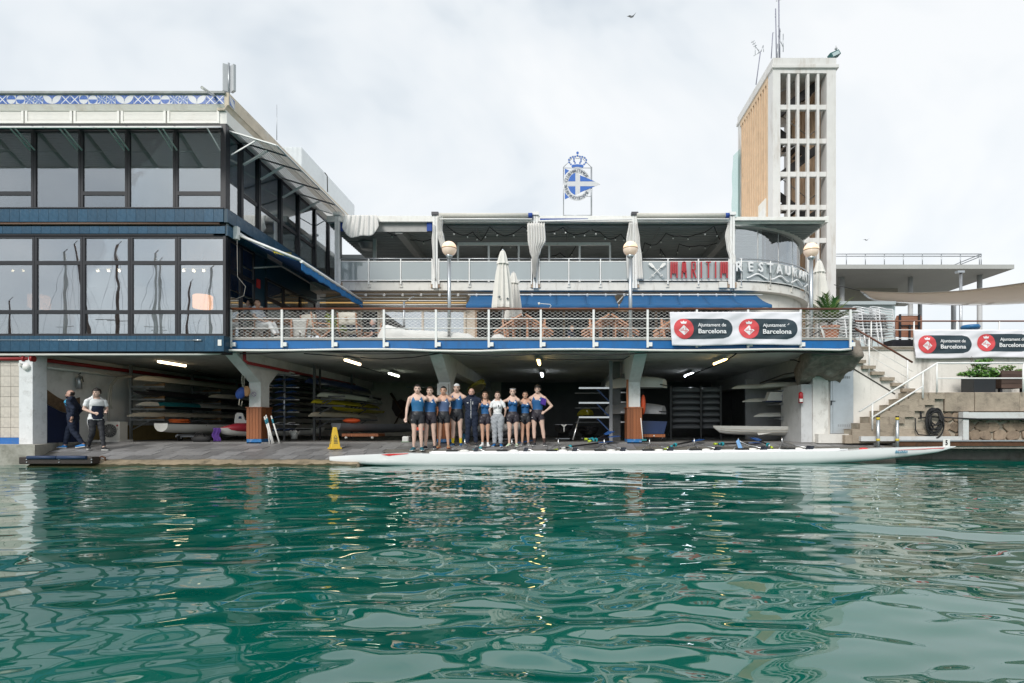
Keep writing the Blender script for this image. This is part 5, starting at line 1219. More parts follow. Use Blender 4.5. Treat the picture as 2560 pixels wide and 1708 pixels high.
# ------------------------------------------------------------------ things on the right hand terrace
TZ=3.455
chair_alu=mat('brushed chair aluminium',(.74,.75,.76),.35,metal=.35,var=.05)
def alu_chair():
    t_=thing('stacked_chair','tmp','chair',(0,0,0))
    m=MB(); w2,dp=.25,.24
    def loop(z0): return [(-w2,dp*.9,z0-.02),(-w2,-dp,z0),(-w2*.85,-dp-.03,z0)]
    arm=[(-w2,-.22,.60),(-w2,.05,.66),(-w2*.92,.24,.74),(-w2*.6,.33,.78),(0,.36,.80),(w2*.6,.33,.78),(w2*.92,.24,.74),(w2,.05,.66),(w2,-.22,.60)]
    m.tube(arm,.018,6); m.build('arm_loop',chair_alu,t_,local=True)
    for sx in (-1,1):
        m=MB(); m.tube([(sx*w2,-.22,.60),(sx*w2*.95,-.25,.3),(sx*w2*.95,-.27,0)],.014,6); m.build('leg',chair_alu,t_,local=True)
        m=MB(); m.tube([(sx*w2*.8,.33,.76),(sx*w2*.85,.22,.42),(sx*w2*.85,.30,0)],.014,6); m.build('leg',chair_alu,t_,local=True)
    for k in range(5): m=MB(); m.box(-.2,.2,-.21+k*.085,-.14+k*.085,.425,.437); m.build('seat_slat',chair_alu,t_,local=True)
    for k in range(2): m=MB(); m.obox((0,.30+.02*k,.56+.11*k),(.2,0,0),(0,.006,0),(0,.01,.04)); m.build('back_slat',chair_alu,t_,local=True)
    return t_
proto=alu_chair(); first=True
stacks=[(2122,18.9,8,'behind the palm'),(2166,18.7,9,'beside the folded round table pile, left stack'),(2209,18.7,9,'next to the folded wooden table')]
labs=['aluminium chair in the stack beside the potted palm','aluminium chair in the middle one of three stacks','aluminium chair in the stack beside the folded wooden table']
for (p_,D_,n,_),lb in zip(stacks,labs):
    for k in range(n):
        o=proto if first else copy_tree(proto); first=False
        o.location=(X(p_,D_)+random.uniform(-.01,.01)+k*.006,D_+k*.03,TZ+k*.098); o.rotation_euler=(0,0,math.radians(8)+random.uniform(-.03,.03)); o['label']=['topmost','second from top','third from top','fourth from top','fifth from top','sixth from top','seventh from top','eighth from top','lowest'][min(8,n-1-k) if n-1-k<n-1 else 8]+' '+lb; o['group']='stacked aluminium chairs'
t_=thing('folded_table','folded wooden table with black iron legs upended beside the chair stacks','table',P(2272,868,18.3))
fd=lambda a,b_,o=0: P(a,b_,18.3+o)
m=MB(); m.prism([fd(2240,842),(fd(2239,800)),fd(2243,789),fd(2303,789),fd(2305,800),fd(2303,845)],(0,.04,0)); m.build('table_top',wood_mat('red brown table wood',(.22,.09,.05),(.34,.16,.10),.6,axis=0),t_)
for a in (2250,2298): MB().bar(fd(a,786,-.05),fd(a,860,-.05),.06,.04).build('leg',black_metal,t_)
MB().bar(fd(2250,814,-.05),fd(2298,814,-.05),.04,.03).build('stretcher',black_metal,t_); MB().bar(fd(2274,812,-.06),fd(2274,868,-.06),.05,.04).build('pedestal',black_metal,t_); MB().box(X(2222,18.3),X(2320,18.3),18.1,18.6,TZ,Z(852,18.3)).build('base',black_metal,t_)
MB().bar(fd(2250,786,-.05),fd(2298,786,-.05),.015,.015).build('stretcher',steel,t_)
t_=thing('glass_kiosk','pale glazed kiosk behind the stacked chairs','kiosk',P(2165,868,22)); MB().box(X(2098,22),X(2238,22),22,23,TZ,Z(764,22)).build('body',mat('pale kiosk',(.50,.58,.60),.3,var=.05),t_); MB().box(X(2092,22),X(2232,22),21.8,23.2,Z(764,22)+.002,Z(756,22)).build('roof',mat('kiosk roof',(.40,.45,.47),.4,var=.05),t_)
m=MB(); m.lathe([(.02,-.03),(.25,-.02),(.28,.05),(.25,.11),(.02,.12)],P(2426,822,18.8),18); m.tube([P(2426,822,18.8),P(2426,868,18.8)],.03,6); tag(m.build('round_stool',mat('blue vinyl',(.02,.14,.33),.4,var=.1),at=P(2426,868,18.8)),'round blue stool top showing above the right hand banner','stool')

# ------------------------------------------------------------------ globe lamps, parasols, palm on the terrace
def bake_lamp(a,label,D_=15.75,cy_=622,r_=.205):
    x_=X(a,D_); zc=Z(cy_,D_); t_=thing('globe_lamp',label,'street lamp',(x_,D_,3.37),'globe lamps along the terrace')
    MB().tube([(x_,D_,3.37),(x_,D_,zc-r_)],.05,12).build('post',galv,t_)
    up_=mat('warm lit globe',(.80,.62,.48),.2,var=.03,emit=(1,.60,.36),es=.40); lo2=mat('prismatic lower globe',(.74,.64,.56),.15,var=.06,scale=60,emit=(1,.66,.46),es=.16)
    prof=[(max(.001,r_*math.sin(math.pi*i/20)),-r_*math.cos(math.pi*i/20)) for i in range(21)]
    m=MB(); m.lathe(prof[10:],(x_,D_,zc),24); m.build('globe_top',up_,t_); m=MB(); m.lathe(prof[1:11],(x_,D_,zc),24); m.build('globe_bottom',lo2,t_)
    m=MB(); m.lathe([(r_+.004,-.012),(r_+.008,0),(r_+.004,.012)],(x_,D_,zc),24); m.build('seam_ring',mat('amber seam',(.5,.35,.22),.4,var=.05),t_)
    m=MB(); m.lathe([(.05,-.05),(.09,-.02),(.10,.03),(.07,.05)],(x_,D_,zc-r_-.01),16); m.build('collar',galv,t_)
bake_lamp(1123,'lit globe lamp on a grey post beside the curtain above the boat rolls'); bake_lamp(1576,'lit globe lamp on a grey post beside the crossed oars emblem'); bake_lamp(2028,'lit globe lamp on a grey post in front of the curved glazing',cy_=626)
par_m=mat('white parasol canvas',(.72,.70,.66),.85,var=.06,scale=3)
def parasol(a,py0,py1,hw,D_,label,star=False):
    x_=X(a,D_); zt=Z(py0,D_); zb=Z(py1,D_); r_=S(hw,D_); H_=zt-zb
    t_=thing('closed_parasol',label,'parasol',(x_,D_,3.37),'closed white parasols')
    MB().tube([(x_,D_,3.37),(x_,D_,zt+.02)],.03,8).build('pole',galv,t_)
    m=MB(); m.lathe([(r_*.93,-.012*H_),(r_*.96,.03*H_),(r_*.80,.35*H_),(r_*.60,.62*H_),(r_*.42,.79*H_)],(x_,D_,zb),22,fold=.17,smooth=False); m.build('canopy',par_m,t_)
    m=MB(); m.lathe([(r_*.60,.755*H_),(r_*.52,.79*H_),(r_*.36,.90*H_),(r_*.24,.97*H_),(r_*.12,.995*H_)],(x_,D_,zb),16,fold=.12,smooth=False); m.build('vent_cap',par_m,t_)
    m=MB(); m.ball((x_,D_,zt+.01),.04,10,6,sq=(1,1,.6)); m.build('finial',galv,t_)
    if star:
        for dx in (-6,14):
            c=P(a+dx,748 if dx<0 else 752,D_)+Vector((0,-r_*1.1+ (0.02 if dx<0 else .05),0)); m=MB(); m.prism([c+Vector(((.05 if k%2==0 else .02)*math.sin(k*.6283),0,(.05 if k%2==0 else .02)*math.cos(k*.6283))) for k in range(10)],(0,.01,0)); m.build('printed_star',bblk,t_)
parasol(1257,626,770,25,16.5,'taller closed white parasol with printed stars',True); parasol(1284,681,798,21,17.6,'shorter closed white parasol tucked behind the starred one'); parasol(2048,651,778,23,16.6,'closed white parasol between the globe lamp and the potted palm')
pot_m=mat('terracotta',(.45,.18,.10),.8,var=.12,scale=6)
t_=thing('potted_palm','spiky green palm in a terracotta pot at the end of the terrace','plant',(X(2075,16.1),16.1,3.37))
m=MB(); pz=Z(855,16.1); m.lathe([(.17,3.37-pz),(.17,0),(.23,.22),(.24,.36),(.26,.37),(.26,.44),(.22,.44),(.2,.38)],(X(2075,16.1),16.1,pz),20); m.build('pot',pot_m,t_)
rnd=random.Random(3); c0=Vector((X(2075,16.1),16.1,Z(806,16.1)))
MB().tube([c0-Vector((0,0,.2)),c0],.07,8).build('trunk',bark,t_)
for k in range(26):
    az=6.283*k/26+rnd.uniform(-.15,.15); el=rnd.uniform(.25,1.3); Lf=rnd.uniform(.95,1.35); m=MB(); mid=[]
    for i in range(9):
        s_=i/8; mid.append(c0+Vector((math.cos(az)*math.cos(el)*Lf*s_,.6*math.sin(az)*math.cos(el)*Lf*s_,math.sin(el)*Lf*s_*.85-.30*s_*s_)))
    m.tube(mid,[.012-.009*i/8 for i in range(9)],4)
    for i in range(1,9):
        d=(mid[i]-mid[i-1]).normalized(); sd_v=d.cross(Vector((0,0,1))); sd_v=sd_v.normalized() if sd_v.length>.01 else Vector((1,0,0))
        for s2 in (-1,1):
            for h_ in (0,.5):
                b0=mid[i-1].lerp(mid[i],h_); tip=b0+sd_v*s2*(.24*(1-.5*i/8))+d*.16+Vector((0,0,-.02)); m.add([b0-d*.028,b0+d*.028,tip],[(0,1,2)])
    m.build('frond',lf3 if k%3==0 else lf2 if k%3==1 else mat('palm green',(.10,.17,.04),.5,var=.2),t_)
t_=thing('satellite_dish','white satellite dish leaning beside the terracotta palm pot','dish',P(2055,845,15.6)); m=MB(); m.lathe([(.001,.04),(.10,.03),(.2,0),(.205,.005),(.2,.012),(.1,.045),(.001,.055)],(0,0,0),20); o=m.build('reflector',white,t_,local=True); o.matrix_local=Matrix.Rotation(math.radians(72),4,'Y')@Matrix.Rotation(.5,4,'X'); o.location=(0,.0,.14)
MB().bar(P(2030,838,15.6),P(2052,826,15.6),.03,.03).build('arm',black_metal,t_)
# ------------------------------------------------------------------ boat store contents
def hull_mb(L,beam,depth,upside=False,keel=0.0,blunt=0.0,n=28,k=10,rocker=.25,deck=True):
    """racing or dinghy hull along +Y from 0 to L, gunwale at z=0 (upside: keel up)"""
    m=MB(); sg=1 if upside else -1; rows=[]
    for i in range(n+1):
        t=i/n; s=2*t-1; a=abs(s)
        wf=(1-a**2.4)**.75 if blunt==0 else max((1-a**3)**.6, blunt if s<0 else 0.02)
        wf=max(wf,.012); df=max(.12,(1-rocker*a**3)*(min(1,(1-a)*9+.25) if blunt==0 or s>0 else 1))
        row=[]
        for j in range(k+1):
            th=math.pi*j/k; row.append((math.cos(th)*beam/2*wf,t*L,sg*math.sin(th)**.8*depth*df+(sg*-.02*a*a)))
        rows.append(row)
    vs=[p for r in rows for p in r]; W=k+1
    fs=[(i*W+j,i*W+j+1,(i+1)*W+j+1,(i+1)*W+j) for i in range(n) for j in range(k)]
    m.add(vs,fs,0,True)
    if deck: m.add(vs,[(i*W,(i+1)*W,(i+1)*W+k,i*W+k) for i in range(n)],0,False)
    m.add(vs,[tuple(range(k+1)),tuple(n*W+j for j in range(k+1))[::-1]],0,False)
    return m
def hull_col(name,col,rough=.22): return mat(name,col,rough,var=.05,scale=1.5,stain=tuple(c*.55 for c in col),st_scale=2.5,st_amt=.35)
hw=hull_col('white gelcoat',(.76,.75,.71)); hcream=hull_col('cream gelcoat',(.68,.62,.52)); hyel=hull_col('yellow gelcoat',(.60,.52,.03)); hteal=hull_col('teal gelcoat',(.03,.25,.30)); hdark=hull_col('dark carbon hull',(.035,.035,.04)); hgrn=hull_col('pale green gelcoat',(.50,.56,.50)); hgrey=hull_col('grey canoe hull',(.20,.21,.23)); hblue=hull_col('navy hull',(.012,.03,.10))
def rackboat(px_,py,D_,L,beam,depth,m_,label,upside=True,yaw=0,name='racing_shell',group='boats stored on the racks',extra=None):
    loc=P(px_,py,D_); t_=thing(name,label,'boat',loc,group,rz=yaw)
    hull_mb(L,beam,depth,upside).build('hull',m_,t_,local=True)
    MB().box(-.012,.012,L*.06,L*.94,-.012,.012).build('keel_strip',m_,t_,local=True) if False else None
    if extra: extra(t_,L,beam,depth,upside)
    return t_
def fin(t_,L,b,d,u): m=MB(); sg=1 if u else -1; m.prism([(-.004,L*.72,sg*d*.8),(-.004,L*.80,sg*d*.8),(-.004,L*.79,sg*(d+.10)),(-.004,L*.76,sg*(d+.10))],(.008,0,0)); m.build('fin',steel,t_,local=True)
def band(t_,L,b,d,u):
    m=hull_mb(L,b*1.012,d*1.012,u,deck=False); keep=[(f,mm,s) for f,mm,s in zip(m.f,m.m,m.sm) if all(L*.10<m.v[i][1]<L*.36 for i in f)]
    m.f=[a for a,_,_ in keep]; m.m=[b_ for _,b_,_ in keep]; m.sm=[c for _,_,c in keep]; us=sorted({i for f in m.f for i in f}); ix={a:i for i,a in enumerate(us)}; m.v=[m.v[i] for i in us]; m.f=[[ix[i] for i in f] for f in m.f]; m.build('teal_band',hteal,t_,local=True)
# left bay rack
rackboat(334,948,17.4,8.2,.46,.20,hcream,'cream upturned racing shell on the top arm of the left rack',extra=fin)
rackboat(332,978,17.3,8.2,.42,.16,hdark,'dark carbon racing shell on the left rack below the cream one',upside=False)
rackboat(340,1012,17.5,8.0,.44,.16,hw,'white racing shell with a teal band on the left rack',extra=band)
rackboat(318,1040,17.2,8.0,.44,.16,hcream,'cream racing shell on the lowest arm of the left rack',extra=fin)
rackboat(365,975,18.2,7.5,.4,.15,hdark,'second dark shell deeper on the left rack',upside=False)
rackboat(521,992,18.6,7.5,.44,.15,hcream,'cream shell whose bow points out beside the first pillar')
rackboat(400,1022,18.9,7.0,.42,.15,hdark,'dark shell lying between the teal banded and the lowest shell')
wd=wood_mat('rack wood',(.22,.12,.05),(.34,.2,.09),.6,axis=0)
def rack(label,x_,Ds,zs,arm,side_=1,m_=steel,blocks=True):
    t_=thing('boat_rack',label,'rack',(x_,Ds[0],.52))
    for D_ in Ds:
        MB().box(x_-.035,x_+.035,D_-.035,D_+.035,.522,3.0).build('upright',m_,t_)
        for z_ in zs:
            MB().box(x_+side_*.036,x_+side_*arm,D_-.025,D_+.025,z_-.05,z_).build('arm',m_,t_)
            MB().bar((x_+side_*.03,D_,z_-.35),(x_+side_*arm*.55,D_,z_-.06),.03,.03).build('brace',m_,t_)
            if blocks: MB().prism([(x_+side_*arm*.35,D_-.03,z_+.002),(x_+side_*arm*.98,D_-.03,z_+.002),(x_+side_*arm*.98,D_-.03,z_+.09),(x_+side_*arm*.75,D_-.03,z_+.05),(x_+side_*arm*.45,D_-.03,z_+.05)],(0,.06,0)).build('cradle',wd,t_)
zl_=[Z(951,17.4)-.10,Z(980,17.4)-.16,Z(1014,17.4)-.06,Z(1042,17.4)-.06]
rack('steel cantilever boat rack along the white side wall',-13.75,(18.4,21.5,24.5),zl_,1.1)
# white work boat on a trolley with a heap of orange rope
t_=thing('dinghy_on_trolley','white open work boat on a wheeled trolley below the left rack','boat',(X(365,17.2),17.2,.52))
hz=Z(1060,17.2); m=hull_mb(6.0,.95,.34,False,blunt=.55,deck=False); o=m.build('hull',hw,t_,local=True); o.location=(.45,.0,hz-.52); o.rotation_euler=(0,0,math.radians(-14))
m=MB()
for s_ in (-1,1):
    hv=hull_mb(6.0,.97,.34,False,blunt=.55); m.tube([Vector(hv.v[i*11+(0 if s_>0 else 10)])+Vector((0,0,.0)) for i in range(29)],.022,6)
o=m.build('gunwale',mat('gunwale black',(.02,.02,.022),.5,var=.1),t_,local=True); o.location=(.45,0,hz-.52); o.rotation_euler=(0,0,math.radians(-14))
for k in (1.2,2.6): o=MB().box(-.40,.40,-.1,.1,0,.03).build('thwart',wd,t_,local=True); o.location=(.45+.25*k,k,hz-.52-.06)
rp=MB(); rr=random.Random(4)
for k in range(14): rp.tube([(.5+rr.uniform(-.04,.04)+.26*math.cos(a*.4+k)*rr.uniform(.8,1.1),.75+.22*math.sin(a*.4+k),hz-.50+.015*k*.6+rr.uniform(-.01,.01)) for a in range(15)],.014,5)
rp.build('orange_rope',mat('orange rope',(.60,.12,.02),.8,var=.2),t_,local=True)
for s_ in (-1,1):
    o=MB().tube([(.75+s_*.35,.9,.12),(.75+s_*.35+.06,.9,.12)],.12,14).build('wheel',rubber,t_,local=True)
    o=MB().tube([(.75+s_*.35-.005,.9,.12),(.75+s_*.35+.065,.9,.12)],.05,10).build('hub',white,t_,local=True)
MB().bar((.3,.9,.15),(1.2,.9,.15),.05,.05).build('axle',steel,t_,local=True); MB().bar((.75,.3,.2),(.9,2.2,.2),.05,.05).build('beam',steel,t_,local=True)
t_=thing('kayak','red trimmed white kayak bow with a purple towel beside the first pillar','boat',P(545,1078,17.4)); o=hull_mb(3.6,.55,.26,False).build('hull',hw,t_,local=True); o.rotation_euler=(0,0,math.radians(-35)); o.location=(0,0,.08)
def deckf(u,v): return (0,0,0)
o=MB().tube([(-.02,.05,.02),(.1,.5,.05),(.25,1.2,.03)],[.02,.14,.16],8).build('red_deck',mat('red gelcoat',(.45,.03,.05),.3,var=.1),t_,local=True); o.rotation_euler=(0,0,math.radians(-35)); o.location=(0,0,.06)
m=MB(); m.sheet(lambda u,v:(-.12+.22*u+.03*math.sin(v*9),-.08-.03*math.sin(u*12),.10-.42*v),8,10,thick=(0,.01,0)); m.build('towel',mat('purple towel',(.12,.05,.28),.9,var=.15),t_,local=True)
t_=thing('outboard_panel','white rounded board with a printed crest standing behind the kayak','board',P(600,1048,18.0)); m=MB(); m.prism([P(586,1052,18),P(588,1036,18),P(594,1032,18),P(606,1033,18),P(612,1050,18),P(622,1052,18),P(622,1062,18),P(586,1060,18)],(0,.04,0)); m.build('board',white,t_)
m=MB(); m.prism([P(597,1041,17.99),P(603,1041,17.99),P(604,1047,17.99),P(596,1047,17.99)],(0,.006,0)); m.build('crest',navy,t_)
MB().box(X(480,16.9),X(524,16.9),16.9,17.25,.52,Z(1092,16.9)).build('x',rubber) if False else None
t_=thing('holdall','black holdall bag lying on the boat store floor','bag',P(504,1109,16.95)); m=MB(); m.ball((0,0,.13),.3,14,8,sq=(1.0,.5,.45)); m.build('body',rubber,t_,local=True); m=MB(); m.tube([(-.15,-.1,.22),(-.05,-.12,.33),(.06,-.12,.33),(.15,-.1,.22)],.012,6); m.build('handle',rubber,t_,local=True)
# air conditioner, extinguisher, bell, pipes on the left
t_=thing('air_conditioner','white outdoor air conditioner unit with round fan grille beside the side wall','air conditioner',P(280,1106,16.9)); ad=16.9; az=lambda py: Z(py,ad); ax=lambda p_: X(p_,ad)
MB().box(ax(259),ax(299),ad,ad+.32,az(1100),az(1054)).build('casing',mat('beige casing',(.56,.54,.49),.5,var=.06,stain=(.3,.28,.24)),t_,bevel=.012)
c=P(274,1077,ad-.012); m=MB(); m.lathe([(.20,0),(.20,.02)],(0,0,0),28); o=m.build('fan_opening',dark,t_,local=True); o.matrix_local=Matrix.Translation(c-ORG[t_.name])@Matrix.Rotation(-math.pi/2,4,'X')
m=MB()
for k in range(6): m.tube([c+Vector((r_*math.cos(a*.2618),-.012,r_*math.sin(a*.2618))) for a in range(25) for r_ in ((k+1)*.033,)],.004,4,caps=False)
for a in range(16): m.bar(c+Vector((0,-.014,0)),c+Vector((.2*math.cos(a*.3927),-.014,.2*math.sin(a*.3927))),.004,.004)
stuff(m.build('fan_grille',mat('grille grey',(.40,.39,.36),.5,var=.05),t_))
m=MB(); m.lathe([(.03,0),(.03,.006)],(0,0,0),14); o=m.build('maker_mark',mat('dark red mark',(.30,.02,.03),.5,var=0),t_,local=True); o.matrix_local=Matrix.Translation(P(293,1064,ad-.008)-ORG[t_.name])@Matrix.Rotation(-math.pi/2,4,'X')
text('LG',mat('grey lettering',(.2,.2,.2),.5,var=0),t_,P(293,1073,ad-.006),.06,.002,width=S(5,ad),height=S(3.6,ad))
MB().box(ax(228),ax(302),ad-.05,ad+.5,.50,az(1100)-.002).build('plinth',plaster,t_)
t_=thing('fire_extinguisher','steel fire extinguisher hanging on the white side wall','extinguisher',P(203,972,16.2)); e0=Vector((-13.93,16.62,Z(972,16.6)))
MB().tube([e0,e0+Vector((0,0,.32)),e0+Vector((0,0,.36))],[.07,.07,.03],12).build('cylinder',galv,t_); MB().tube([e0+Vector((0,0,.38)),e0+Vector((.1,-.02,.36)),e0+Vector((.12,0,.2))],.012,6).build('hose',rubber,t_); MB().bar(e0+Vector((-.03,0,.40)),e0+Vector((.06,-.02,.46)),.02,.02).build('lever',black_metal,t_)
t_=thing('alarm_bell','round white alarm bell on the tiled pier','bell',P(66,918,15.0)); m=MB(); m.lathe([(.001,.06),(.06,.055),(.09,.03),(.1,0),(.1,-.02)],(0,0,0),20); o=m.build('gong',white,t_,local=True); o.matrix_local=Matrix.Rotation(math.pi/2,4,'X'); MB().box(X(49,15),X(54,15),14.96,15.015,Z(916,15),Z(908,15)).build('contact_box',pvc,t_)
m=MB(); m.tube([(XLEFT,15.05,Z(897,15.05)),(-13.95,15.05,Z(897,15.05)),(-13.90,15.2,2.79),(-13.93,22,2.79),(-13.93,26.8,2.79)],.055,10); tag(m.build('sprinkler_pipe',red_pipe,at=(-14,15.2,2.8)),'red fire main running along the left ceiling edge into the boat store','pipe')
for a in (62,82): MB().tube([P(a-3,897,15.05),P(a+3,897,15.05)],.085,12).build('flange',red_pipe,bpy.data.objects['sprinkler_pipe'])
m=MB(); m.tube([(-13.9,15.2,2.60),(-13.93,19.2,2.60)],.04,10); tag(m.build('white_drain',pvc,at=(-14,15.2,2.6)),'white drain pipe under the red fire main','pipe')
m=MB(); zb2=2.62; m.tube([(-8.55,15.6,3.05),(-8.55,15.62,2.80),(-8.5,15.7,2.74),(-8.5,24,2.74)],.045,10); tag(m.build('sprinkler_branch',red_pipe,at=(-8.5,16,2.8)),'red pipe branch dropping behind the first pillar along the ceiling','pipe')
m=MB(); m.tube([P(330,942,17.9),P(292,945,17.6),P(275,965,17.3),P(270,1000,17.2),P(272,1053,17.1)],.035,8); m.tube([P(330,940,17.95),P(296,943,17.65),P(280,965,17.35),P(276,1010,17.2),P(279,1022,17.2)],.02,6); tag(m.build('cable_bundle',mat('insulated pipe',(.38,.36,.32),.7,var=.15),at=P(272,1060,17.2)),'bundle of insulated pipes curving down to the air conditioner','pipe')
# fluorescent lights
def tube_light(px_,D_,label,col,on=True,L=1.25,e=3.5,watt=26):
    x_=X(px_,D_+L/2); zt=3.058; t_=thing('fluorescent_light',label,'ceiling light',(x_,D_,2.9),'fluorescent lights in the boat store')
    MB().box(x_-.06,x_+.06,D_,D_+L,2.945,2.985).build('housing',mat('lamp housing',(.5,.5,.48),.5,var=.05),t_)
    MB().tube([(x_,D_+.1,2.985),(x_,D_+.1,zt)],.006,5).build('hanger',steel,t_); MB().tube([(x_,D_+L-.1,2.985),(x_,D_+L-.1,zt)],.006,5).build('hanger',steel,t_)
    m=MB(); m.tube([(x_,D_+.02,2.92),(x_,D_+L-.02,2.92)],.045,10); m.build('tube',mat('lit tube '+str(col),(.9,.9,.9),.4,var=0,emit=col,es=e) if on else white,t_)
WARM=(1,.78,.50); YEL=(1,.70,.28); COOL=(.85,.93,1.0); GRN=(.93,1,.80)
tube_light(431,16.9,'lit warm fluorescent light over the left boat rack',WARM); tube_light(882,16.5,'lit warm fluorescent light near the front between first and second pillar',WARM); tube_light(985,20.7,'lit fluorescent light deep between first and second pillar',GRN,watt=34)
tube_light(1347,16.5,'lit yellow fluorescent light above the rowers behind the terrace edge',YEL,watt=14); tube_light(1355,20.7,'lit white fluorescent light deep above the rowers',COOL,watt=16,e=5); tube_light(1800,16.4,'lit yellow fluorescent light near the front of the right bay',YEL,watt=14); tube_light(1722,20.7,'lit cold white fluorescent light deep in the right bay',COOL,watt=14)
m=MB(); m.lathe([(.13,.05),(.15,0),(.10,-.04),(.001,-.05)],(0,0,0),18); o=m.build('bulkhead_lamp',mat('cream lamp glass',(.6,.52,.4),.4,var=.05),at=P(318,902,16.6)); o.location=(X(318,16.9),16.9,3.01); tag(o,'small round ceiling lamp above the left doorway','ceiling light')
# bucket on the pillar, canvas bag with rope, blue tarp
m=MB(); m.lathe([(.13,-.10),(.15,.02),(.155,.10),(.14,.10),(.13,.0),(.12,-.08)],(0,0,0),20); o=m.build('hanging_basin',white,at=(-8.55,16.75,1.62)); tag(o,'white plastic basin hanging on the first pillar','basin')
m=MB(); m.ball((0,0,0),.17,14,10,sq=(.8,.5,1.1)); t_=thing('coiled_fender','blue and orange fenders hanging by a rope left of the first pillar','fender',P(607,985,16.4)); o=m.build('blue_fender',mat('blue fender',(.015,.06,.26),.6,var=.2),t_,local=True); o.rotation_euler=(0,.5,0); o.location=(-.06,0,.02)
m=MB(); m.ball((0,0,0),.13,14,10,sq=(.8,.5,1.2)); o=m.build('tan_fender',mat('tan fender',(.42,.22,.10),.7,var=.15),t_,local=True); o.location=(.10,.02,.08)
m=MB(); m.tube([(0,0,.15),(-.03,0,.4),(0,0,.72)],.012,6); m.tube([(-.08,-.02,-.12),(-.1,-.02,-.32),(-.03,-.02,-.36),(.0,-.02,-.2)],.012,6); m.tube([(.03,0,.15),(.05,0,.72)],.01,6); m.build('rope',mat('pale rope',(.5,.46,.38),.8,var=.1),t_,local=True)
m=MB(); m.box(-.3,.25,-.12,.12,0,.12); tag(m.build('white_crate',white,at=P(605,947,16.5)),'white box under the ceiling above the hanging fenders','box')
t_=thing('blue_tarp_bundle','long dark blue tarp wrapped boat slung under the ceiling','boat',P(762,955,18.2)); hull_mb(6.5,.55,.22,True).build('hull',hblue,t_,local=True)
# oar rack
OR=thing('oar_rack','tall black rack crowded with oars between the first pillar and the stored boats','rack',(X(711,18.5),18.5,.52))
x_=X(711,18.5); MB().tube([(x_,18.5,.522),(x_,18.5,2.9)],.035,10).build('upright',steel,OR); MB().tube([(X(800,18.9),18.9,.522),(X(800,18.9),18.9,2.9)],.035,10).build('upright',mat('dark upright',(.05,.05,.055),.5,var=.1),OR)
for k in range(10): z_=.85+k*.2; MB().tube([(x_-.5,18.52,z_),(x_+.48,18.52,z_)],.014,6).build('arm',alu if k%2 else black_metal,OR)
obl=mat('blue oar blade',(.01,.08,.30),.35,var=.1); oshaft=mat('carbon shaft',(.015,.015,.017),.35,var=.1)
rr=random.Random(6)
oar_l=['carbon oar with blue blade stored on the upper half of the oar rack','carbon oar with blue blade stored on the lower half of the oar rack']
for k in range(10):
    for j in range(3):
        xx=x_-.42+j*.38+rr.uniform(-.05,.05); z_=.85+k*.2+.03; t_=thing('rowing_oar','carbon oar with blue blade on the '+['lowest','second lowest','third lowest','fourth lowest','fifth lowest','fifth highest','fourth highest','third highest','second highest','highest'][k]+' shelf of the oar rack','oar',(xx,18.3,z_),'oars stored on the oar rack')
        MB().tube([(xx,18.3,z_),(xx+.1,21.8,z_)],.022,6).build('shaft',oshaft,t_); b_=MB(); b_.prism([(xx-.09,18.05,z_-.03),(xx+.09,18.05,z_+.03),(xx+.07,18.45,z_+.02),(xx-.07,18.45,z_-.02)],(0,0,.012)); b_.build('blade',obl if rr.random()<.75 else white,t_)
for k,(a,b_) in enumerate((((661,1042),(681,1110)),((665,1038),(684,1109)),((678,1040),(699,1108)),((668,1045),(674,1110)))):
    t_=thing('oar',['white and blue sculling oar leaning outermost on the first pillar','white sculling oar leaning on the first pillar between two others','white sculling oar leaning on the first pillar nearest the orange buoy','short grey oar leaning closest to the pillar planks'][k],'oar',P(*b_,16.55),'oars leaning on the first pillar')
    MB().tube([P(*a,16.62+.02*k),P(*b_,16.5+.02*k)],.022,8).build('shaft',white,t_); q0=P(*a,16.62+.02*k); q1=P(*b_,16.5+.02*k); MB().tube([q0.lerp(q1,.12),q0.lerp(q1,.28)],.026,8).build('sleeve',mat('teal sleeve',(.03,.22,.30),.5,var=.1),t_)
for a,b_,r_,lab in ((690,1088,.11,'orange buoy behind the leaning oars'),):
    m=MB(); m.ball((0,0,0),r_,14,10,sq=(1,.8,1.1)); tag(m.build('buoy',mat('orange buoy',(.75,.10,.02),.5,var=.08),at=P(a,b_,17.0)),lab,'buoy')
t_=thing('bucket','grey bucket with rags on the boat store floor','bucket',P(736,1098,18.0)); m=MB(); m.lathe([(.09,0),(.12,.24),(.11,.24),(.08,.02)],(0,0,0),16); m.build('pail',mat('grey pail',(.35,.37,.36),.5,var=.1),t_,local=True)
m=MB(); rr2=random.Random(1)
m.sheet(lambda u,v:(-.12+.24*u,-.1+.2*v,.22+.07*math.sin(u*7)*math.cos(v*6)),8,8,thick=(0,0,-.02)); m.build('rags',white,t_,local=True)
m=MB(); m.box(-.17,.17,-.12,.12,0,.14); tag(m.build('red_crate',mat('red plastic',(.50,.02,.02),.45,var=.1),at=P(726,1101,17.8),bevel=.02),'small red crate on the boat store floor','crate')
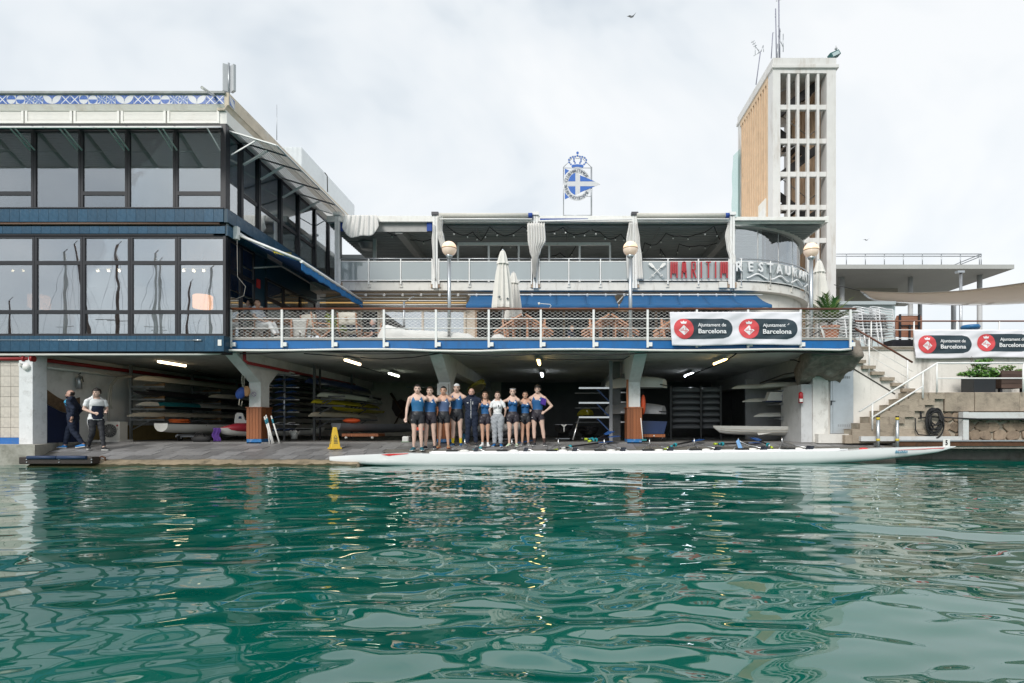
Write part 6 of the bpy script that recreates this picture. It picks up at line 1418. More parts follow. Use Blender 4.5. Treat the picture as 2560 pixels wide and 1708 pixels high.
# second bay rack
rackboat(793,990,18.0,6.8,.50,.19,hgrn,'pale green and white shell on the rack over the yellow one',extra=fin); rackboat(778,1006,18.0,7.0,.48,.17,hyel,'yellow shell on the rack between first and second pillar'); rackboat(771,1040,18.0,7.0,.50,.18,hcream,'cream shell on the rack under the yellow one'); rackboat(790,972,18.6,7.0,.46,.18,hdark,'black shell on the top arm over the pale green one',upside=False)
rackboat(830,1018,19.5,6,.4,.14,hyel,'second yellow shell deeper on the rack',upside=False)
rack('boat rack with crossing arms between first and second pillar',-7.9,(18.6,22.0),[Z(992,18)-.03,Z(1009,18)-.03,Z(1043,18)-.03,Z(974,18.6)-.2],1.0,m_=mat('dark rack steel',(.06,.065,.07),.5,var=.1),blocks=False)
t_=thing('rescue_boat','grey skiff with an orange float on a wooden dolly by the yellow sign','boat',P(850,1098,17.8)); o=hull_mb(4.2,.9,.30,False,blunt=.5).build('hull',hgrey,t_,local=True); o.rotation_euler=(0,0,math.radians(-30)); o.location=(-.2,.2,.48)
m=MB(); m.ball((0,0,0),.28,16,10,sq=(1.0,.5,.28)); o=m.build('orange_float',mat('orange buoy'),t_,local=True); o.location=(.22,.4,.58)
MB().box(.0,1.15,.15,.85,.08,.17).build('dolly',plank_m,t_,local=True)
for k in (.12,.95): MB().ball((k,.2,.05),.05,10,6).build('castor',white,t_,local=True)
# shield with crossed oars on the back wall
t_=thing('wall_shield','dark shield plaque with crossed oars on the boat store back wall','plaque',P(1003,1045,26.9)); wd_=26.95; m=MB(); m.prism([P(982,1000,wd_),P(992,1004,wd_),P(1003,998,wd_),P(1014,1004,wd_),P(1028,1000,wd_),P(1030,1022,wd_),P(1020,1040,wd_),P(1005,1048,wd_),P(990,1040,wd_),P(980,1022,wd_)],(0,-.05,0)); m.build('shield',mat('dark brown plaque',(.035,.022,.018),.6,var=.2),t_)
for a,b_ in (((977,983),(1024,1060)),((1030,985),(985,1062))): MB().tube([P(*a,26.85),P(*b_,26.85)],[.06,.03],8).build('oar',mat('dark oar wood',(.10,.06,.03),.6,var=.2),t_)
MB().tube([P(1015,968,23),P(1098,968,23)],.02,6).build('hanging_rail',steel,BH)
# third bay: rack arms, boats on the floor
t_=thing('arm_rack','tall steel rack with three long bare arms behind the last rower','rack',(X(1527,17.5),17.5,.52)); x_=X(1527,17.5); MB().box(x_-.05,x_+.05,17.45,17.55,.522,3.0).build('upright',mat('rack grey',(.25,.26,.28),.5,var=.1),t_)
for py in (970,1007,1043):
    z_=Z(py,17.5); MB().box(X(1447,17.5),x_-.05,17.47,17.53,z_-.03,z_+.02).build('arm',alu,t_); MB().bar((x_-.05,17.5,z_-.42),(x_-.42,17.5,z_-.04),.035,.035).build('brace',mat('blue brace',(.02,.06,.18),.5,var=.1),t_); MB().box(X(1437,19.5),X(1505,19.5),19.47,19.53,Z(py+12,19.5)-.03,Z(py+12,19.5)).build('arm',mat('rack grey'),t_)
for a,b_ in ((903,981),(903,1005),(903,1030),(903,1055)): MB().box(X(1552,17.4),X(1568,17.4),17.4,17.44,Z(b_+2,17.4),Z(b_-1,17.4)).build('step_arm',alu,t_)
P_box('middle_post',mat('grey concrete post',(.20,.20,.205),.85,var=.15,stain=(.06,.055,.05),st_amt=.7),X(1533,18.2),X(1551,18.2),18.2,18.5,.5,3.05)
rackboat(1208,958,18.5,7,.55,.22,hyel,'yellow hull on the high rack above the coach',yaw=math.radians(12)); rackboat(1472,1036,19.5,5,.6,.25,hyel,'yellow canoe end on the lowest arm of the bare rack',upside=True,yaw=.0)
def floorboat(a,b_,D_,L,beam,dep,m_,label,yaw=0,name='stored_dinghy'):
    t_=thing(name,label,'boat',P(a,b_,D_),'boats standing on the boat store floor',rz=yaw); zf=.52-Z(b_,D_)
    hull_mb(L,beam,dep,False,rocker=.4).build('hull',m_,t_,local=True); MB().tube([Vector((math.cos(th)*beam/2*.98*0,0,0)) for th in (0,1)],.001,3).build('x',m_,t_,local=True) if False else None
    MB().box(-beam*.3,beam*.3,L*.45,L*.52,zf,-dep*.9).build('cradle',rubber,t_,local=True)
    for s_ in (-1,1): MB().tube([(s_*beam*.33,L*.2,zf+.07),(s_*beam*.33+.04,L*.2,zf+.07)],.07,10).build('wheel',rubber,t_,local=True); 
    MB().bar((-beam*.4,L*.2,zf+.07),(beam*.4,L*.2,zf+.07),.03,.03).build('axle',steel,t_,local=True)
    return t_
t_=floorboat(1410,1063,17.6,3.5,.62,.30,hdark,'dark skiff with a pale stem stripe on a trolley behind the last rower'); m=MB(); m.prism([(-.10,-.02,.02),(.10,-.02,.02),(.02,-.02,-.05),(.012,-.02,-.20),(-.012,-.02,-.20),(-.02,-.02,-.05)],(0,.015,0)); m.build('stem_stripe',hw,t_,local=True)
m=MB(); m.prism([(-.27,.05,.005),(0,-.03,.005),(.27,.05,.005),(.27,.3,.005),(-.27,.3,.005)],(0,0,.02)); m.build('foredeck',hgrey,t_,local=True)
floorboat(1478,1068,18.0,3.5,.7,.30,hdark,'black dinghy beside the dark skiff under the bare rack arms')
t_=floorboat(1300,1074,17.3,3.6,.95,.30,hgrey,'grey inflatable tender behind the women rowers',yaw=math.radians(40)); m=MB(); m.tube([(-.42,2.2,.0),(-.40,.7,.02),(0,.05,.08),(.40,.7,.02),(.42,2.2,.0)],.13,10); m.build('inflatable_tube',hull_col('pale grey rubber',(.42,.42,.43),.5),t_,local=True)
MB().tube([P(1447,1047,17.2),P(1432,1100,16.9)],.02,8).build('prop_pole',alu,bpy.data.objects['arm_rack']) 
# fourth bay
t_=thing('upturned_dinghy','white dinghy hung upside down high beside the third pillar','boat',P(1662,968,17.6),'dinghies beside the third pillar',rz=math.radians(62)); hull_mb(2.0,.8,.36,True,blunt=.6).build('hull',hw,t_,local=True); MB().box(-.45,.45,-.01,.012,.04,.07).build('transom_trim',black_metal,t_,local=True)
t_=thing('upturned_dinghy','ribbed silver dinghy hung upside down lower beside the third pillar','boat',P(1660,1034,17.6),'dinghies beside the third pillar',rz=math.radians(62)); hull_mb(2.0,.8,.34,True,blunt=.6).build('hull',hull_col('silver hull',(.40,.40,.42),.4),t_,local=True); MB().box(-.45,.45,-.01,.012,.04,.07).build('transom_trim',black_metal,t_,local=True)
t_=thing('blue_dinghy','dark blue dinghy on a wooden trolley beside the third pillar','boat',P(1638,1100,17.3)); 
m=MB(); m.prism([P(1602,1052,17.3),P(1668,1054,17.3),P(1660,1085,17.3),P(1606,1085,17.3)],(0,1.8,0)); m.build('hull',hblue,t_); MB().box(X(1606,17.2),X(1662,17.2),17.15,17.9,Z(1093,17.2),Z(1086,17.2)).build('trolley',plank_m,t_)
for a in (1612,1656): MB().ball(P(a,1096,17.2),.05,10,6).build('castor',black_metal,t_)
MB().tube([P(1634,1090,17.13),P(1636,1090,17.13)],.03,8).build('bolt',white,t_)
m=MB(); m.ball((0,0,0),.20,14,12,sq=(.38,.5,1.5)); t_=thing('life_ring_bag','orange rescue float hanging behind the third pillar','float',P(1608,1012,16.85)); m.build('float',mat('orange red float',(.55,.07,.015),.5,var=.1),t_,local=True); m=MB(); m.tube([(0,0,.28),(-.02,0,.42)],.01,5); m.build('cord',cable_m,t_,local=True)
t_=thing('broom','broom leaning on the third pillar','broom',P(1607,1102,16.5)); MB().tube([P(1602,1045,16.62),P(1607,1099,16.5)],.014,6).build('handle',white,t_); MB().box(X(1603,16.5),X(1616,16.5),16.45,16.53,Z(1102,16.5),Z(1098,16.5)).build('brush',mat('teal brush',(.02,.2,.22),.6,var=.1),t_)
cano=thing('canoe_rack','steel rack with uprights holding rows of grey canoes','rack',(X(1740,20),20,.52))
for a in (1676,1751,1800): MB().box(X(a,20)-.03,X(a,20)+.03,19.9,19.96,.522,2.4).build('upright',mat('dark rack steel',(.06,.065,.07),.5,var=.1),cano)
lab7=['topmost','second highest','third highest','middle','third lowest','second lowest','lowest']
for k in range(7):
    z_=2.20-k*.215
    for j,(a,b_) in enumerate(((1677,1750),(1753,1798))):
        t_=thing('stored_canoe','%s grey canoe in the %s column of the canoe rack'%(lab7[k],'wide' if j==0 else 'narrow'),'canoe',(X((a+b_)/2,20.1),20.1,z_),'grey canoes on the rack')
        L=S(b_-a,20.1)-.02; m=MB(); nn=14
        prof=[(-.24,0),(.24,0),(.26,.06),(.20,.14),(.05,.17),(-.1,.16),(-.24,.08)]
        vs=[]
        for i in range(nn+1):
            s=2*i/nn-1; e_=.72+.28*(1-abs(s)**4); vs+=[(s*L/2,y*e_,z*e_) for y,z in prof]
        W=len(prof); m.add(vs,[(i*W+q2,i*W+(q2+1)%W,(i+1)*W+(q2+1)%W,(i+1)*W+q2) for i in range(nn) for q2 in range(W)]+[tuple(range(W))[::-1],tuple(nn*W+q2 for q2 in range(W))],0,True); m.build('hull',hgrey,t_,local=True)
        MB().box(-L/2,L/2,-.02,.02,-.035,-.012).build('support_bar',mat('dark rack steel'),t_,local=True)
def xboat(px_,py,D_,L,beam,dep,m_,label,upside=True,name='stored_shell'):
    t_=thing(name,label,'boat',P(px_,py,D_),'boats on the right end rack',rz=-math.pi/2); hull_mb(L,beam,dep,upside).build('hull',m_,t_,local=True); return t_
xboat(1829,971,18.9,5.5,.5,.16,hw,'white upturned shell on the top arms of the right end rack'); xboat(1900,967,18.3,5,.5,.17,hw,'shorter white shell in front on the top arms of the right end rack'); xboat(1856,1004,18.8,5.5,.5,.14,hw,'white shell behind the numbered board'); xboat(1884,1041,18.5,5,.5,.15,hw,'white shell on the lower arms of the right end rack')
t_=xboat(1783,1066,18.0,5.5,.75,.30,hw,'white clinker rowing boat on the floor at the right end',False); 
for k in range(4):
    hv=hull_mb(5.5,.76,.305,False); W=11; MB().tube([Vector(hv.v[i*W+2-(0)])*1.0 if k==0 else Vector(hv.v[i*W+(k if k<3 else 4)]) for i in range(1,28)],.006,4).build('strake',hcream,t_,local=True) if k<3 else None
MB().prism([P(1893,1082,17.6),P(1896,1088,17.6),P(1910,1086,17.6),P(1930,1082,17.6)],(0,.03,0)).build('skeg',hw,t_)
MB().box(X(1978,17.7),X(1992,17.7),17.7,18.2,.52,Z(1076,17.7)).build('chock',black_metal,t_)
t_=thing('numbered_board','white board with an upside down number 24 on the right end rack','board',P(1950,1004,18.1)); bd=18.1; m=MB(); m.prism([P(1917,1002,bd),P(1926,980,bd),P(2010,981,bd),P(2010,1002,bd)],(0,.3,0)); m.build('board',white,t_); MB().box(X(1914,bd),X(2010,bd),bd-.02,bd+.3,Z(1004.5,bd),Z(1002,bd)-.002).build('blue_edge',hblue,t_)
text('24',mat('violet number',(.16,.10,.30),.6,var=.1),t_,P(1962,992,bd-.01),.25,.004,'number',ry=math.pi,width=S(15,bd),height=S(17,bd),bold=.006)
rk=thing('end_rack','steel arms carrying the white shells at the right end','rack',(X(1985,18.4),18.4,.52)); MB().box(X(1990,18.5)-.03,X(1990,18.5)+.03,18.45,18.51,.522,3.0).build('upright',steel,rk)
for py in (974,1007,1044): MB().box(X(1930,18.6),X(1990,18.5)-.03,18.0,19.1,Z(py,18.4)-.07,Z(py,18.4)-.035).build('arm',steel,rk)
t_=thing('red_extinguisher','red fire extinguisher on the right end pier','extinguisher',P(2002,1010,16.6)); MB().tube([P(2002,1008,16.62),P(2002,984,16.62),P(2002,980,16.62)],[.065,.065,.03],12).build('cylinder',mat('red enamel',(.45,.01,.02),.3,var=.05),t_); MB().box(X(1999,16.55),X(2007,16.55),16.545,16.556,Z(1005,16.55),Z(997,16.55)).build('label',white,t_)
m=MB(); m.tube([P(2001,943,16.9),P(1999,905,16.6),P(1985,900,16.5),P(1975,900,16.5)],.018,6); m.tube([P(2000,948,17.0),P(1995,930,17.2),P(1960,936,18),P(1900,958,19.5)],.02,6); tag(m.build('pier_cable',cable_m,at=P(2000,945,16.9)),'black cables looping over the right end pier','cable')
MB().box(X(1570,15.5),X(1590,15.5),15.4,15.6,3.0,3.058).build('junction_box',pvc,BH)
m=MB(); m.tube([P(1340,897,15.7),P(1440,900,16),P(1560,898,15.9),P(1575,890,15.6)],.012,6); m.tube([P(1841,884,15.8),P(1815,903,16.4),P(1715,942,20.7)],.02,6); m.tube([P(900,916,17.5),P(975,939,20.6)],.015,6); m.tube([P(460,922,18.1),P(560,945,20)],.015,6); stuff(m.build('ceiling_cables',cable_m,BH))

# ------------------------------------------------------------------ the racing eight on the water
A8=Vector((X(824,14.3),14.3,0)); B8=Vector((X(2389,15.6),15.6,0)); d8=(B8-A8); L8=d8.length; d8.normalize(); n8=Vector((-d8.y,d8.x,0))
SH=thing('racing_eight','long white racing shell with red bow flash floating along the slipway','boat',(A8+B8)/2)
top=[(0,.225),(.5,.262),(1.9,.318),(2.4,.30),(8,.296),(13.4,.335),(14.0,.385),(14.7,.41),(16.2,.435),(L8,.445)]
bot=[(0,.125),(.35,.07),(1.2,.0),(2.5,-.07),(8,-.12),(12.5,-.06),(14.4,.06),(15.6,.20),(16.2,.28),(L8,.425)]
wid=[(0,.01),(.6,.10),(2,.2),(4,.26),(8.5,.285),(12.5,.26),(14.6,.19),(15.9,.09),(L8,.008)]
def itp(t_,s):
    for (a,b_),(c,d) in zip(t_,t_[1:]):
        if s<=c: u=(s-a)/(c-a); u=u*u*(3-2*u) if t_ is wid else u; return b_+(d-b_)*u
    return t_[-1][1]
m=MB(); ns,nk=90,12; vs=[]
for i in range(ns+1):
    s=L8*i/ns; w2=itp(wid,s); zt=itp(top,s); zb=itp(bot,s)
    for j in range(nk+1):
        th=math.pi*j/nk; y=math.cos(th); p=A8+d8*s+n8*(y*w2*(1-.0*abs(y))); vs.append(Vector((p.x,p.y,zt-(zt-zb)*math.sin(th)**.65)))
W=nk+1; m.add(vs,[(i*W+j,i*W+j+1,(i+1)*W+j+1,(i+1)*W+j) for i in range(ns) for j in range(nk)],0,True); m.add(vs,[(i*W,(i+1)*W,(i+1)*W+nk,i*W+nk) for i in range(ns)],0,False)
m.build('hull',mat('glossy white hull',(.88,.885,.89),.14,var=.02),SH)
def on_hull(s,h,off=.012): # point on the camera side, h = 0 waterline .. 1 gunwale
    w2=itp(wid,s); zt=itp(top,s); zb=itp(bot,s); th=math.pi/2+(math.pi/2)*h if False else None
    z=zb+(zt-zb)*h; sn=((zt-z)/(zt-zb))**(1/.65) if zt>zb else 0; y=-math.sqrt(max(0,1-sn*sn)); p=A8+d8*s+n8*(y*w2-off); return Vector((p.x,p.y,z))
redp=mat('red flash',(.65,.03,.03),.3,var=.05)
m=MB(); m.add([on_hull(1.3,.96),on_hull(1.5,.84),on_hull(1.95,.95),on_hull(2.0,1.0),on_hull(1.5,1.0)],[(0,1,2,3,4)]); m.build('bow_flash',redp,SH)
m=MB(); m.add([on_hull(14.9,.80),on_hull(16.35,.74),on_hull(16.3,.60),on_hull(16.2,.68),on_hull(14.9,.77)],[(0,4,3,2,1)]); m.build('stern_stripe',redp,SH)
m=MB(); m.ball(on_hull(14.0,1.0)+n8*.12,.13,10,6,sq=(1,.6,.25)); m.build('red_canvas_edge',redp,SH)
ang=math.atan2(d8.y,d8.x)
text('BALEARIA',mat('teal lettering',(.01,.22,.36),.4,var=0),SH,on_hull(15.0,.62,.03),.12,.002,'lettering',rz=ang,width=S(32,15.5),height=S(6.5,15.5),shear=.3,bold=.002)
text('filippi',mat('dark lettering',(.05,.05,.06),.4,var=0),SH,on_hull(2.15,.80,.014),.05,.002,'lettering',rz=ang,width=S(9,14.4),height=S(3.5,14.4)) if False else None
m=MB(); m.box(X(2358,15.57),X(2375,15.57),15.57,15.582,Z(1117,15.57),Z(1098,15.57)); bp_=m.build('bow_number_plate',white,SH); text('5',mat('black number',(.01,.01,.012),.5,var=0),SH,P(2366.5,1107,15.56),.14,.002,'number',height=S(13,15.6),bold=.004)
inn=mat('boat interior',(.06,.06,.065),.6,var=.1)
m=MB(); m.sheet(lambda u,v:A8+d8*(2.6+10.8*u)+n8*(.17*(2*v-1))+Vector((0,0,itp(top,2.6+10.8*u)+.004)),30,2,smooth=False,thick=(0,0,-.002)); m.build('cockpit',inn,SH)
for s_ in (-1,1):
    m=MB(); m.sheet(lambda u,v:A8+d8*(2.5+11*u)+n8*(s_*(.18+.012*v))+Vector((0,0,itp(top,2.5+11*u)+.05*v)),30,1,thick=(0,0.004,0)); m.build('washboard',mat('glossy white hull'),SH)
for k in range(8):
    s=3.3+k*1.27; c=A8+d8*s+Vector((0,0,itp(top,s)))
    rg=MB(); out_=c+n8*.85+Vector((0,0,.20)); 
    rg.tube([c+n8*.2-d8*.42+Vector((0,0,.02)),out_],.014,6); rg.tube([c+n8*.2+d8*.62+Vector((0,0,.02)),out_+Vector((0,0,.02))],.014,6); rg.tube([c+n8*.22+Vector((0,0,.0)),out_-Vector((0,0,.03))],.014,6); rg.tube([out_-Vector((0,0,.06)),out_+Vector((0,0,.14))],.016,6)
    rg.build('rigger',alu,SH)
    MB().obox(c-d8*.25+Vector((0,0,.07)),d8*.14,n8*.13,(0,0,.02)).build('sliding_seat',mat('seat black',(.02,.02,.022),.5,var=.1),SH)
    MB().obox(c+d8*.35+Vector((0,0,.07)),d8*.05,n8*.11,Vector((0,0,.07))+d8*.03).build('foot_stretcher',mat('stretcher dark',(.03,.035,.05),.5,var=.1),SH)
    MB().ball(c+n8*.02+d8*.05+Vector((0,0,.05)),.09,10,6,sq=(1.5,.8,.5)).build('bow_ball' if False else 'shoulder_cap',white,SH)
# oars of the eight resting on the slipway edge
gy_=mat('lime grip',(.55,.68,.05),.5,var=.05); gw_=mat('white collar',(.75,.75,.72),.4,var=.05); gt_=mat('teal collar',(.02,.30,.36),.4,var=.05); bl_=mat('pale blue blade',(.18,.38,.68),.35,var=.1)
spots=[((1158,1131),(1200,1122),(1290,1108),'black oar with lime grip resting beside the coxswain end of the shell'),((1376,1128),(1425,1117),(1495,1108),'black oar with lime and white grip resting near the last rower'),((1660,1124),(1688,1112),(1730,1104),'black oar with yellow grip resting in front of the third pillar'),((1785,1110),(1805,1110),(1870,1108),'black oar with teal collar lying flat on the slipway'),((1932,1121),(1920,1112),(1900,1103),'black oar with lime grip in front of the white clinker boat'),((1462,1098),(1480,1099),(1520,1094),'oar with lime collar heaped on the slipway under the bare rack'),((1470,1104),(1490,1100),(1512,1088),'oar with blue tape heaped on the slipway under the bare rack')]
for a,b_,c,lb in spots:
    t_=thing('sweep_oar',lb,'oar',P(*b_,15.6),'oars of the racing shell on the slipway'); Da,Db,Dc=15.55,15.75,16.3
    pa,pb,pc=P(*a,Da),P(*b_,Db),P(*c,Dc); MB().tube([pa,pb,pc],.024,8).build('shaft',oshaft,t_); d=(pb-pa)
    MB().tube([pa,pa+d*.38],.03,8).build('grip',gy_,t_); MB().tube([pa+d*.55,pa+d*.75],.032,8).build('collar',gw_ if 'white' in lb else gt_ ,t_); MB().tube([pb-d*.05,pb+(pc-pb)*.04],.055,10).build('button',gt_,t_)
    dd=(pc-pb).normalized(); sd2=dd.cross(Vector((0,0,1))).normalized(); MB().prism([pc,pc+dd*.12+sd2*.10,pc+dd*.48+sd2*.11,pc+dd*.5-sd2*.10,pc+dd*.12-sd2*.08],(0,0,.015)).build('blade',obl,t_)
t_=thing('upright_blade','pale blue oar blade standing upright over the shell','oar',P(1845,1120,15.6)); m=MB(); m.prism([P(1840,1103,15.6),P(1846,1098,15.6),P(1856,1122,15.55),P(1847,1124,15.55)],(.02,.02,0)); m.build('blade',bl_,t_); MB().tube([P(1846,1102,15.62),P(1893,1124,15.9)],.018,6).build('shaft',alu,t_)
# slipway furniture
FN=thing('rubber_fender','black timber fender with blue cushion strips on the slipway edge','fender',(X(147,14.1),14.1,.1)); fd0,fd1=14.0,14.25
MB().box(X(56,14.1),X(238,14.1),fd0,fd1,Z(1160,14.1),Z(1142,14.1)).build('timber',mat('wet timber',(.03,.022,.018),.5,var=.3,bump=.3),FN,bevel=.02)
for a,b_ in ((70,143),(145,217)): MB().tube([(X(a,14),13.99,Z(1144,14)),(X(b_,14),13.99,Z(1144,14))],.045,12).build('cushion',mat('navy cushion',(.015,.035,.09),.55,var=.2),FN)
for a in (67,148,229):
    for py in (1149,1156): MB().ball(P(a,py,13.995),.018,8,6).build('bolt',steel,FN)
m=MB(); m.tube([P(248,1150,14.35)+Vector((0,0,-.05)),P(249,1144,14.35),P(255,1141,14.35),P(262,1144,14.35),P(264,1152,14.35)],.022,8); tag(m.build('mooring_ring',rust,at=P(255,1152,14.4)),'rusty mooring ring at the end of the timber fender','mooring ring')
WS=thing('wet_floor_sign','yellow plastic wet floor cone with black warning print','sign',P(837,1120,15.6)); ylw=mat('yellow plastic',(.72,.47,.04),.45,var=.08,stain=(.5,.3,.05),st_amt=.3); sz=floor_z(15.6)
c=Vector((X(837,15.6),15.6,sz)); m=MB(); hb,ht,Hs=.125,.045,.60
vs=[c+Vector((sx*hb,sy*hb,.045)) for sx,sy in ((-1,-1),(1,-1),(1,1),(-1,1))]+[c+Vector((sx*ht,sy*ht,Hs)) for sx,sy in ((-1,-1),(1,-1),(1,1),(-1,1))]
R45=Matrix.Rotation(math.radians(35),3,'Z'); vs=[R45@(v-c)+c for v in vs]
m.add(vs,[(0,1,5,4),(1,2,6,5),(2,3,7,6),(3,0,4,7),(4,5,6,7)]); m.build('cone',ylw,WS,bevel=.012)
m=MB(); m.obox(c+Vector((0,0,.022)),R45@Vector((.155,0,0)),R45@Vector((0,.155,0)),(0,0,.022)); m.build('base',ylw,WS,bevel=.01)
for fa in (0,3):
    e0=(vs[fa],vs[(fa+1)%4],vs[(fa+1)%4+4],vs[fa+4]); nrm=(e0[1]-e0[0]).cross(e0[3]-e0[0]).normalized()*.004
    def fp(u,v): return e0[0].lerp(e0[1],u).lerp(e0[3].lerp(e0[2],u),v)+nrm
    m=MB(); bk=0
    m.add([fp(.5,.62),fp(.2,.47),fp(.8,.47)],[(0,1,2)]); m.build('warning_triangle',bblk,WS)
    m=MB(); m.add([fp(.5,.59)+nrm*.5,fp(.29,.485)+nrm*.5,fp(.71,.485)+nrm*.5],[(0,1,2)]); m.build('triangle_field',ylw,WS)
    for v_ in (.41,.34,.27,.20): m=MB(); m.add([fp(.25,v_),fp(.75,v_),fp(.72,v_+.035),fp(.28,v_+.035)],[(0,1,2,3)]); m.build('print_line',bblk,WS)
# bags and bits behind the rowers
for a,b_,w_,h_,col,lb,nm in ((1160,1108,15,24,(.02,.16,.30),'blue dry bag standing behind the coach','dry_bag'),(1013,1108,17,17,(.62,.62,.60),'white cool box on a green tray left of the rowers','cool_box'),(1048,1080,24,12,(.62,.06,.02),'orange red float bag behind the tall rowers','float_bag')):
    D_=16.7; t_=thing(nm,lb,'bag' if 'bag' in nm else 'box',P(a,b_,D_)); MB().box(X(a-w_/2,D_),X(a+w_/2,D_),D_,D_+.3,Z(b_,D_),Z(b_-h_,D_)).build('body',mat(nm+' plastic',col,.5,var=.12),t_,bevel=.04); MB().box(X(a-w_/2,D_)-.015,X(a+w_/2,D_)+.015,D_-.015,D_+.31,Z(b_,D_),Z(b_-4,D_)).build('tray' if nm=='cool_box' else 'seam',mat('green tray',(.10,.20,.10),.6,var=.1) if nm=='cool_box' else mat('dark seam',(.02,.03,.05),.6,var=.1),t_)
    MB().tube([P(a-w_*.25,b_-h_,D_+.1),P(a,b_-h_-4,D_+.1),P(a+w_*.25,b_-h_,D_+.1)],.012,6).build('handle',cable_m,t_)
# ------------------------------------------------------------------ people
skin_l=mat('light skin',(.66,.455,.37),.55,var=.08,scale=12); skin_t=mat('tanned skin',(.58,.345,.245),.5,var=.06,scale=12); skin_o=mat('ruddy skin',(.64,.39,.31),.5,var=.08,scale=12)
cl=lambda name,col,rough=.75: mat(name,col,rough,var=.10,scale=10,bump=.25,bscale=14)
c_blue=cl('rowing blue lycra',(.015,.10,.27),.5); c_blue2=cl('teal blue lycra',(.022,.135,.30),.5); c_grey_b=cl('faded blue lycra',(.075,.12,.24),.5); c_blk=cl('black lycra',(.012,.013,.018),.45); c_pur=cl('dark plum lycra',(.022,.017,.026),.45)
c_navy=cl('navy fleece',(.010,.018,.042),.85); c_white=cl('white cotton',(.78,.79,.80)); c_grey=cl('grey marl',(.36,.38,.41),.9); c_dark=cl('charcoal cloth',(.02,.022,.028))
h_dk=mat('dark brown hair',(.015,.010,.008),.5,var=.3,scale=30,bump=.6,bscale=60); h_br=mat('brown hair',(.06,.032,.018),.5,var=.3,scale=30,bump=.6,bscale=60); h_gr=mat('grey hair',(.50,.48,.46),.6,var=.15,scale=30,bump=.5,bscale=60)
eye_m=mat('dark eye',(.015,.012,.012),.2,var=0); lip_m=mat('lip',(.36,.12,.10),.5,var=0); sole_m=mat('white sole',(.7,.7,.68),.6,var=.05)
def ell(m,c,rx,ry,rz,n=14,k=10): m.ball(c,1,n,k,sq=(rx,ry,rz))
def seg_chain(m,pts,rs,n=12):
    """rounded limb: tube with ball ends"""
    m.tube(pts,rs,n); m.ball(pts[0],rs[0],n,8); m.ball(pts[-1],rs[-1],n,8)
def lerp3(a,b,t): return Vector(a).lerp(Vector(b),t)
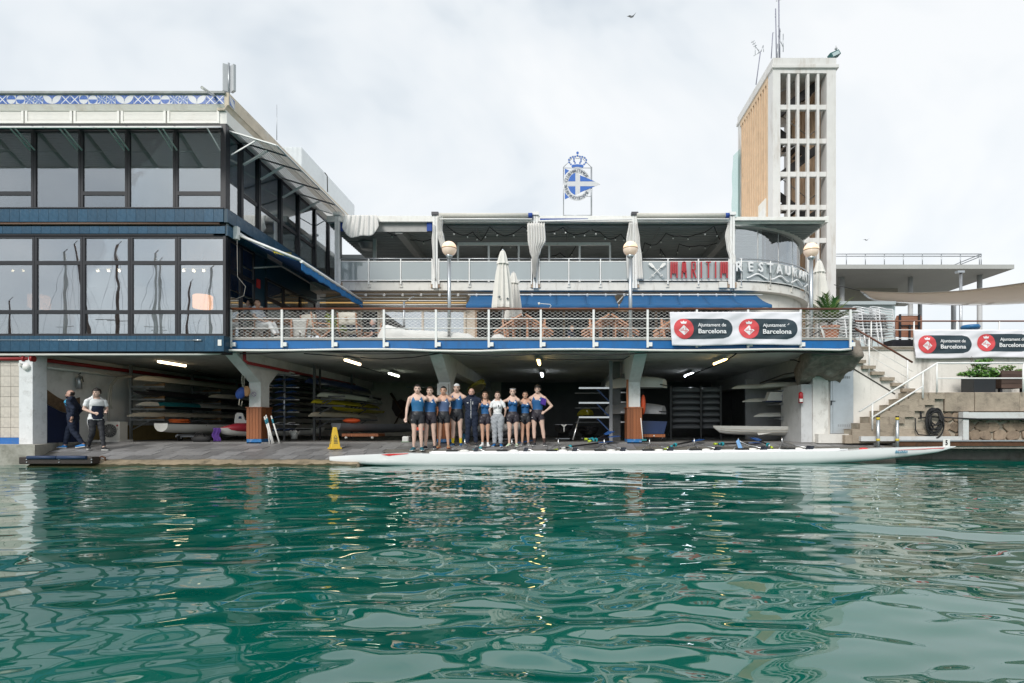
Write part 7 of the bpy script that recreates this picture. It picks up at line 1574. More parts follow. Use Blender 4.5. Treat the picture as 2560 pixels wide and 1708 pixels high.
def person(label,loc,H,yaw=0,sex='m',skin=skin_l,arms=None,legs=None,head=(0,0),outfit=(),hair=('short',h_dk),shoes=None,torso=None,build_=1.0,extra=None,group=None,beard=False,smile=False,seat=False,socks=None):
    """local frame: faces -Y, x to the picture's right. Joint positions are fractions of H."""
    t_=thing('person',label,'person',loc,group,rz=yaw)
    V=lambda p: Vector(p)*H
    bw=build_*(1.0 if sex=='m' else .90)
    lean=torso or (0,0)                     # shoulder shift x,y for leaning
    pel=Vector((0,0,.52)) if not seat else Vector((0,0,seat))
    up=(.835-.52); sh_c=pel+Vector((lean[0],lean[1],up-.02)); nk=pel+Vector((lean[0]*1.05,lean[1]*1.05,up+.02)); hd=pel+Vector((lean[0]*1.1+head[0]*.02,lean[1]*1.1-.012,.935-.52))
    sw=(.118 if sex=='m' else .098)*build_; hwid=.052 if sex=='m' else .056
    m=MB(); bones=[]
    # torso: stacked ellipses
    lv=[(-.055,.060,.052),(-.02,.088,.062),(.02,.094 if sex=='m' else .10,.066),(.09,.080 if sex=='m' else .072,.054),(.15,.086 if sex=='m' else .076,.057),(.22,.104*1.0 if sex=='m' else .090,.066 if sex=='m' else .068),(.265,.106 if sex=='m' else .090,.060),(.29,.092 if sex=='m' else .078,.050),(.308,.066,.043),(.325,.044,.038)]
    n=18; vs=[]
    for z,rx,ry in lv:
        f=max(0,z)/.3; c=pel+Vector((lean[0]*f,lean[1]*f,z))
        for j in range(n):
            a=6.2832*j/n; vs.append(V((c.x+rx*bw*math.cos(a),c.y+ry*bw*math.sin(a),c.z)))
    fs=[(i*n+j,i*n+(j+1)%n,(i+1)*n+(j+1)%n,(i+1)*n+j) for i in range(len(lv)-1) for j in range(n)]+[tuple(range(n))[::-1],tuple((len(lv)-1)*n+j for j in range(n))]
    m.add(vs,fs)
    if sex=='f':
        for s in (-1,1): ell(m,V(pel+Vector((s*.038+lean[0]*.7,-.052+lean[1]*.7,.215))),.036*H,.030*H,.034*H)
    bones.append(('torso',V(pel+Vector((0,0,-.05))),V(pel+Vector((lean[0],lean[1],.31))),.085*H,.08*H))
    seg_chain(m,[V(nk+Vector((0,.008,-.03))),V(nk+Vector((0,.0,.03))),V(hd+Vector((0,.008,-.02)))],[.036*H*bw,.031*H*bw,.031*H*bw]); bones.append(('neck',V(nk+Vector((0,0,-.01))),V(hd+Vector((0,.008,-.045))),.033*H,.031*H))
    # head: cranium, face, jaw, nose, ears
    hy=head[1]; Rh=Matrix.Rotation(hy,3,'Z'); HS=1.12; HV=lambda x,y,z: V(hd)+Rh@Vector((x*H*HS,y*H*HS,z*H*HS))
    h0=len(m.v)
    ell(m,HV(0,.008,.012),.0475*H,.058*H,.056*H,18,14); ell(m,HV(0,-.014,-.022),.038*H,.040*H,.051*H,16,12); ell(m,HV(0,-.026,-.052),.017*H,.016*H,.013*H)
    m.tube([HV(0,-.044,.006),HV(0,-.053,-.010),HV(0,-.058,-.021),HV(0,-.046,-.026)],[.004*H,.006*H,.0085*H,.005*H],8)
    for s in (-1,1): ell(m,HV(s*.0435,.004,-.008),.006*H,.012*H,.017*H,10,8); ell(m,HV(s*.018,-.040,.010),.015*H,.008*H,.006*H,10,6)
    bones.append(('head',HV(0,.0,-.035),HV(0,.005,.022),.040*H,.045*H))
    # legs
    legs=legs or [((-.055,0,.285),(-.062,.01,.045)),((.055,0,.285),(.062,.01,.045))]
    feet=[]
    for s,(kn,an) in zip((-1,1),legs):
        hp=pel+Vector((s*hwid,0,-.01)); kn=Vector(kn); an=Vector(an); tw=1.0 if sex=='m' else 1.06
        seg_chain(m,[V(hp),V(lerp3(hp,kn,.3)),V(lerp3(hp,kn,.7)),V(kn)],[.054*H*tw,.052*H*tw,.039*H*tw,.031*H]); seg_chain(m,[V(kn),V(lerp3(kn,an,.28)+Vector((0,.008,0))),V(lerp3(kn,an,.65)),V(an)],[.031*H,.0335*H,.024*H,.0185*H])
        bones.append(('thigh',V(hp),V(kn),.054*H,.031*H)); bones.append(('shin',V(kn),V(an),.032*H,.019*H)); feet.append(an)
    fdir=[Vector((s*.25,-1,0)).normalized() for s in (-1,1)] if not isinstance(shoes,dict) or 'dir' not in shoes else [Vector(d).normalized() for d in shoes['dir']]
    for an,fd in zip(feet,fdir):
        seg_chain(m,[V(an+Vector((0,0,-.015))),V(an+fd*.045+Vector((0,0,-.028))),V(an+fd*.085+Vector((0,0,-.034)))],[.020*H,.017*H,.013*H],8); bones.append(('foot',V(an+Vector((0,0,-.02))),V(an+fd*.085+Vector((0,0,-.03))),.02*H,.014*H))
    # arms and hands
    arms=arms or [((-.15,.0,.65),(-.15,-.03,.50),(0,0,-1)),((.15,.0,.65),(.15,-.03,.50),(0,0,-1))]
    for s,(el,wr,hdir) in zip((-1,1),arms):
        sh=sh_c+Vector((s*sw,0,-.026)); seg_chain(m,[V(nk+Vector((s*.018,.012,.012))),V(sh.lerp(nk,.35)+Vector((0,.008,.004))),V(sh+Vector((0,.004,.006)))],[.026*H,.028*H,.027*H]); el=Vector(el); wr=Vector(wr); am=1.0 if sex=='m' else .86
        seg_chain(m,[V(sh),V(lerp3(sh,el,.35)),V(el)],[.031*H*am,.029*H*am,.0225*H*am]); seg_chain(m,[V(el),V(lerp3(el,wr,.3)),V(wr)],[.0225*H*am,.0235*H*am,.0155*H*am])
        bones.append(('upper_arm',V(sh),V(el),.033*H,.023*H)); bones.append(('forearm',V(el),V(wr),.023*H,.0155*H))
        d=Vector(hdir).normalized(); sd_=d.cross(Vector((0,1,0))); sd_=sd_.normalized() if sd_.length>.1 else Vector((1,0,0)); nn=d.cross(sd_)
        pc=wr+d*.024; m.tube([V(wr),V(wr+d*.02),V(wr+d*.045)],[.016*H*am,.020*H*am,.019*H*am],10)
        for k,(o_,Lk) in enumerate(((-.017,.036),(-.006,.043),(.005,.040),(.015,.031))):
            b0=wr+d*.044+sd_*o_; b1=b0+d*Lk*.55+nn*.006; b2=b0+d*Lk*.95+nn*.017; m.tube([V(b0-d*.01),V(b1),V(b2)],[.0062*H,.0058*H,.0048*H],7)
        b0=wr+d*.014-sd_*.014; m.tube([V(b0),V(b0+d*.022-sd_*.016),V(b0+d*.042-sd_*.019+nn*.008)],[.0075*H,.0065*H,.0052*H],7)
        bones.append(('hand',V(wr),V(wr+d*.09),.018*H,.012*H))
    # one continuous skin
    me=m.mesh('tmp',skin); ob=bpy.data.objects.new('tmp',me); C.objects.link(ob)
    rm=ob.modifiers.new('r','REMESH'); rm.mode='VOXEL'; rm.voxel_size=.0098; rm.use_smooth_shade=True; sm=ob.modifiers.new('s','SMOOTH'); sm.factor=.5; sm.iterations=3
    bpy.context.view_layer.update(); body=bpy.data.meshes.new_from_object(ob.evaluated_get(bpy.context.evaluated_depsgraph_get()))
    C.objects.unlink(ob); bpy.data.objects.remove(ob); bpy.data.meshes.remove(me)
    body.materials.clear(); body.materials.append(skin); body.name='body'
    nv=len(body.vertices); co=np.empty(nv*3); body.vertices.foreach_get('co',co); co=co.reshape(-1,3); no=np.empty(nv*3); body.vertices.foreach_get('normal',no); no=no.reshape(-1,3)
    best=np.full(nv,1e9); bi=np.zeros(nv,int); bt=np.zeros(nv); bd=np.zeros(nv)
    for i,(nm,a,b_,ra,rb_) in enumerate(bones):
        a=np.array(a); d=np.array(b_)-a; L2=d@d; tt=((co-a)@d)/L2; tc_=np.clip(tt,0,1); dist=np.linalg.norm(co-(a+tc_[:,None]*d),axis=1)-(ra+(rb_-ra)*tc_)
        k=dist<best; best[k]=dist[k]; bi[k]=i; bt[k]=tt[k]
    nmv=np.array([b_[0] for b_ in bones])[bi]; q=co/H-np.array([0,0,pel.z-.52]); # coordinates in standing fractions
    q[:,0]-=lean[0]*np.clip((q[:,2]-.52)/.3,0,1.2); q[:,1]-=lean[1]*np.clip((q[:,2]-.52)/.3,0,1.2)
    bob=bpy.data.objects.new('body',body); C.objects.link(bob); bob.parent=t_; ORG[bob.name]=ORG[t_.name]
    faces=np.array([list(p.vertices) if len(p.vertices)==4 else list(p.vertices)+[p.vertices[-1]] for p in body.polygons])
    def garment(name,mask,off,mm,wob=0,hang=None):
        fm=mask[faces].all(axis=1); f=faces[fm]
        if len(f)==0: return
        us,inv=np.unique(f,return_inverse=True); pts=co[us]+no[us]*off
        if wob: pts=pts+no[us]*(np.sin(pts[:,2:3]*55+pts[:,0:1]*23)*np.sin(pts[:,0:1]*37+pts[:,2:3]*11)*wob)
        if hang is not None: pts=hang(pts)
        inv=inv.reshape(f.shape); g=bpy.data.meshes.new(name); g.from_pydata([tuple(p) for p in pts],[],[tuple(dict.fromkeys(r)) for r in inv.tolist()]); g.materials.append(mm); g.polygons.foreach_set('use_smooth',[True]*len(g.polygons)); g.update()
        o=bpy.data.objects.new(name,g); C.objects.link(o); o.parent=t_; ORG[o.name]=ORG[t_.name]
        if name in ('beard','hair'): stuff(o)
        return o
    T=nmv=='torso'; x,y,z=q[:,0],q[:,1],q[:,2]; ax=np.abs(x)
    arm_=(nmv=='upper_arm')
    for g in outfit:
        kind,mm=g[0],g[1]
        if kind=='singlet': mask=(T|((nmv=='neck')&(z<.83))|(arm_&(bt<.12)))&(z>.575)&~((z>.762)&(ax<.026+(z-.762)*.55)&(y<.0))&~((z>.728)&(ax>(.100 if sex=='m' else .086)-(z-.728)*.42))&~((ax<.034)&(z>.79)); garment('singlet',mask,.006,mm)
        elif kind=='shorts': mask=(T&(z<.60))|((nmv=='thigh')&(bt<g[2])); garment('shorts',mask,.009,mm,.002)
        elif kind=='tshirt': mask=(T&(z>.49))|((nmv=='neck')&((z<.822)|(ax>.043)))|(arm_&(bt<.62))|((nmv=='thigh')&(bt<.06)); mask&=~((z>.832)&(ax<.042)); garment('t_shirt',mask,.014,mm,.005)
        elif kind=='jacket': mask=(T&(z>.47))|arm_|((nmv=='forearm')&(bt<.93))|((nmv=='neck')&(z<.862))|((nmv=='thigh')&(bt<.10)); garment('jacket',mask,.022,mm,.007)
        elif kind=='trousers': mask=(T&(z<.60))|(nmv=='thigh')|((nmv=='shin')&(bt<.93)); garment('trousers',mask,g[2] if len(g)>2 else .016,mm,.006)
        elif kind=='panel': mask=g[2](x,y,z,T,nmv); garment(g[3] if len(g)>3 else 'panel',mask,g[4] if len(g)>4 else .024,mm,.006)
    if socks: mask=(nmv=='shin')&(bt>socks[1]); garment('socks',mask,.006,socks[0])
    # hair
    qh=np.array([list(Rh.inverted()@Vector((Vector(p)-V(hd)))) for p in co])/H/HS; hm=(nmv=='head')|(nmv=='neck'); hx,hyv,hz=qh[:,0],qh[:,1],qh[:,2]
    def puff(amount):
        def f(pts): 
            n_=np.array([noise.noise(Vector(p)*38)*.55+noise.noise(Vector(p)*90)*.3 for p in pts]); c0=np.array(V(hd)); d=pts-c0; d/=np.linalg.norm(d,axis=1)[:,None]; return pts+d*(n_[:,None]*amount)
        return f
    kind,hc=hair
    if kind=='short': garment('hair',hm&((hz>.030)|((hyv>-.008)&(hz>-.012)&(hyv>.0-(hz)*.3)))&~((np.abs(hx)>.046)),.010,hc,0,puff(.012))
    elif kind=='curly': garment('hair',hm&((hz>.022)|((hyv>-.012)&(hz>-.015)))&~((np.abs(hx)>.047)&(hz<0)),.020,hc,0,puff(.028))
    elif kind=='bald': garment('hair',hm&(hyv>.012)&(hz>-.03)&(hz<.032),.004,hc,0,puff(.006))
    elif kind=='tied':
        garment('hair',hm&((hz>.034)|((hyv>-.002)&(hz>-.02)&(hyv>-.018*(1)))),.009,hc,0,puff(.008)); mb=MB(); mb.tube([HV(0,.055,.02),HV(.0,.075,.0),HV(0,.072,-.035)],[.012*H,.016*H,.007*H],8); mb.build('ponytail',hc,t_,local=True)
    elif kind=='long':
        garment('hair',hm&((hz>.034)|((hyv>-.002)&(hz>-.03))),.011,hc,0,puff(.008)); mb=MB()
        for s in (-1,1): mb.tube([HV(s*.036,.012,.02),HV(s*.044,.006,-.03),HV(s*.045,-.006,-.075),HV(s*.04,-.014,-.105)],[.014*H,.013*H,.011*H,.005*H],8)
        mb.tube([HV(0,.045,.0),HV(0,.05,-.05),HV(0,.045,-.10)],[.03*H,.03*H,.018*H],8); stuff(mb.build('long_hair',hc,t_,local=True))
    elif kind=='cap':
        garment('cap',hm&(hz>.024),.014,hc); mb=MB(); mb.sheet(lambda u,v:HV((u-.5)*.07,.05+.045*v,.032-.012*v-.03*(u-.5)**2*4*.3),8,4,thick=(0,0,.006)); mb.build('cap_peak',hc,t_,local=True); garment('hair',hm&(hyv>.0)&(hz<=.026)&(hz>-.02),.006,h_dk)
    if beard: garment('beard',hm&(hyv<.0)&(hz<-.028)&(hz>-.070)&(np.abs(hx)<.038)&~((np.abs(hx)<.012)&(hz>-.045)),.0035,h_dk,0,puff(.004))
    # eyes, brows, mouth
    fe=MB()
    for s in (-1,1): fe.ball(HV(s*.0165,-.0445,.0015),.0058*H,8,6,sq=(1.25,.6,.7))
    stuff(fe.build('eyes',eye_m,t_,local=True)); fb=MB()
    for s in (-1,1): fb.bar(HV(s*.007,-.0485,.0125),HV(s*.026,-.0435,.0135),.004*H,.0042*H)
    stuff(fb.build('eyebrows',hc if kind not in ('cap','bald') else h_br,t_,local=True))
    MB().ball(HV(0,-.0475,-.0385),.011*H,10,6,sq=(1.15,.35,.30)).build('mouth',white if smile else lip_m,t_,local=True)
    # shoes
    sh_m=shoes['m'] if isinstance(shoes,dict) else shoes
    if sh_m:
        for an,fd in zip(feet,fdir):
            mb=MB(); base=an.z-.045; pr=[(-.028,.022,.034),(-.018,.026,.046),(.015,.025,.058),(.05,.026,.040),(.085,.029,.028),(.108,.024,.022),(.120,.010,.014)]; nn=12; sd_=Vector((-fd.y,fd.x,0)); vs=[]
            for d,wd,hg in pr:
                for j in range(nn):
                    a=6.2832*j/nn; cc=an+fd*d; vs.append(V((cc.x+sd_.x*wd*math.cos(a),cc.y+sd_.y*wd*math.cos(a),base+hg*.5+hg*.5*math.sin(a) if math.sin(a)>-.6 else base)))
            mb.add(vs,[(i*nn+j,i*nn+(j+1)%nn,(i+1)*nn+(j+1)%nn,(i+1)*nn+j) for i in range(len(pr)-1) for j in range(nn)]+[tuple(range(nn))[::-1],tuple((len(pr)-1)*nn+j for j in range(nn))],0,True); so=mb.build('shoe',sh_m,t_,local=True)
            mb=MB(); vs=[V(an+fd*d+sd_*s*wd+Vector((0,0,-.045+.0))) for d,wd,hg in pr for s in (-1,1)]; k=len(pr); out_=[vs[2*i] for i in range(k)]+[vs[2*i+1] for i in range(k-1,-1,-1)]; mb.prism([p*1.0+Vector((0,0,-.002)) for p in out_],(0,0,.012*H)); mb.build('sole',shoes.get('sole',sole_m) if isinstance(shoes,dict) else sole_m,so,local=True)
    if extra: extra(t_,V,HV,garment,dict(x=x,y=y,z=z,T=T,nm=nmv,bt=bt))
    return t_
def logo(t_,V,HV,garment,r): # small white club print on the chest
    T=r['T']; garment('chest_logo',T&(np.abs(r['x']-.042)<.014)&(np.abs(r['z']-.755)<.012)&(r['y']<0),.0085,c_white); garment('shorts_logo',(r['nm']=='thigh')&(np.abs(r['x']+.07)<.02)&(r['bt']>.17)&(r['bt']<.22)&(r['y']<0),.012,c_white)
CREW=[(1044,15.35,1.77),(1075,15.6,1.70),(1109,15.8,1.70),(1142,16.1,1.76),(1179,16.1,1.63),(1213,16.1,1.54),(1244,16.05,1.54),(1282,16.05,1.65),(1313,16.25,1.54),(1344,16.2,1.71)]
def A_OVER(s,i,low=False):
    """arm behind the neighbour's neck, hand on the far shoulder"""
    p,D_,h=CREW[i]; pn,Dn,hn=CREW[i+s]; dx=X(pn,Dn)-X(p,D_); dy=Dn-D_; dz=floor_z(Dn)-floor_z(D_)
    wr=Vector((dx+s*.10,dy+.10,dz+hn*(.80 if not low else .66)))/h; shd=Vector((s*.118,0,.79)); el=shd.lerp(wr,.52)+Vector((0,.055,-.012 if not low else -.04)); return (el,wr,(s*.75,-.75,-.2))
A_WAIST=lambda s: ((s*.155,.045,.665),(s*.15,.115,.585),(s*.6,.3,-.2))
A_BACK=lambda s: ((s*.185,.05,.70),(s*.31,.075,.70),(s*1,.1,.0))
A_DOWN=lambda s: ((s*.155,-.005,.655),(s*.165,-.045,.505),(s*.05,-.1,-1))
def at_floor(px_,D_): return (X(px_,D_),D_,floor_z(D_)+.002)
GR='rowing crew posing on the slipway'
LG=lambda a,b_,sp: [((-a,-.005,.285),(-sp,.01,.045)),((a,-.005,.285),(sp,.01,.045))]
sh=lambda col,nm: {'m':mat(nm,col,.6,var=.15,scale=20)}
uni=lambda top,bot,L=.42: [('singlet',top),('shorts',bot,L)]
person('man in teal blue singlet and black shorts at the outer end, arm hanging down',at_floor(1044,15.35),1.77,math.radians(8),skin=skin_l,arms=[A_DOWN(-1),A_OVER(1,0)],legs=LG(.05,.06,.058),outfit=uni(c_blue2,c_blk,.45),hair=('short',h_dk),shoes=sh((.01,.10,.14),'dark teal shoe'),beard=True,extra=logo,group=GR)
person('young man in blue singlet and plum shorts between two taller rowers',at_floor(1075,15.6),1.70,0,skin=skin_l,arms=[A_OVER(-1,1),A_OVER(1,1)],legs=LG(.058,.07,.072),outfit=uni(c_blue,c_pur,.42),hair=('short',h_br),shoes=sh((.015,.018,.03),'black shoe'),extra=logo,group=GR)
person('dark haired man in faded grey blue singlet with orange soled shoes',at_floor(1109,15.8),1.70,0,skin=skin_t,arms=[A_OVER(-1,2),A_OVER(1,2)],legs=LG(.06,.07,.075),outfit=uni(c_grey_b,c_blk,.45),hair=('short',h_dk),shoes={'m':mat('tan runner',(.35,.22,.13),.6,var=.3,scale=20),'sole':mat('orange sole',(.6,.16,.05),.6,var=.1)},extra=logo,group=GR)
person('bearded man in white backwards cap and yellow socks',at_floor(1142,16.1),1.76,0,skin=skin_l,arms=[A_OVER(-1,3),A_OVER(1,3)],legs=LG(.055,.065,.065),outfit=uni(c_blue,c_blk,.30),hair=('cap',c_white),shoes=sh((.01,.08,.22),'blue runner'),beard=True,socks=(cl('yellow sock',(.65,.48,.02)),.62),extra=logo,group=GR,build_=1.04)
def zipper(t_,V,HV,garment,r):
    T=r['T']; garment('white_zip',T&(np.abs(r['x'])<.0065)&(r['z']>.49)&(r['z']<.81)&(r['y']<0),.028,c_white); garment('chest_logo',T&(np.abs(r['x']+.05)<.016)&(np.abs(r['z']-.75)<.008)&(r['y']<0),.028,c_white); garment('sleeve_piping',T&(np.abs(r['x']-.03)<.006)&(r['z']>.72)&(r['z']<.775)&(r['y']<0),.028,c_white)
person('older grey haired coach in navy zip jacket and navy trousers',at_floor(1179,16.1),1.63,0,skin=skin_o,arms=[A_OVER(-1,4,True),A_OVER(1,4,True)],legs=LG(.06,.07,.078),outfit=[('trousers',c_navy,.022),('jacket',c_navy)],hair=('bald',h_gr),shoes=sh((.03,.035,.04),'grey runner'),extra=zipper,group=GR,build_=1.14)
person('smiling woman with long hair in blue singlet and white shoes',at_floor(1213,16.1),1.54,0,'f',skin=skin_t,arms=[A_WAIST(-1),A_WAIST(1)],legs=LG(.048,.055,.05),outfit=uni(c_blue,c_pur,.42),hair=('long',h_br),shoes=sh((.75,.75,.74),'white shoe'),socks=(c_white,.86),extra=logo,group=GR,smile=True)
def tprint(t_,V,HV,garment,r): garment('chest_print',r['T']&(np.abs(r['x']-.03)<.010)&(np.abs(r['z']-.74)<.012)&(r['y']<0),.024,c_dark)
person('coxswain in white t shirt and grey sweatpants with blue clogs',at_floor(1244,16.05),1.54,0,'f',skin=skin_l,arms=[((-.15,.0,.67),(-.13,.05,.56),(.5,.5,-.6)),((.15,.0,.67),(.13,.05,.56),(-.5,.5,-.6))],legs=LG(.05,.06,.058),outfit=[('trousers',c_grey,.026),('tshirt',c_white)],hair=('tied',h_br),shoes=sh((.01,.12,.33),'blue clog'),extra=tprint,group=GR)
def headband(t_,V,HV,garment,r): 
    logo(t_,V,HV,garment,r); mb=MB(); mb.tube([HV(.045*math.cos(a*.314),-.004-.046*math.sin(a*.314)+.012,.044-.006*math.sin(a*.314)) for a in range(0,11)],.008,6); mb.build('headband',c_white,t_,local=True)
person('laughing woman with white headband and pale green shoes',at_floor(1282,16.05),1.65,0,'f',skin=skin_l,arms=[A_OVER(-1,7),A_OVER(1,7,True)],legs=LG(.055,.062,.062),outfit=uni(c_blue,c_pur,.40),hair=('tied',h_dk),shoes=sh((.55,.68,.50),'pale green shoe'),extra=headband,group=GR,smile=True)
person('shorter woman with tied dark hair and grey shoes beside the man with the towel',at_floor(1313,16.25),1.54,0,'f',skin=skin_t,arms=[A_OVER(-1,8,True),A_WAIST(1)],legs=LG(.05,.06,.056),outfit=uni(c_blue,c_blk,.34),hair=('tied',h_dk),shoes=sh((.16,.16,.17),'grey shoe'),extra=logo,group=GR,smile=True)
def towel(t_,V,HV,garment,r):
    logo(t_,V,HV,garment,r)
    m=MB(); m.sheet(lambda u,v: V((.055+.085*u+.01*math.sin(v*5),-.075+.13*abs(v-.42)**.0*(v)*.9-.006*math.sin(u*14),.80-.11*(1-v)**1.6*1.0+.045*math.sin(min(1,v*1.3)*3.14)-.03*u)),10,14,thick=(0,.0,.016)); m.build('purple_towel',mat('violet towel',(.06,.025,.24),.95,var=.2,bump=.5,bscale=30),t_,local=True)
person('tall dark curly haired man with a purple towel and his hand on his hip',at_floor(1344,16.2),1.71,math.radians(-6),skin=skin_l,arms=[A_OVER(-1,9),((.235,.035,.66),(.125,-.02,.565),(-.6,-.5,-.5))],legs=[((-.06,-.005,.285),(-.055,.01,.045)),((.085,-.005,.285),(.115,.01,.045))],outfit=uni(c_blue,c_pur,.36),hair=('curly',h_dk),shoes=sh((.05,.05,.055),'charcoal shoe'),socks=(mat('patterned sock',(.03,.025,.03),.8,var=0,stain=(.6,.22,.04),st_scale=60,st_amt=.9),.66),extra=towel,group=GR,beard=True,smile=True)
# two men walking on the left
WG='men walking past the doorway'
def stripe(t_,V,HV,garment,r): garment('blue_sleeve_stripe',(r['nm']=='upper_arm')&(r['bt']<.5)&(r['x']>.0)&(r['y']<-.0),.026,cl('sky blue piping',(.05,.35,.60)))
person('balding man in navy tracksuit and bright blue shoes walking away from the racks',at_floor(183,15.75),1.60,math.radians(-72),skin=skin_o,arms=[((-.15,.05,.67),(-.13,-.05,.54),(.2,-.6,-.6)),((.16,.07,.68),(.13,.04,.545),(-.3,-.3,-.8))],legs=[((-.05,-.095,.292),(-.045,-.135,.047)),((.05,.02,.29),(.05,.17,.068))],outfit=[('trousers',c_navy,.020),('jacket',c_navy)],hair=('bald',h_dk),shoes={'m':mat('bright blue runner',(.01,.20,.55),.55,var=.15),'dir':[(0,-1,0),(0,-1,-.15)]},head=(0,.1),torso=(0,-.03),extra=stripe,group=WG,build_=1.08,beard=True)
def dark_panel(t_,V,HV,garment,r):
    T=r['T']; garment('navy_chest_panel',T&(r['z']>.50)&(r['z']<.725)&(r['y']<.045)&(r['x']>-.07),.0245,c_navy,.006); garment('collar',(r['nm']=='neck')&(r['z']<.865),.012,c_navy); garment('trouser_stripe',(r['nm']=='thigh')&(r['bt']>.05)&(np.abs(r['y'])<.012)&(r['x']<-.05),.022,c_white)
    m=MB(); wr=V((.06,-.195,.60)); m.obox(wr,(.035,0,.005),(0,.07,.01),(0,-.001,.005)); m.build('phone',rubber,t_,local=True)
person('young man in white and navy t shirt holding a phone while walking',at_floor(240,15.4),1.66,math.radians(58),skin=skin_l,arms=[((-.155,.02,.665),(-.06,-.10,.60),(.5,-.8,0)),((.15,.0,.665),(.075,-.13,.60),(-.2,-.9,0))],legs=[((-.05,-.02,.29),(-.055,.14,.060)),((.05,-.09,.292),(.05,-.16,.047))],outfit=[('trousers',c_dark,.010),('tshirt',c_white)],hair=('curly',h_dk),shoes=sh((.02,.02,.022),'black canvas shoe'),head=(0,math.radians(-50)),extra=dark_panel,group=WG)
# ------------------------------------------------------------------ furniture and guests on the lower terrace
FZ=3.37; canvas=mat('ecru canvas',(.62,.58,.50),.85,var=.08)
def folding_chair():
    t_=thing('folding_chair','tmp','chair',(0,0,0))
    for s in (-1,1):
        MB().bar((s*.22,.20,0),(s*.22,-.18,.86),.022,.045).build('leg',oak,t_,local=True); MB().bar((s*.19,-.22,0),(s*.19,.24,.46),.022,.045).build('leg',oak,t_,local=True)
    for k in range(5): MB().box(-.18,.18,-.17+k*.085,-.11+k*.085,.435,.455).build('seat_slat',oak,t_,local=True)
    for k in range(3): z_=.62+k*.09; MB().obox((0,-.18+(.86-z_)*.44,z_),(.2,0,0),(0,.009,0),(0,-.012,.032)).build('back_slat',oak,t_,local=True)
    MB().bar((-.22,.12,.18),(.22,.12,.18),.02,.03).build('stretcher',oak,t_,local=True); return t_
def folding_table(label,px_,D_,w_=.7,h_=.72):
    x_=X(px_,D_); t_=thing('terrace_table',label,'table',(x_,D_,FZ))
    for k in range(6): MB().box(x_-w_/2,x_+w_/2,D_-.33+k*.112,D_-.23+k*.112,FZ+h_-.025,FZ+h_).build('table_slat',oak,t_)
    for sx in (-1,1):
        for sy in (-1,1): MB().bar((x_+sx*(w_/2-.05),D_+sy*.28,FZ),(x_+sx*(w_/2-.05),D_+sy*.28,FZ+h_-.026),.045,.045).build('leg',oak,t_)
    MB().box(x_-w_/2+.03,x_+w_/2-.03,D_-.28,D_+.28,FZ+h_-.08,FZ+h_-.027).build('apron',oak,t_)
folding_table('slatted wooden table behind the parasols with chairs tipped against it',1302,16.5,.5); folding_table('slatted wooden table by the second globe lamp with chairs tipped against it',1519,16.5,.5); folding_table('wooden table in front of the seated man in white trousers',712,17.2,.75,.80); folding_table('wooden table half hidden by the event banner',1712,16.5,.5)
cp=folding_chair(); ft=True
tilt=[(1254,35,'wooden folding chair tipped against the table beside the parasol'),(1366,-35,'wooden folding chair tipped against the far side of the table behind the parasols'),(1470,35,'wooden folding chair tipped against the table left of the second globe lamp'),(1578,-35,'wooden folding chair tipped under the second globe lamp post'),(1648,35,'wooden folding chair tipped beside the edge of the event banner')]
for p_,a,lb in tilt:
    for k in range(2):
        o=cp if ft else copy_tree(cp); ft=False; D_=16.25+k*.55
        o.location=(X(p_,D_),D_,FZ+.28); o.rotation_euler=(math.radians(8),math.radians(a),math.radians(85 if a>0 else -85)); o['label']=lb if k==0 else lb.replace('wooden folding chair tipped','rear one of two chairs tipped'); o['group']='tipped chairs on the terrace'
        o.matrix_world=Matrix.Translation((X(p_,D_),D_,FZ+.14))@Matrix.Rotation(math.radians(a),4,'Y')@Matrix.Rotation(math.radians(75 if a>0 else -75),4,'Z')
def director_chair(px_,D_,yaw,label,star=False,cx=False):
    t_=thing('director_chair',label,'chair',(X(px_,D_),D_,FZ),'canvas director chairs',rz=yaw)
    for s in (-1,1):
        MB().bar((s*.26,-.22,0),(s*.26,.24,.44),.025,.04).build('leg',oak,t_,local=True); MB().bar((s*.26,.24,0),(s*.26,-.22,.44),.025,.04).build('leg',oak,t_,local=True)
        MB().bar((s*.27,.22,.42),(s*.27,.30,.95),.03,.04).build('back_post',oak,t_,local=True); MB().bar((s*.27,-.24,.62),(s*.27,.26,.64),.05,.025).build('armrest',oak,t_,local=True); MB().bar((s*.27,-.2,.44),(s*.27,-.2,.62),.03,.03).build('arm_post',oak,t_,local=True)
    MB().sheet(lambda u,v:(-.26+.52*u,-.22+.44*v,.46-.05*math.sin(u*3.14)),8,3,thick=(0,0,-.01)).build('canvas_seat',canvas,t_,local=True)
    b_=MB().sheet(lambda u,v:(-.27+.54*u,.235+.05*v+.045*math.sin(u*3.14),.60+.36*v),8,3,thick=(0,.01,0)).build('canvas_back',canvas,t_,local=True)
    if star: m=MB(); m.prism([((.07 if k%2==0 else .03)*math.sin(k*.6283),.335,.78+(.07 if k%2==0 else .03)*math.cos(k*.6283)) for k in range(10)],(0,.012,0)); m.build('star_print',mat('tan print',(.42,.28,.18),.8,var=.1),t_,local=True)
director_chair(640,16.45,math.radians(75),'canvas director chair under the man in white trousers'); director_chair(613,17.1,math.radians(75),'canvas director chair under the dark haired guest by the corner'); director_chair(787,17.3,math.radians(165),'canvas director chair with printed star beside the bushy plant',True); director_chair(808,16.9,math.radians(105),'canvas director chair turned sideways to the bushy plant'); director_chair(876,17.0,math.radians(180),'canvas director chair with printed star behind the white haired guests',True); director_chair(932,18.6,math.radians(-80),'canvas director chair under the guest in the navy shirt')
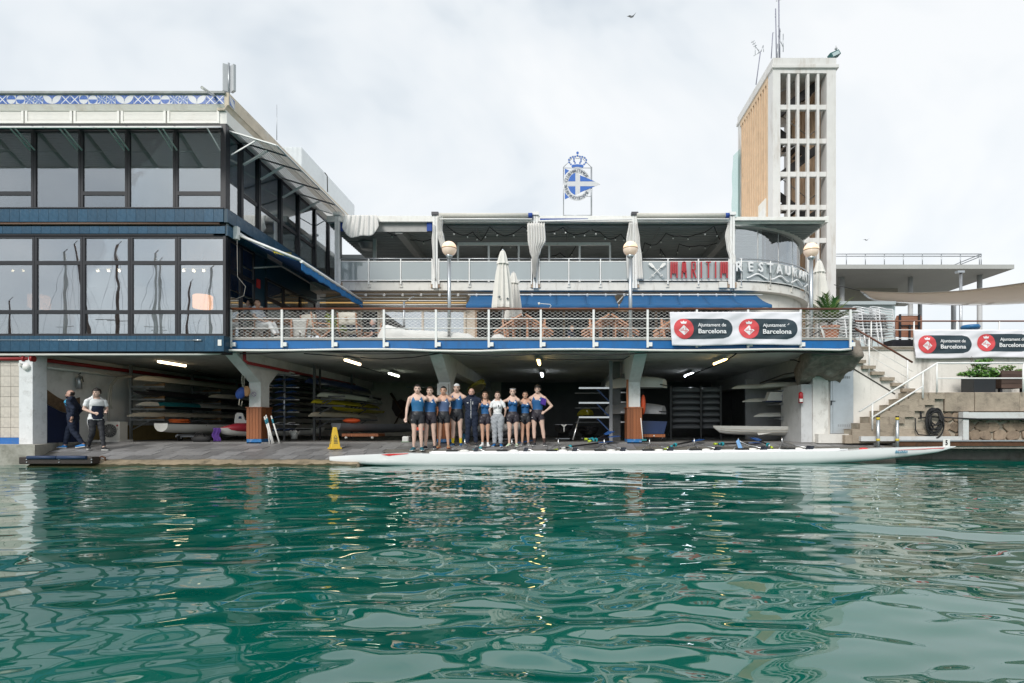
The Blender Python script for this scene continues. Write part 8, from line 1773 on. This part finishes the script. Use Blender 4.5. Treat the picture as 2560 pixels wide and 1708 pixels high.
t_=thing('woven_chair','white woven lounge chair with slanted back by the railing','chair',(X(750,16.2),16.2,FZ)); wv=mat('white woven cord',(.68,.68,.66),.9,var=.1,scale=40,bump=.8,bscale=60)
MB().sheet(lambda u,v:P(730+38*u-3*v*(1-u)*0+(-4*v if u>.5 else 2*v)*1.0,799+43*v,16.1+.25*v),10,10,thick=(0,.02,0)).build('back',wv,t_)
for a,b_ in (((728,798),(732,844)),((770,798),(763,844))): MB().tube([P(*a,16.08),P(*b_,16.33)],.016,8).build('frame',oak,t_)
for a in (731,764): MB().tube([P(a,843,16.33),P(a,843,16.7)],.016,8).build('seat_rail',oak,t_); MB().tube([P(a,843,16.7),(X(a,16.7),16.7,FZ)],.016,8).build('leg',oak,t_)
MB().box(X(732,16.5),X(763,16.5),16.36,16.75,Z(845,16.4)-.03,Z(845,16.4)).build('seat',wv,t_)
# bushy plant
rnd=random.Random(12); t_=thing('bushy_plant','yellow green bushy plant in a dark pot on the terrace','plant',(X(838,17.0),17.0,FZ)); m=MB(); m.lathe([(.16,0),(.24,.42),(.22,.42),(.15,.05)],(X(838,17),17.0,FZ),16); m.build('pot',mat('dark pot',(.02,.022,.026),.6,var=.15),t_)
lfy=mat('yellow green leaf',(.32,.33,.05),.5,var=.25,scale=15); m=MB()
for a,b_,rx,rz_ in ((832,806,16,14),(848,812,16,13),(825,795,12,10),(856,822,10,8),(838,820,14,8)): leaves(P(a,b_,17.0),(S(rx,17),.25,S(rz_,17)),150,.045,rnd,m,(0,0,1))
m.build('crown',[lfy,lf1],t_)
for k in range(5): a=Vector((X(838,17)+rnd.uniform(-.1,.1),17,FZ+.35)); MB().tube([a,a+Vector((rnd.uniform(-.3,.3),rnd.uniform(-.1,.1),.5))],[.012,.005],5).build('stem',bark,t_)
# white covered bundle
def bun(u,v):
    px_=944+242*u; a=v*math.pi; hgt=(9*math.exp(-((u-.10)/.10)**2)+15*(1-u)**.7+11)*min(1,u*14+.25)*min(1,(1-u)*10+.35); k=noise.noise((u*14,v*4,1))*4+noise.noise((u*40,v*9,3))*1.5
    D_=16.1-.35*math.cos(a); return P(px_,847-hgt*math.sin(a)**.7-k*math.sin(a)*.5+0,D_)
m=MB(); m.sheet(bun,90,16); tag(m.build('covered_bundle',mat('white tarpaulin',(.78,.77,.74),.7,var=.05,bump=.3,bscale=12),at=P(1060,847,16.1)),'long white tarpaulin bundle lying behind the terrace railing','bundle')
m=MB(); m.prism([P(948,838,17.2),P(962,782,17.2),P(985,800,17.2),P(1018,822,17.2),P(1022,838,17.2)],(0,.25,0)); tag(m.build('folded_black_cover',rubber,at=P(985,845,17.3),bevel=.03),'black folded cover standing behind the white bundle','cover')
m=MB(); m.tube([P(1010,845,17.6),P(1010,755,17.6)],.035,8); m.tube([P(1010,757,17.6),P(1035,741,17.6)],.012,6); tag(m.build('grey_post',steel,at=P(1010,850,17.6)),'plain grey post rising behind the white bundle','post')
m=MB(); m.tube([P(1345,760,16.0),P(1350,759,16.0)],.035,10); m.tube([P(1350,759,16.0),P(1375,761,16.0),P(1378,765,16.0),P(1373,771,16.0)],.008,5); tag(m.build('white_float',white,at=P(1347,770,16.0)),'small white float on a cord over the terrace handrail','float')
m=MB(); m.sheet(lambda u,v:P(1228+36*u,845-10*math.sin(v*1.57)*math.sin(u*3.14)**.5,15.8+.5*v),14,6,thick=(0,0,-.02)); tag(m.build('white_tray',white,at=P(1245,845,16)),'white rounded tray lying by the railing below the parasols','tray')
# guests
sitL=[((-.06,-.23,.26),(-.06,-.20,.045)),((.06,-.23,.26),(.06,-.26,.045))]
lap=[((-.15,-.02,.40),(-.07,-.15,.34),(.3,-.9,0)),((.15,-.02,.40),(.07,-.15,.34),(-.3,-.9,0))]
lap=lambda z:[((-.145,-.03,z+.135),(-.07,-.15,z+.08),(.3,-.9,0)),((.145,-.03,z+.135),(.07,-.15,z+.08),(-.3,-.9,0))]
GG='guests sitting on the terrace'
person('seated man in white trousers and pale shirt reading on the terrace',(X(648,16.4),16.4,FZ+.15),1.66,math.radians(80),skin=skin_t,seat=.20,torso=(0,.05),legs=[((-.05,-.24,.24),(-.05,-.36,.045)),((.06,-.23,.26),(.06,-.33,.06))],arms=lap(.20),outfit=[('trousers',c_white,.016),('tshirt',cl('pale grey shirt',(.52,.56,.62)))],hair=('short',h_dk),shoes=sh((.02,.02,.022),'black loafer'),group=GG)
person('seated guest with dark curly hair and black top by the restaurant corner',(X(622,17.0),17.0,FZ+.05),1.68,math.radians(75),'f',skin=skin_l,seat=.27,legs=sitL,arms=lap(.27),outfit=[('trousers',c_dark,.014),('tshirt',c_dark)],hair=('curly',h_br),shoes=sh((.02,.02,.022),'black loafer'),group=GG)
person('white haired guest seen from behind in the starred chair',(X(882,18.3),18.3,FZ),1.6,math.radians(170),skin=skin_o,seat=.24,legs=sitL,arms=lap(.24),outfit=[('trousers',c_dark,.014),('tshirt',c_navy)],hair=('short',h_gr),shoes=sh((.02,.02,.022),'black loafer'),group=GG)
person('white haired guest in navy shirt facing the starred chair',(X(934,18.5),18.5,FZ),1.58,math.radians(-75),skin=skin_o,seat=.22,legs=sitL,arms=lap(.22),outfit=[('trousers',c_dark,.014),('tshirt',c_navy)],hair=('short',h_gr),shoes=sh((.02,.02,.022),'black loafer'),group=GG)
person('dark haired guest low behind the railing between the tipped chairs',(X(1428,19.2),19.2,FZ),1.5,math.radians(60),skin=skin_t,seat=.22,legs=sitL,arms=lap(.22),outfit=[('trousers',c_dark,.014),('tshirt',c_navy)],hair=('short',h_dk),shoes=sh((.02,.02,.022),'black loafer'),group=GG)
# ------------------------------------------------------------------ yachts moored behind the viewer, seen only in the windows
sailm=mat('blue sail cover',(.02,.12,.34),.8,var=.1); dkm=mat('dark varnished mast',(.06,.03,.022),.4,var=.2); lm=mat('silver mast',(.40,.41,.40),.35,metal=.5,var=.1)
for k,(p_,Y_,h_,mm,ln,lb) in enumerate(((22,-22,12.5,dkm,0,'short dark mast yacht'),(292,-20,17,dkm,.0,'tall dark mast yacht'),(262,-26,19,dkm,-.16,'yacht with a raked dark mast'),(386,-21,16.5,lm,0,'yacht with a silver mast'),(398,-30,18.5,lm,.0,'larger yacht with a silver mast'),(526,-24,16,lm,0,'slim silver mast yacht'),(160,-24,17.5,lm,0,'yacht with white furled jib'),(455,-33,17,dkm,0.05,'distant dark mast ketch'))):
    d=30-Y_; x_=(p_-CX)*d/F; t_=thing('moored_yacht',lb+' moored across the harbour','yacht',(x_,Y_,0),'yachts moored across the harbour')
    hull_mb(10,3.0,1.1,False,n=20).build('hull',hw,t_,local=True); t_.children[0].location=(0,-5,1.0)
    MB().tube([(0,0,.8),(ln*h_*.5,0,h_*.5),(ln*h_,0,h_)],[.17,.15,.09],8).build('mast',mm,t_,local=True); MB().tube([(0,0,2.2),(0,4,2.3)],[.22,.12],8).build('boom',sailm,t_,local=True)
    for q2 in ((-1.3,0),(1.3,0),(0,5),(0,-5)): MB().tube([(q2[0],q2[1],1.0),(ln*h_,0,h_*.97)],.014,4).build('stay',steel,t_,local=True)
    MB().bar((-.9,0,h_*.6),(.9,0,h_*.6),.05,.05).build('spreader',mm,t_,local=True)
    MB().tube([(ln*h_,0,h_),(ln*h_+.3,0,h_+.3)],.03,5).build('wind_vane',dkm,t_,local=True)
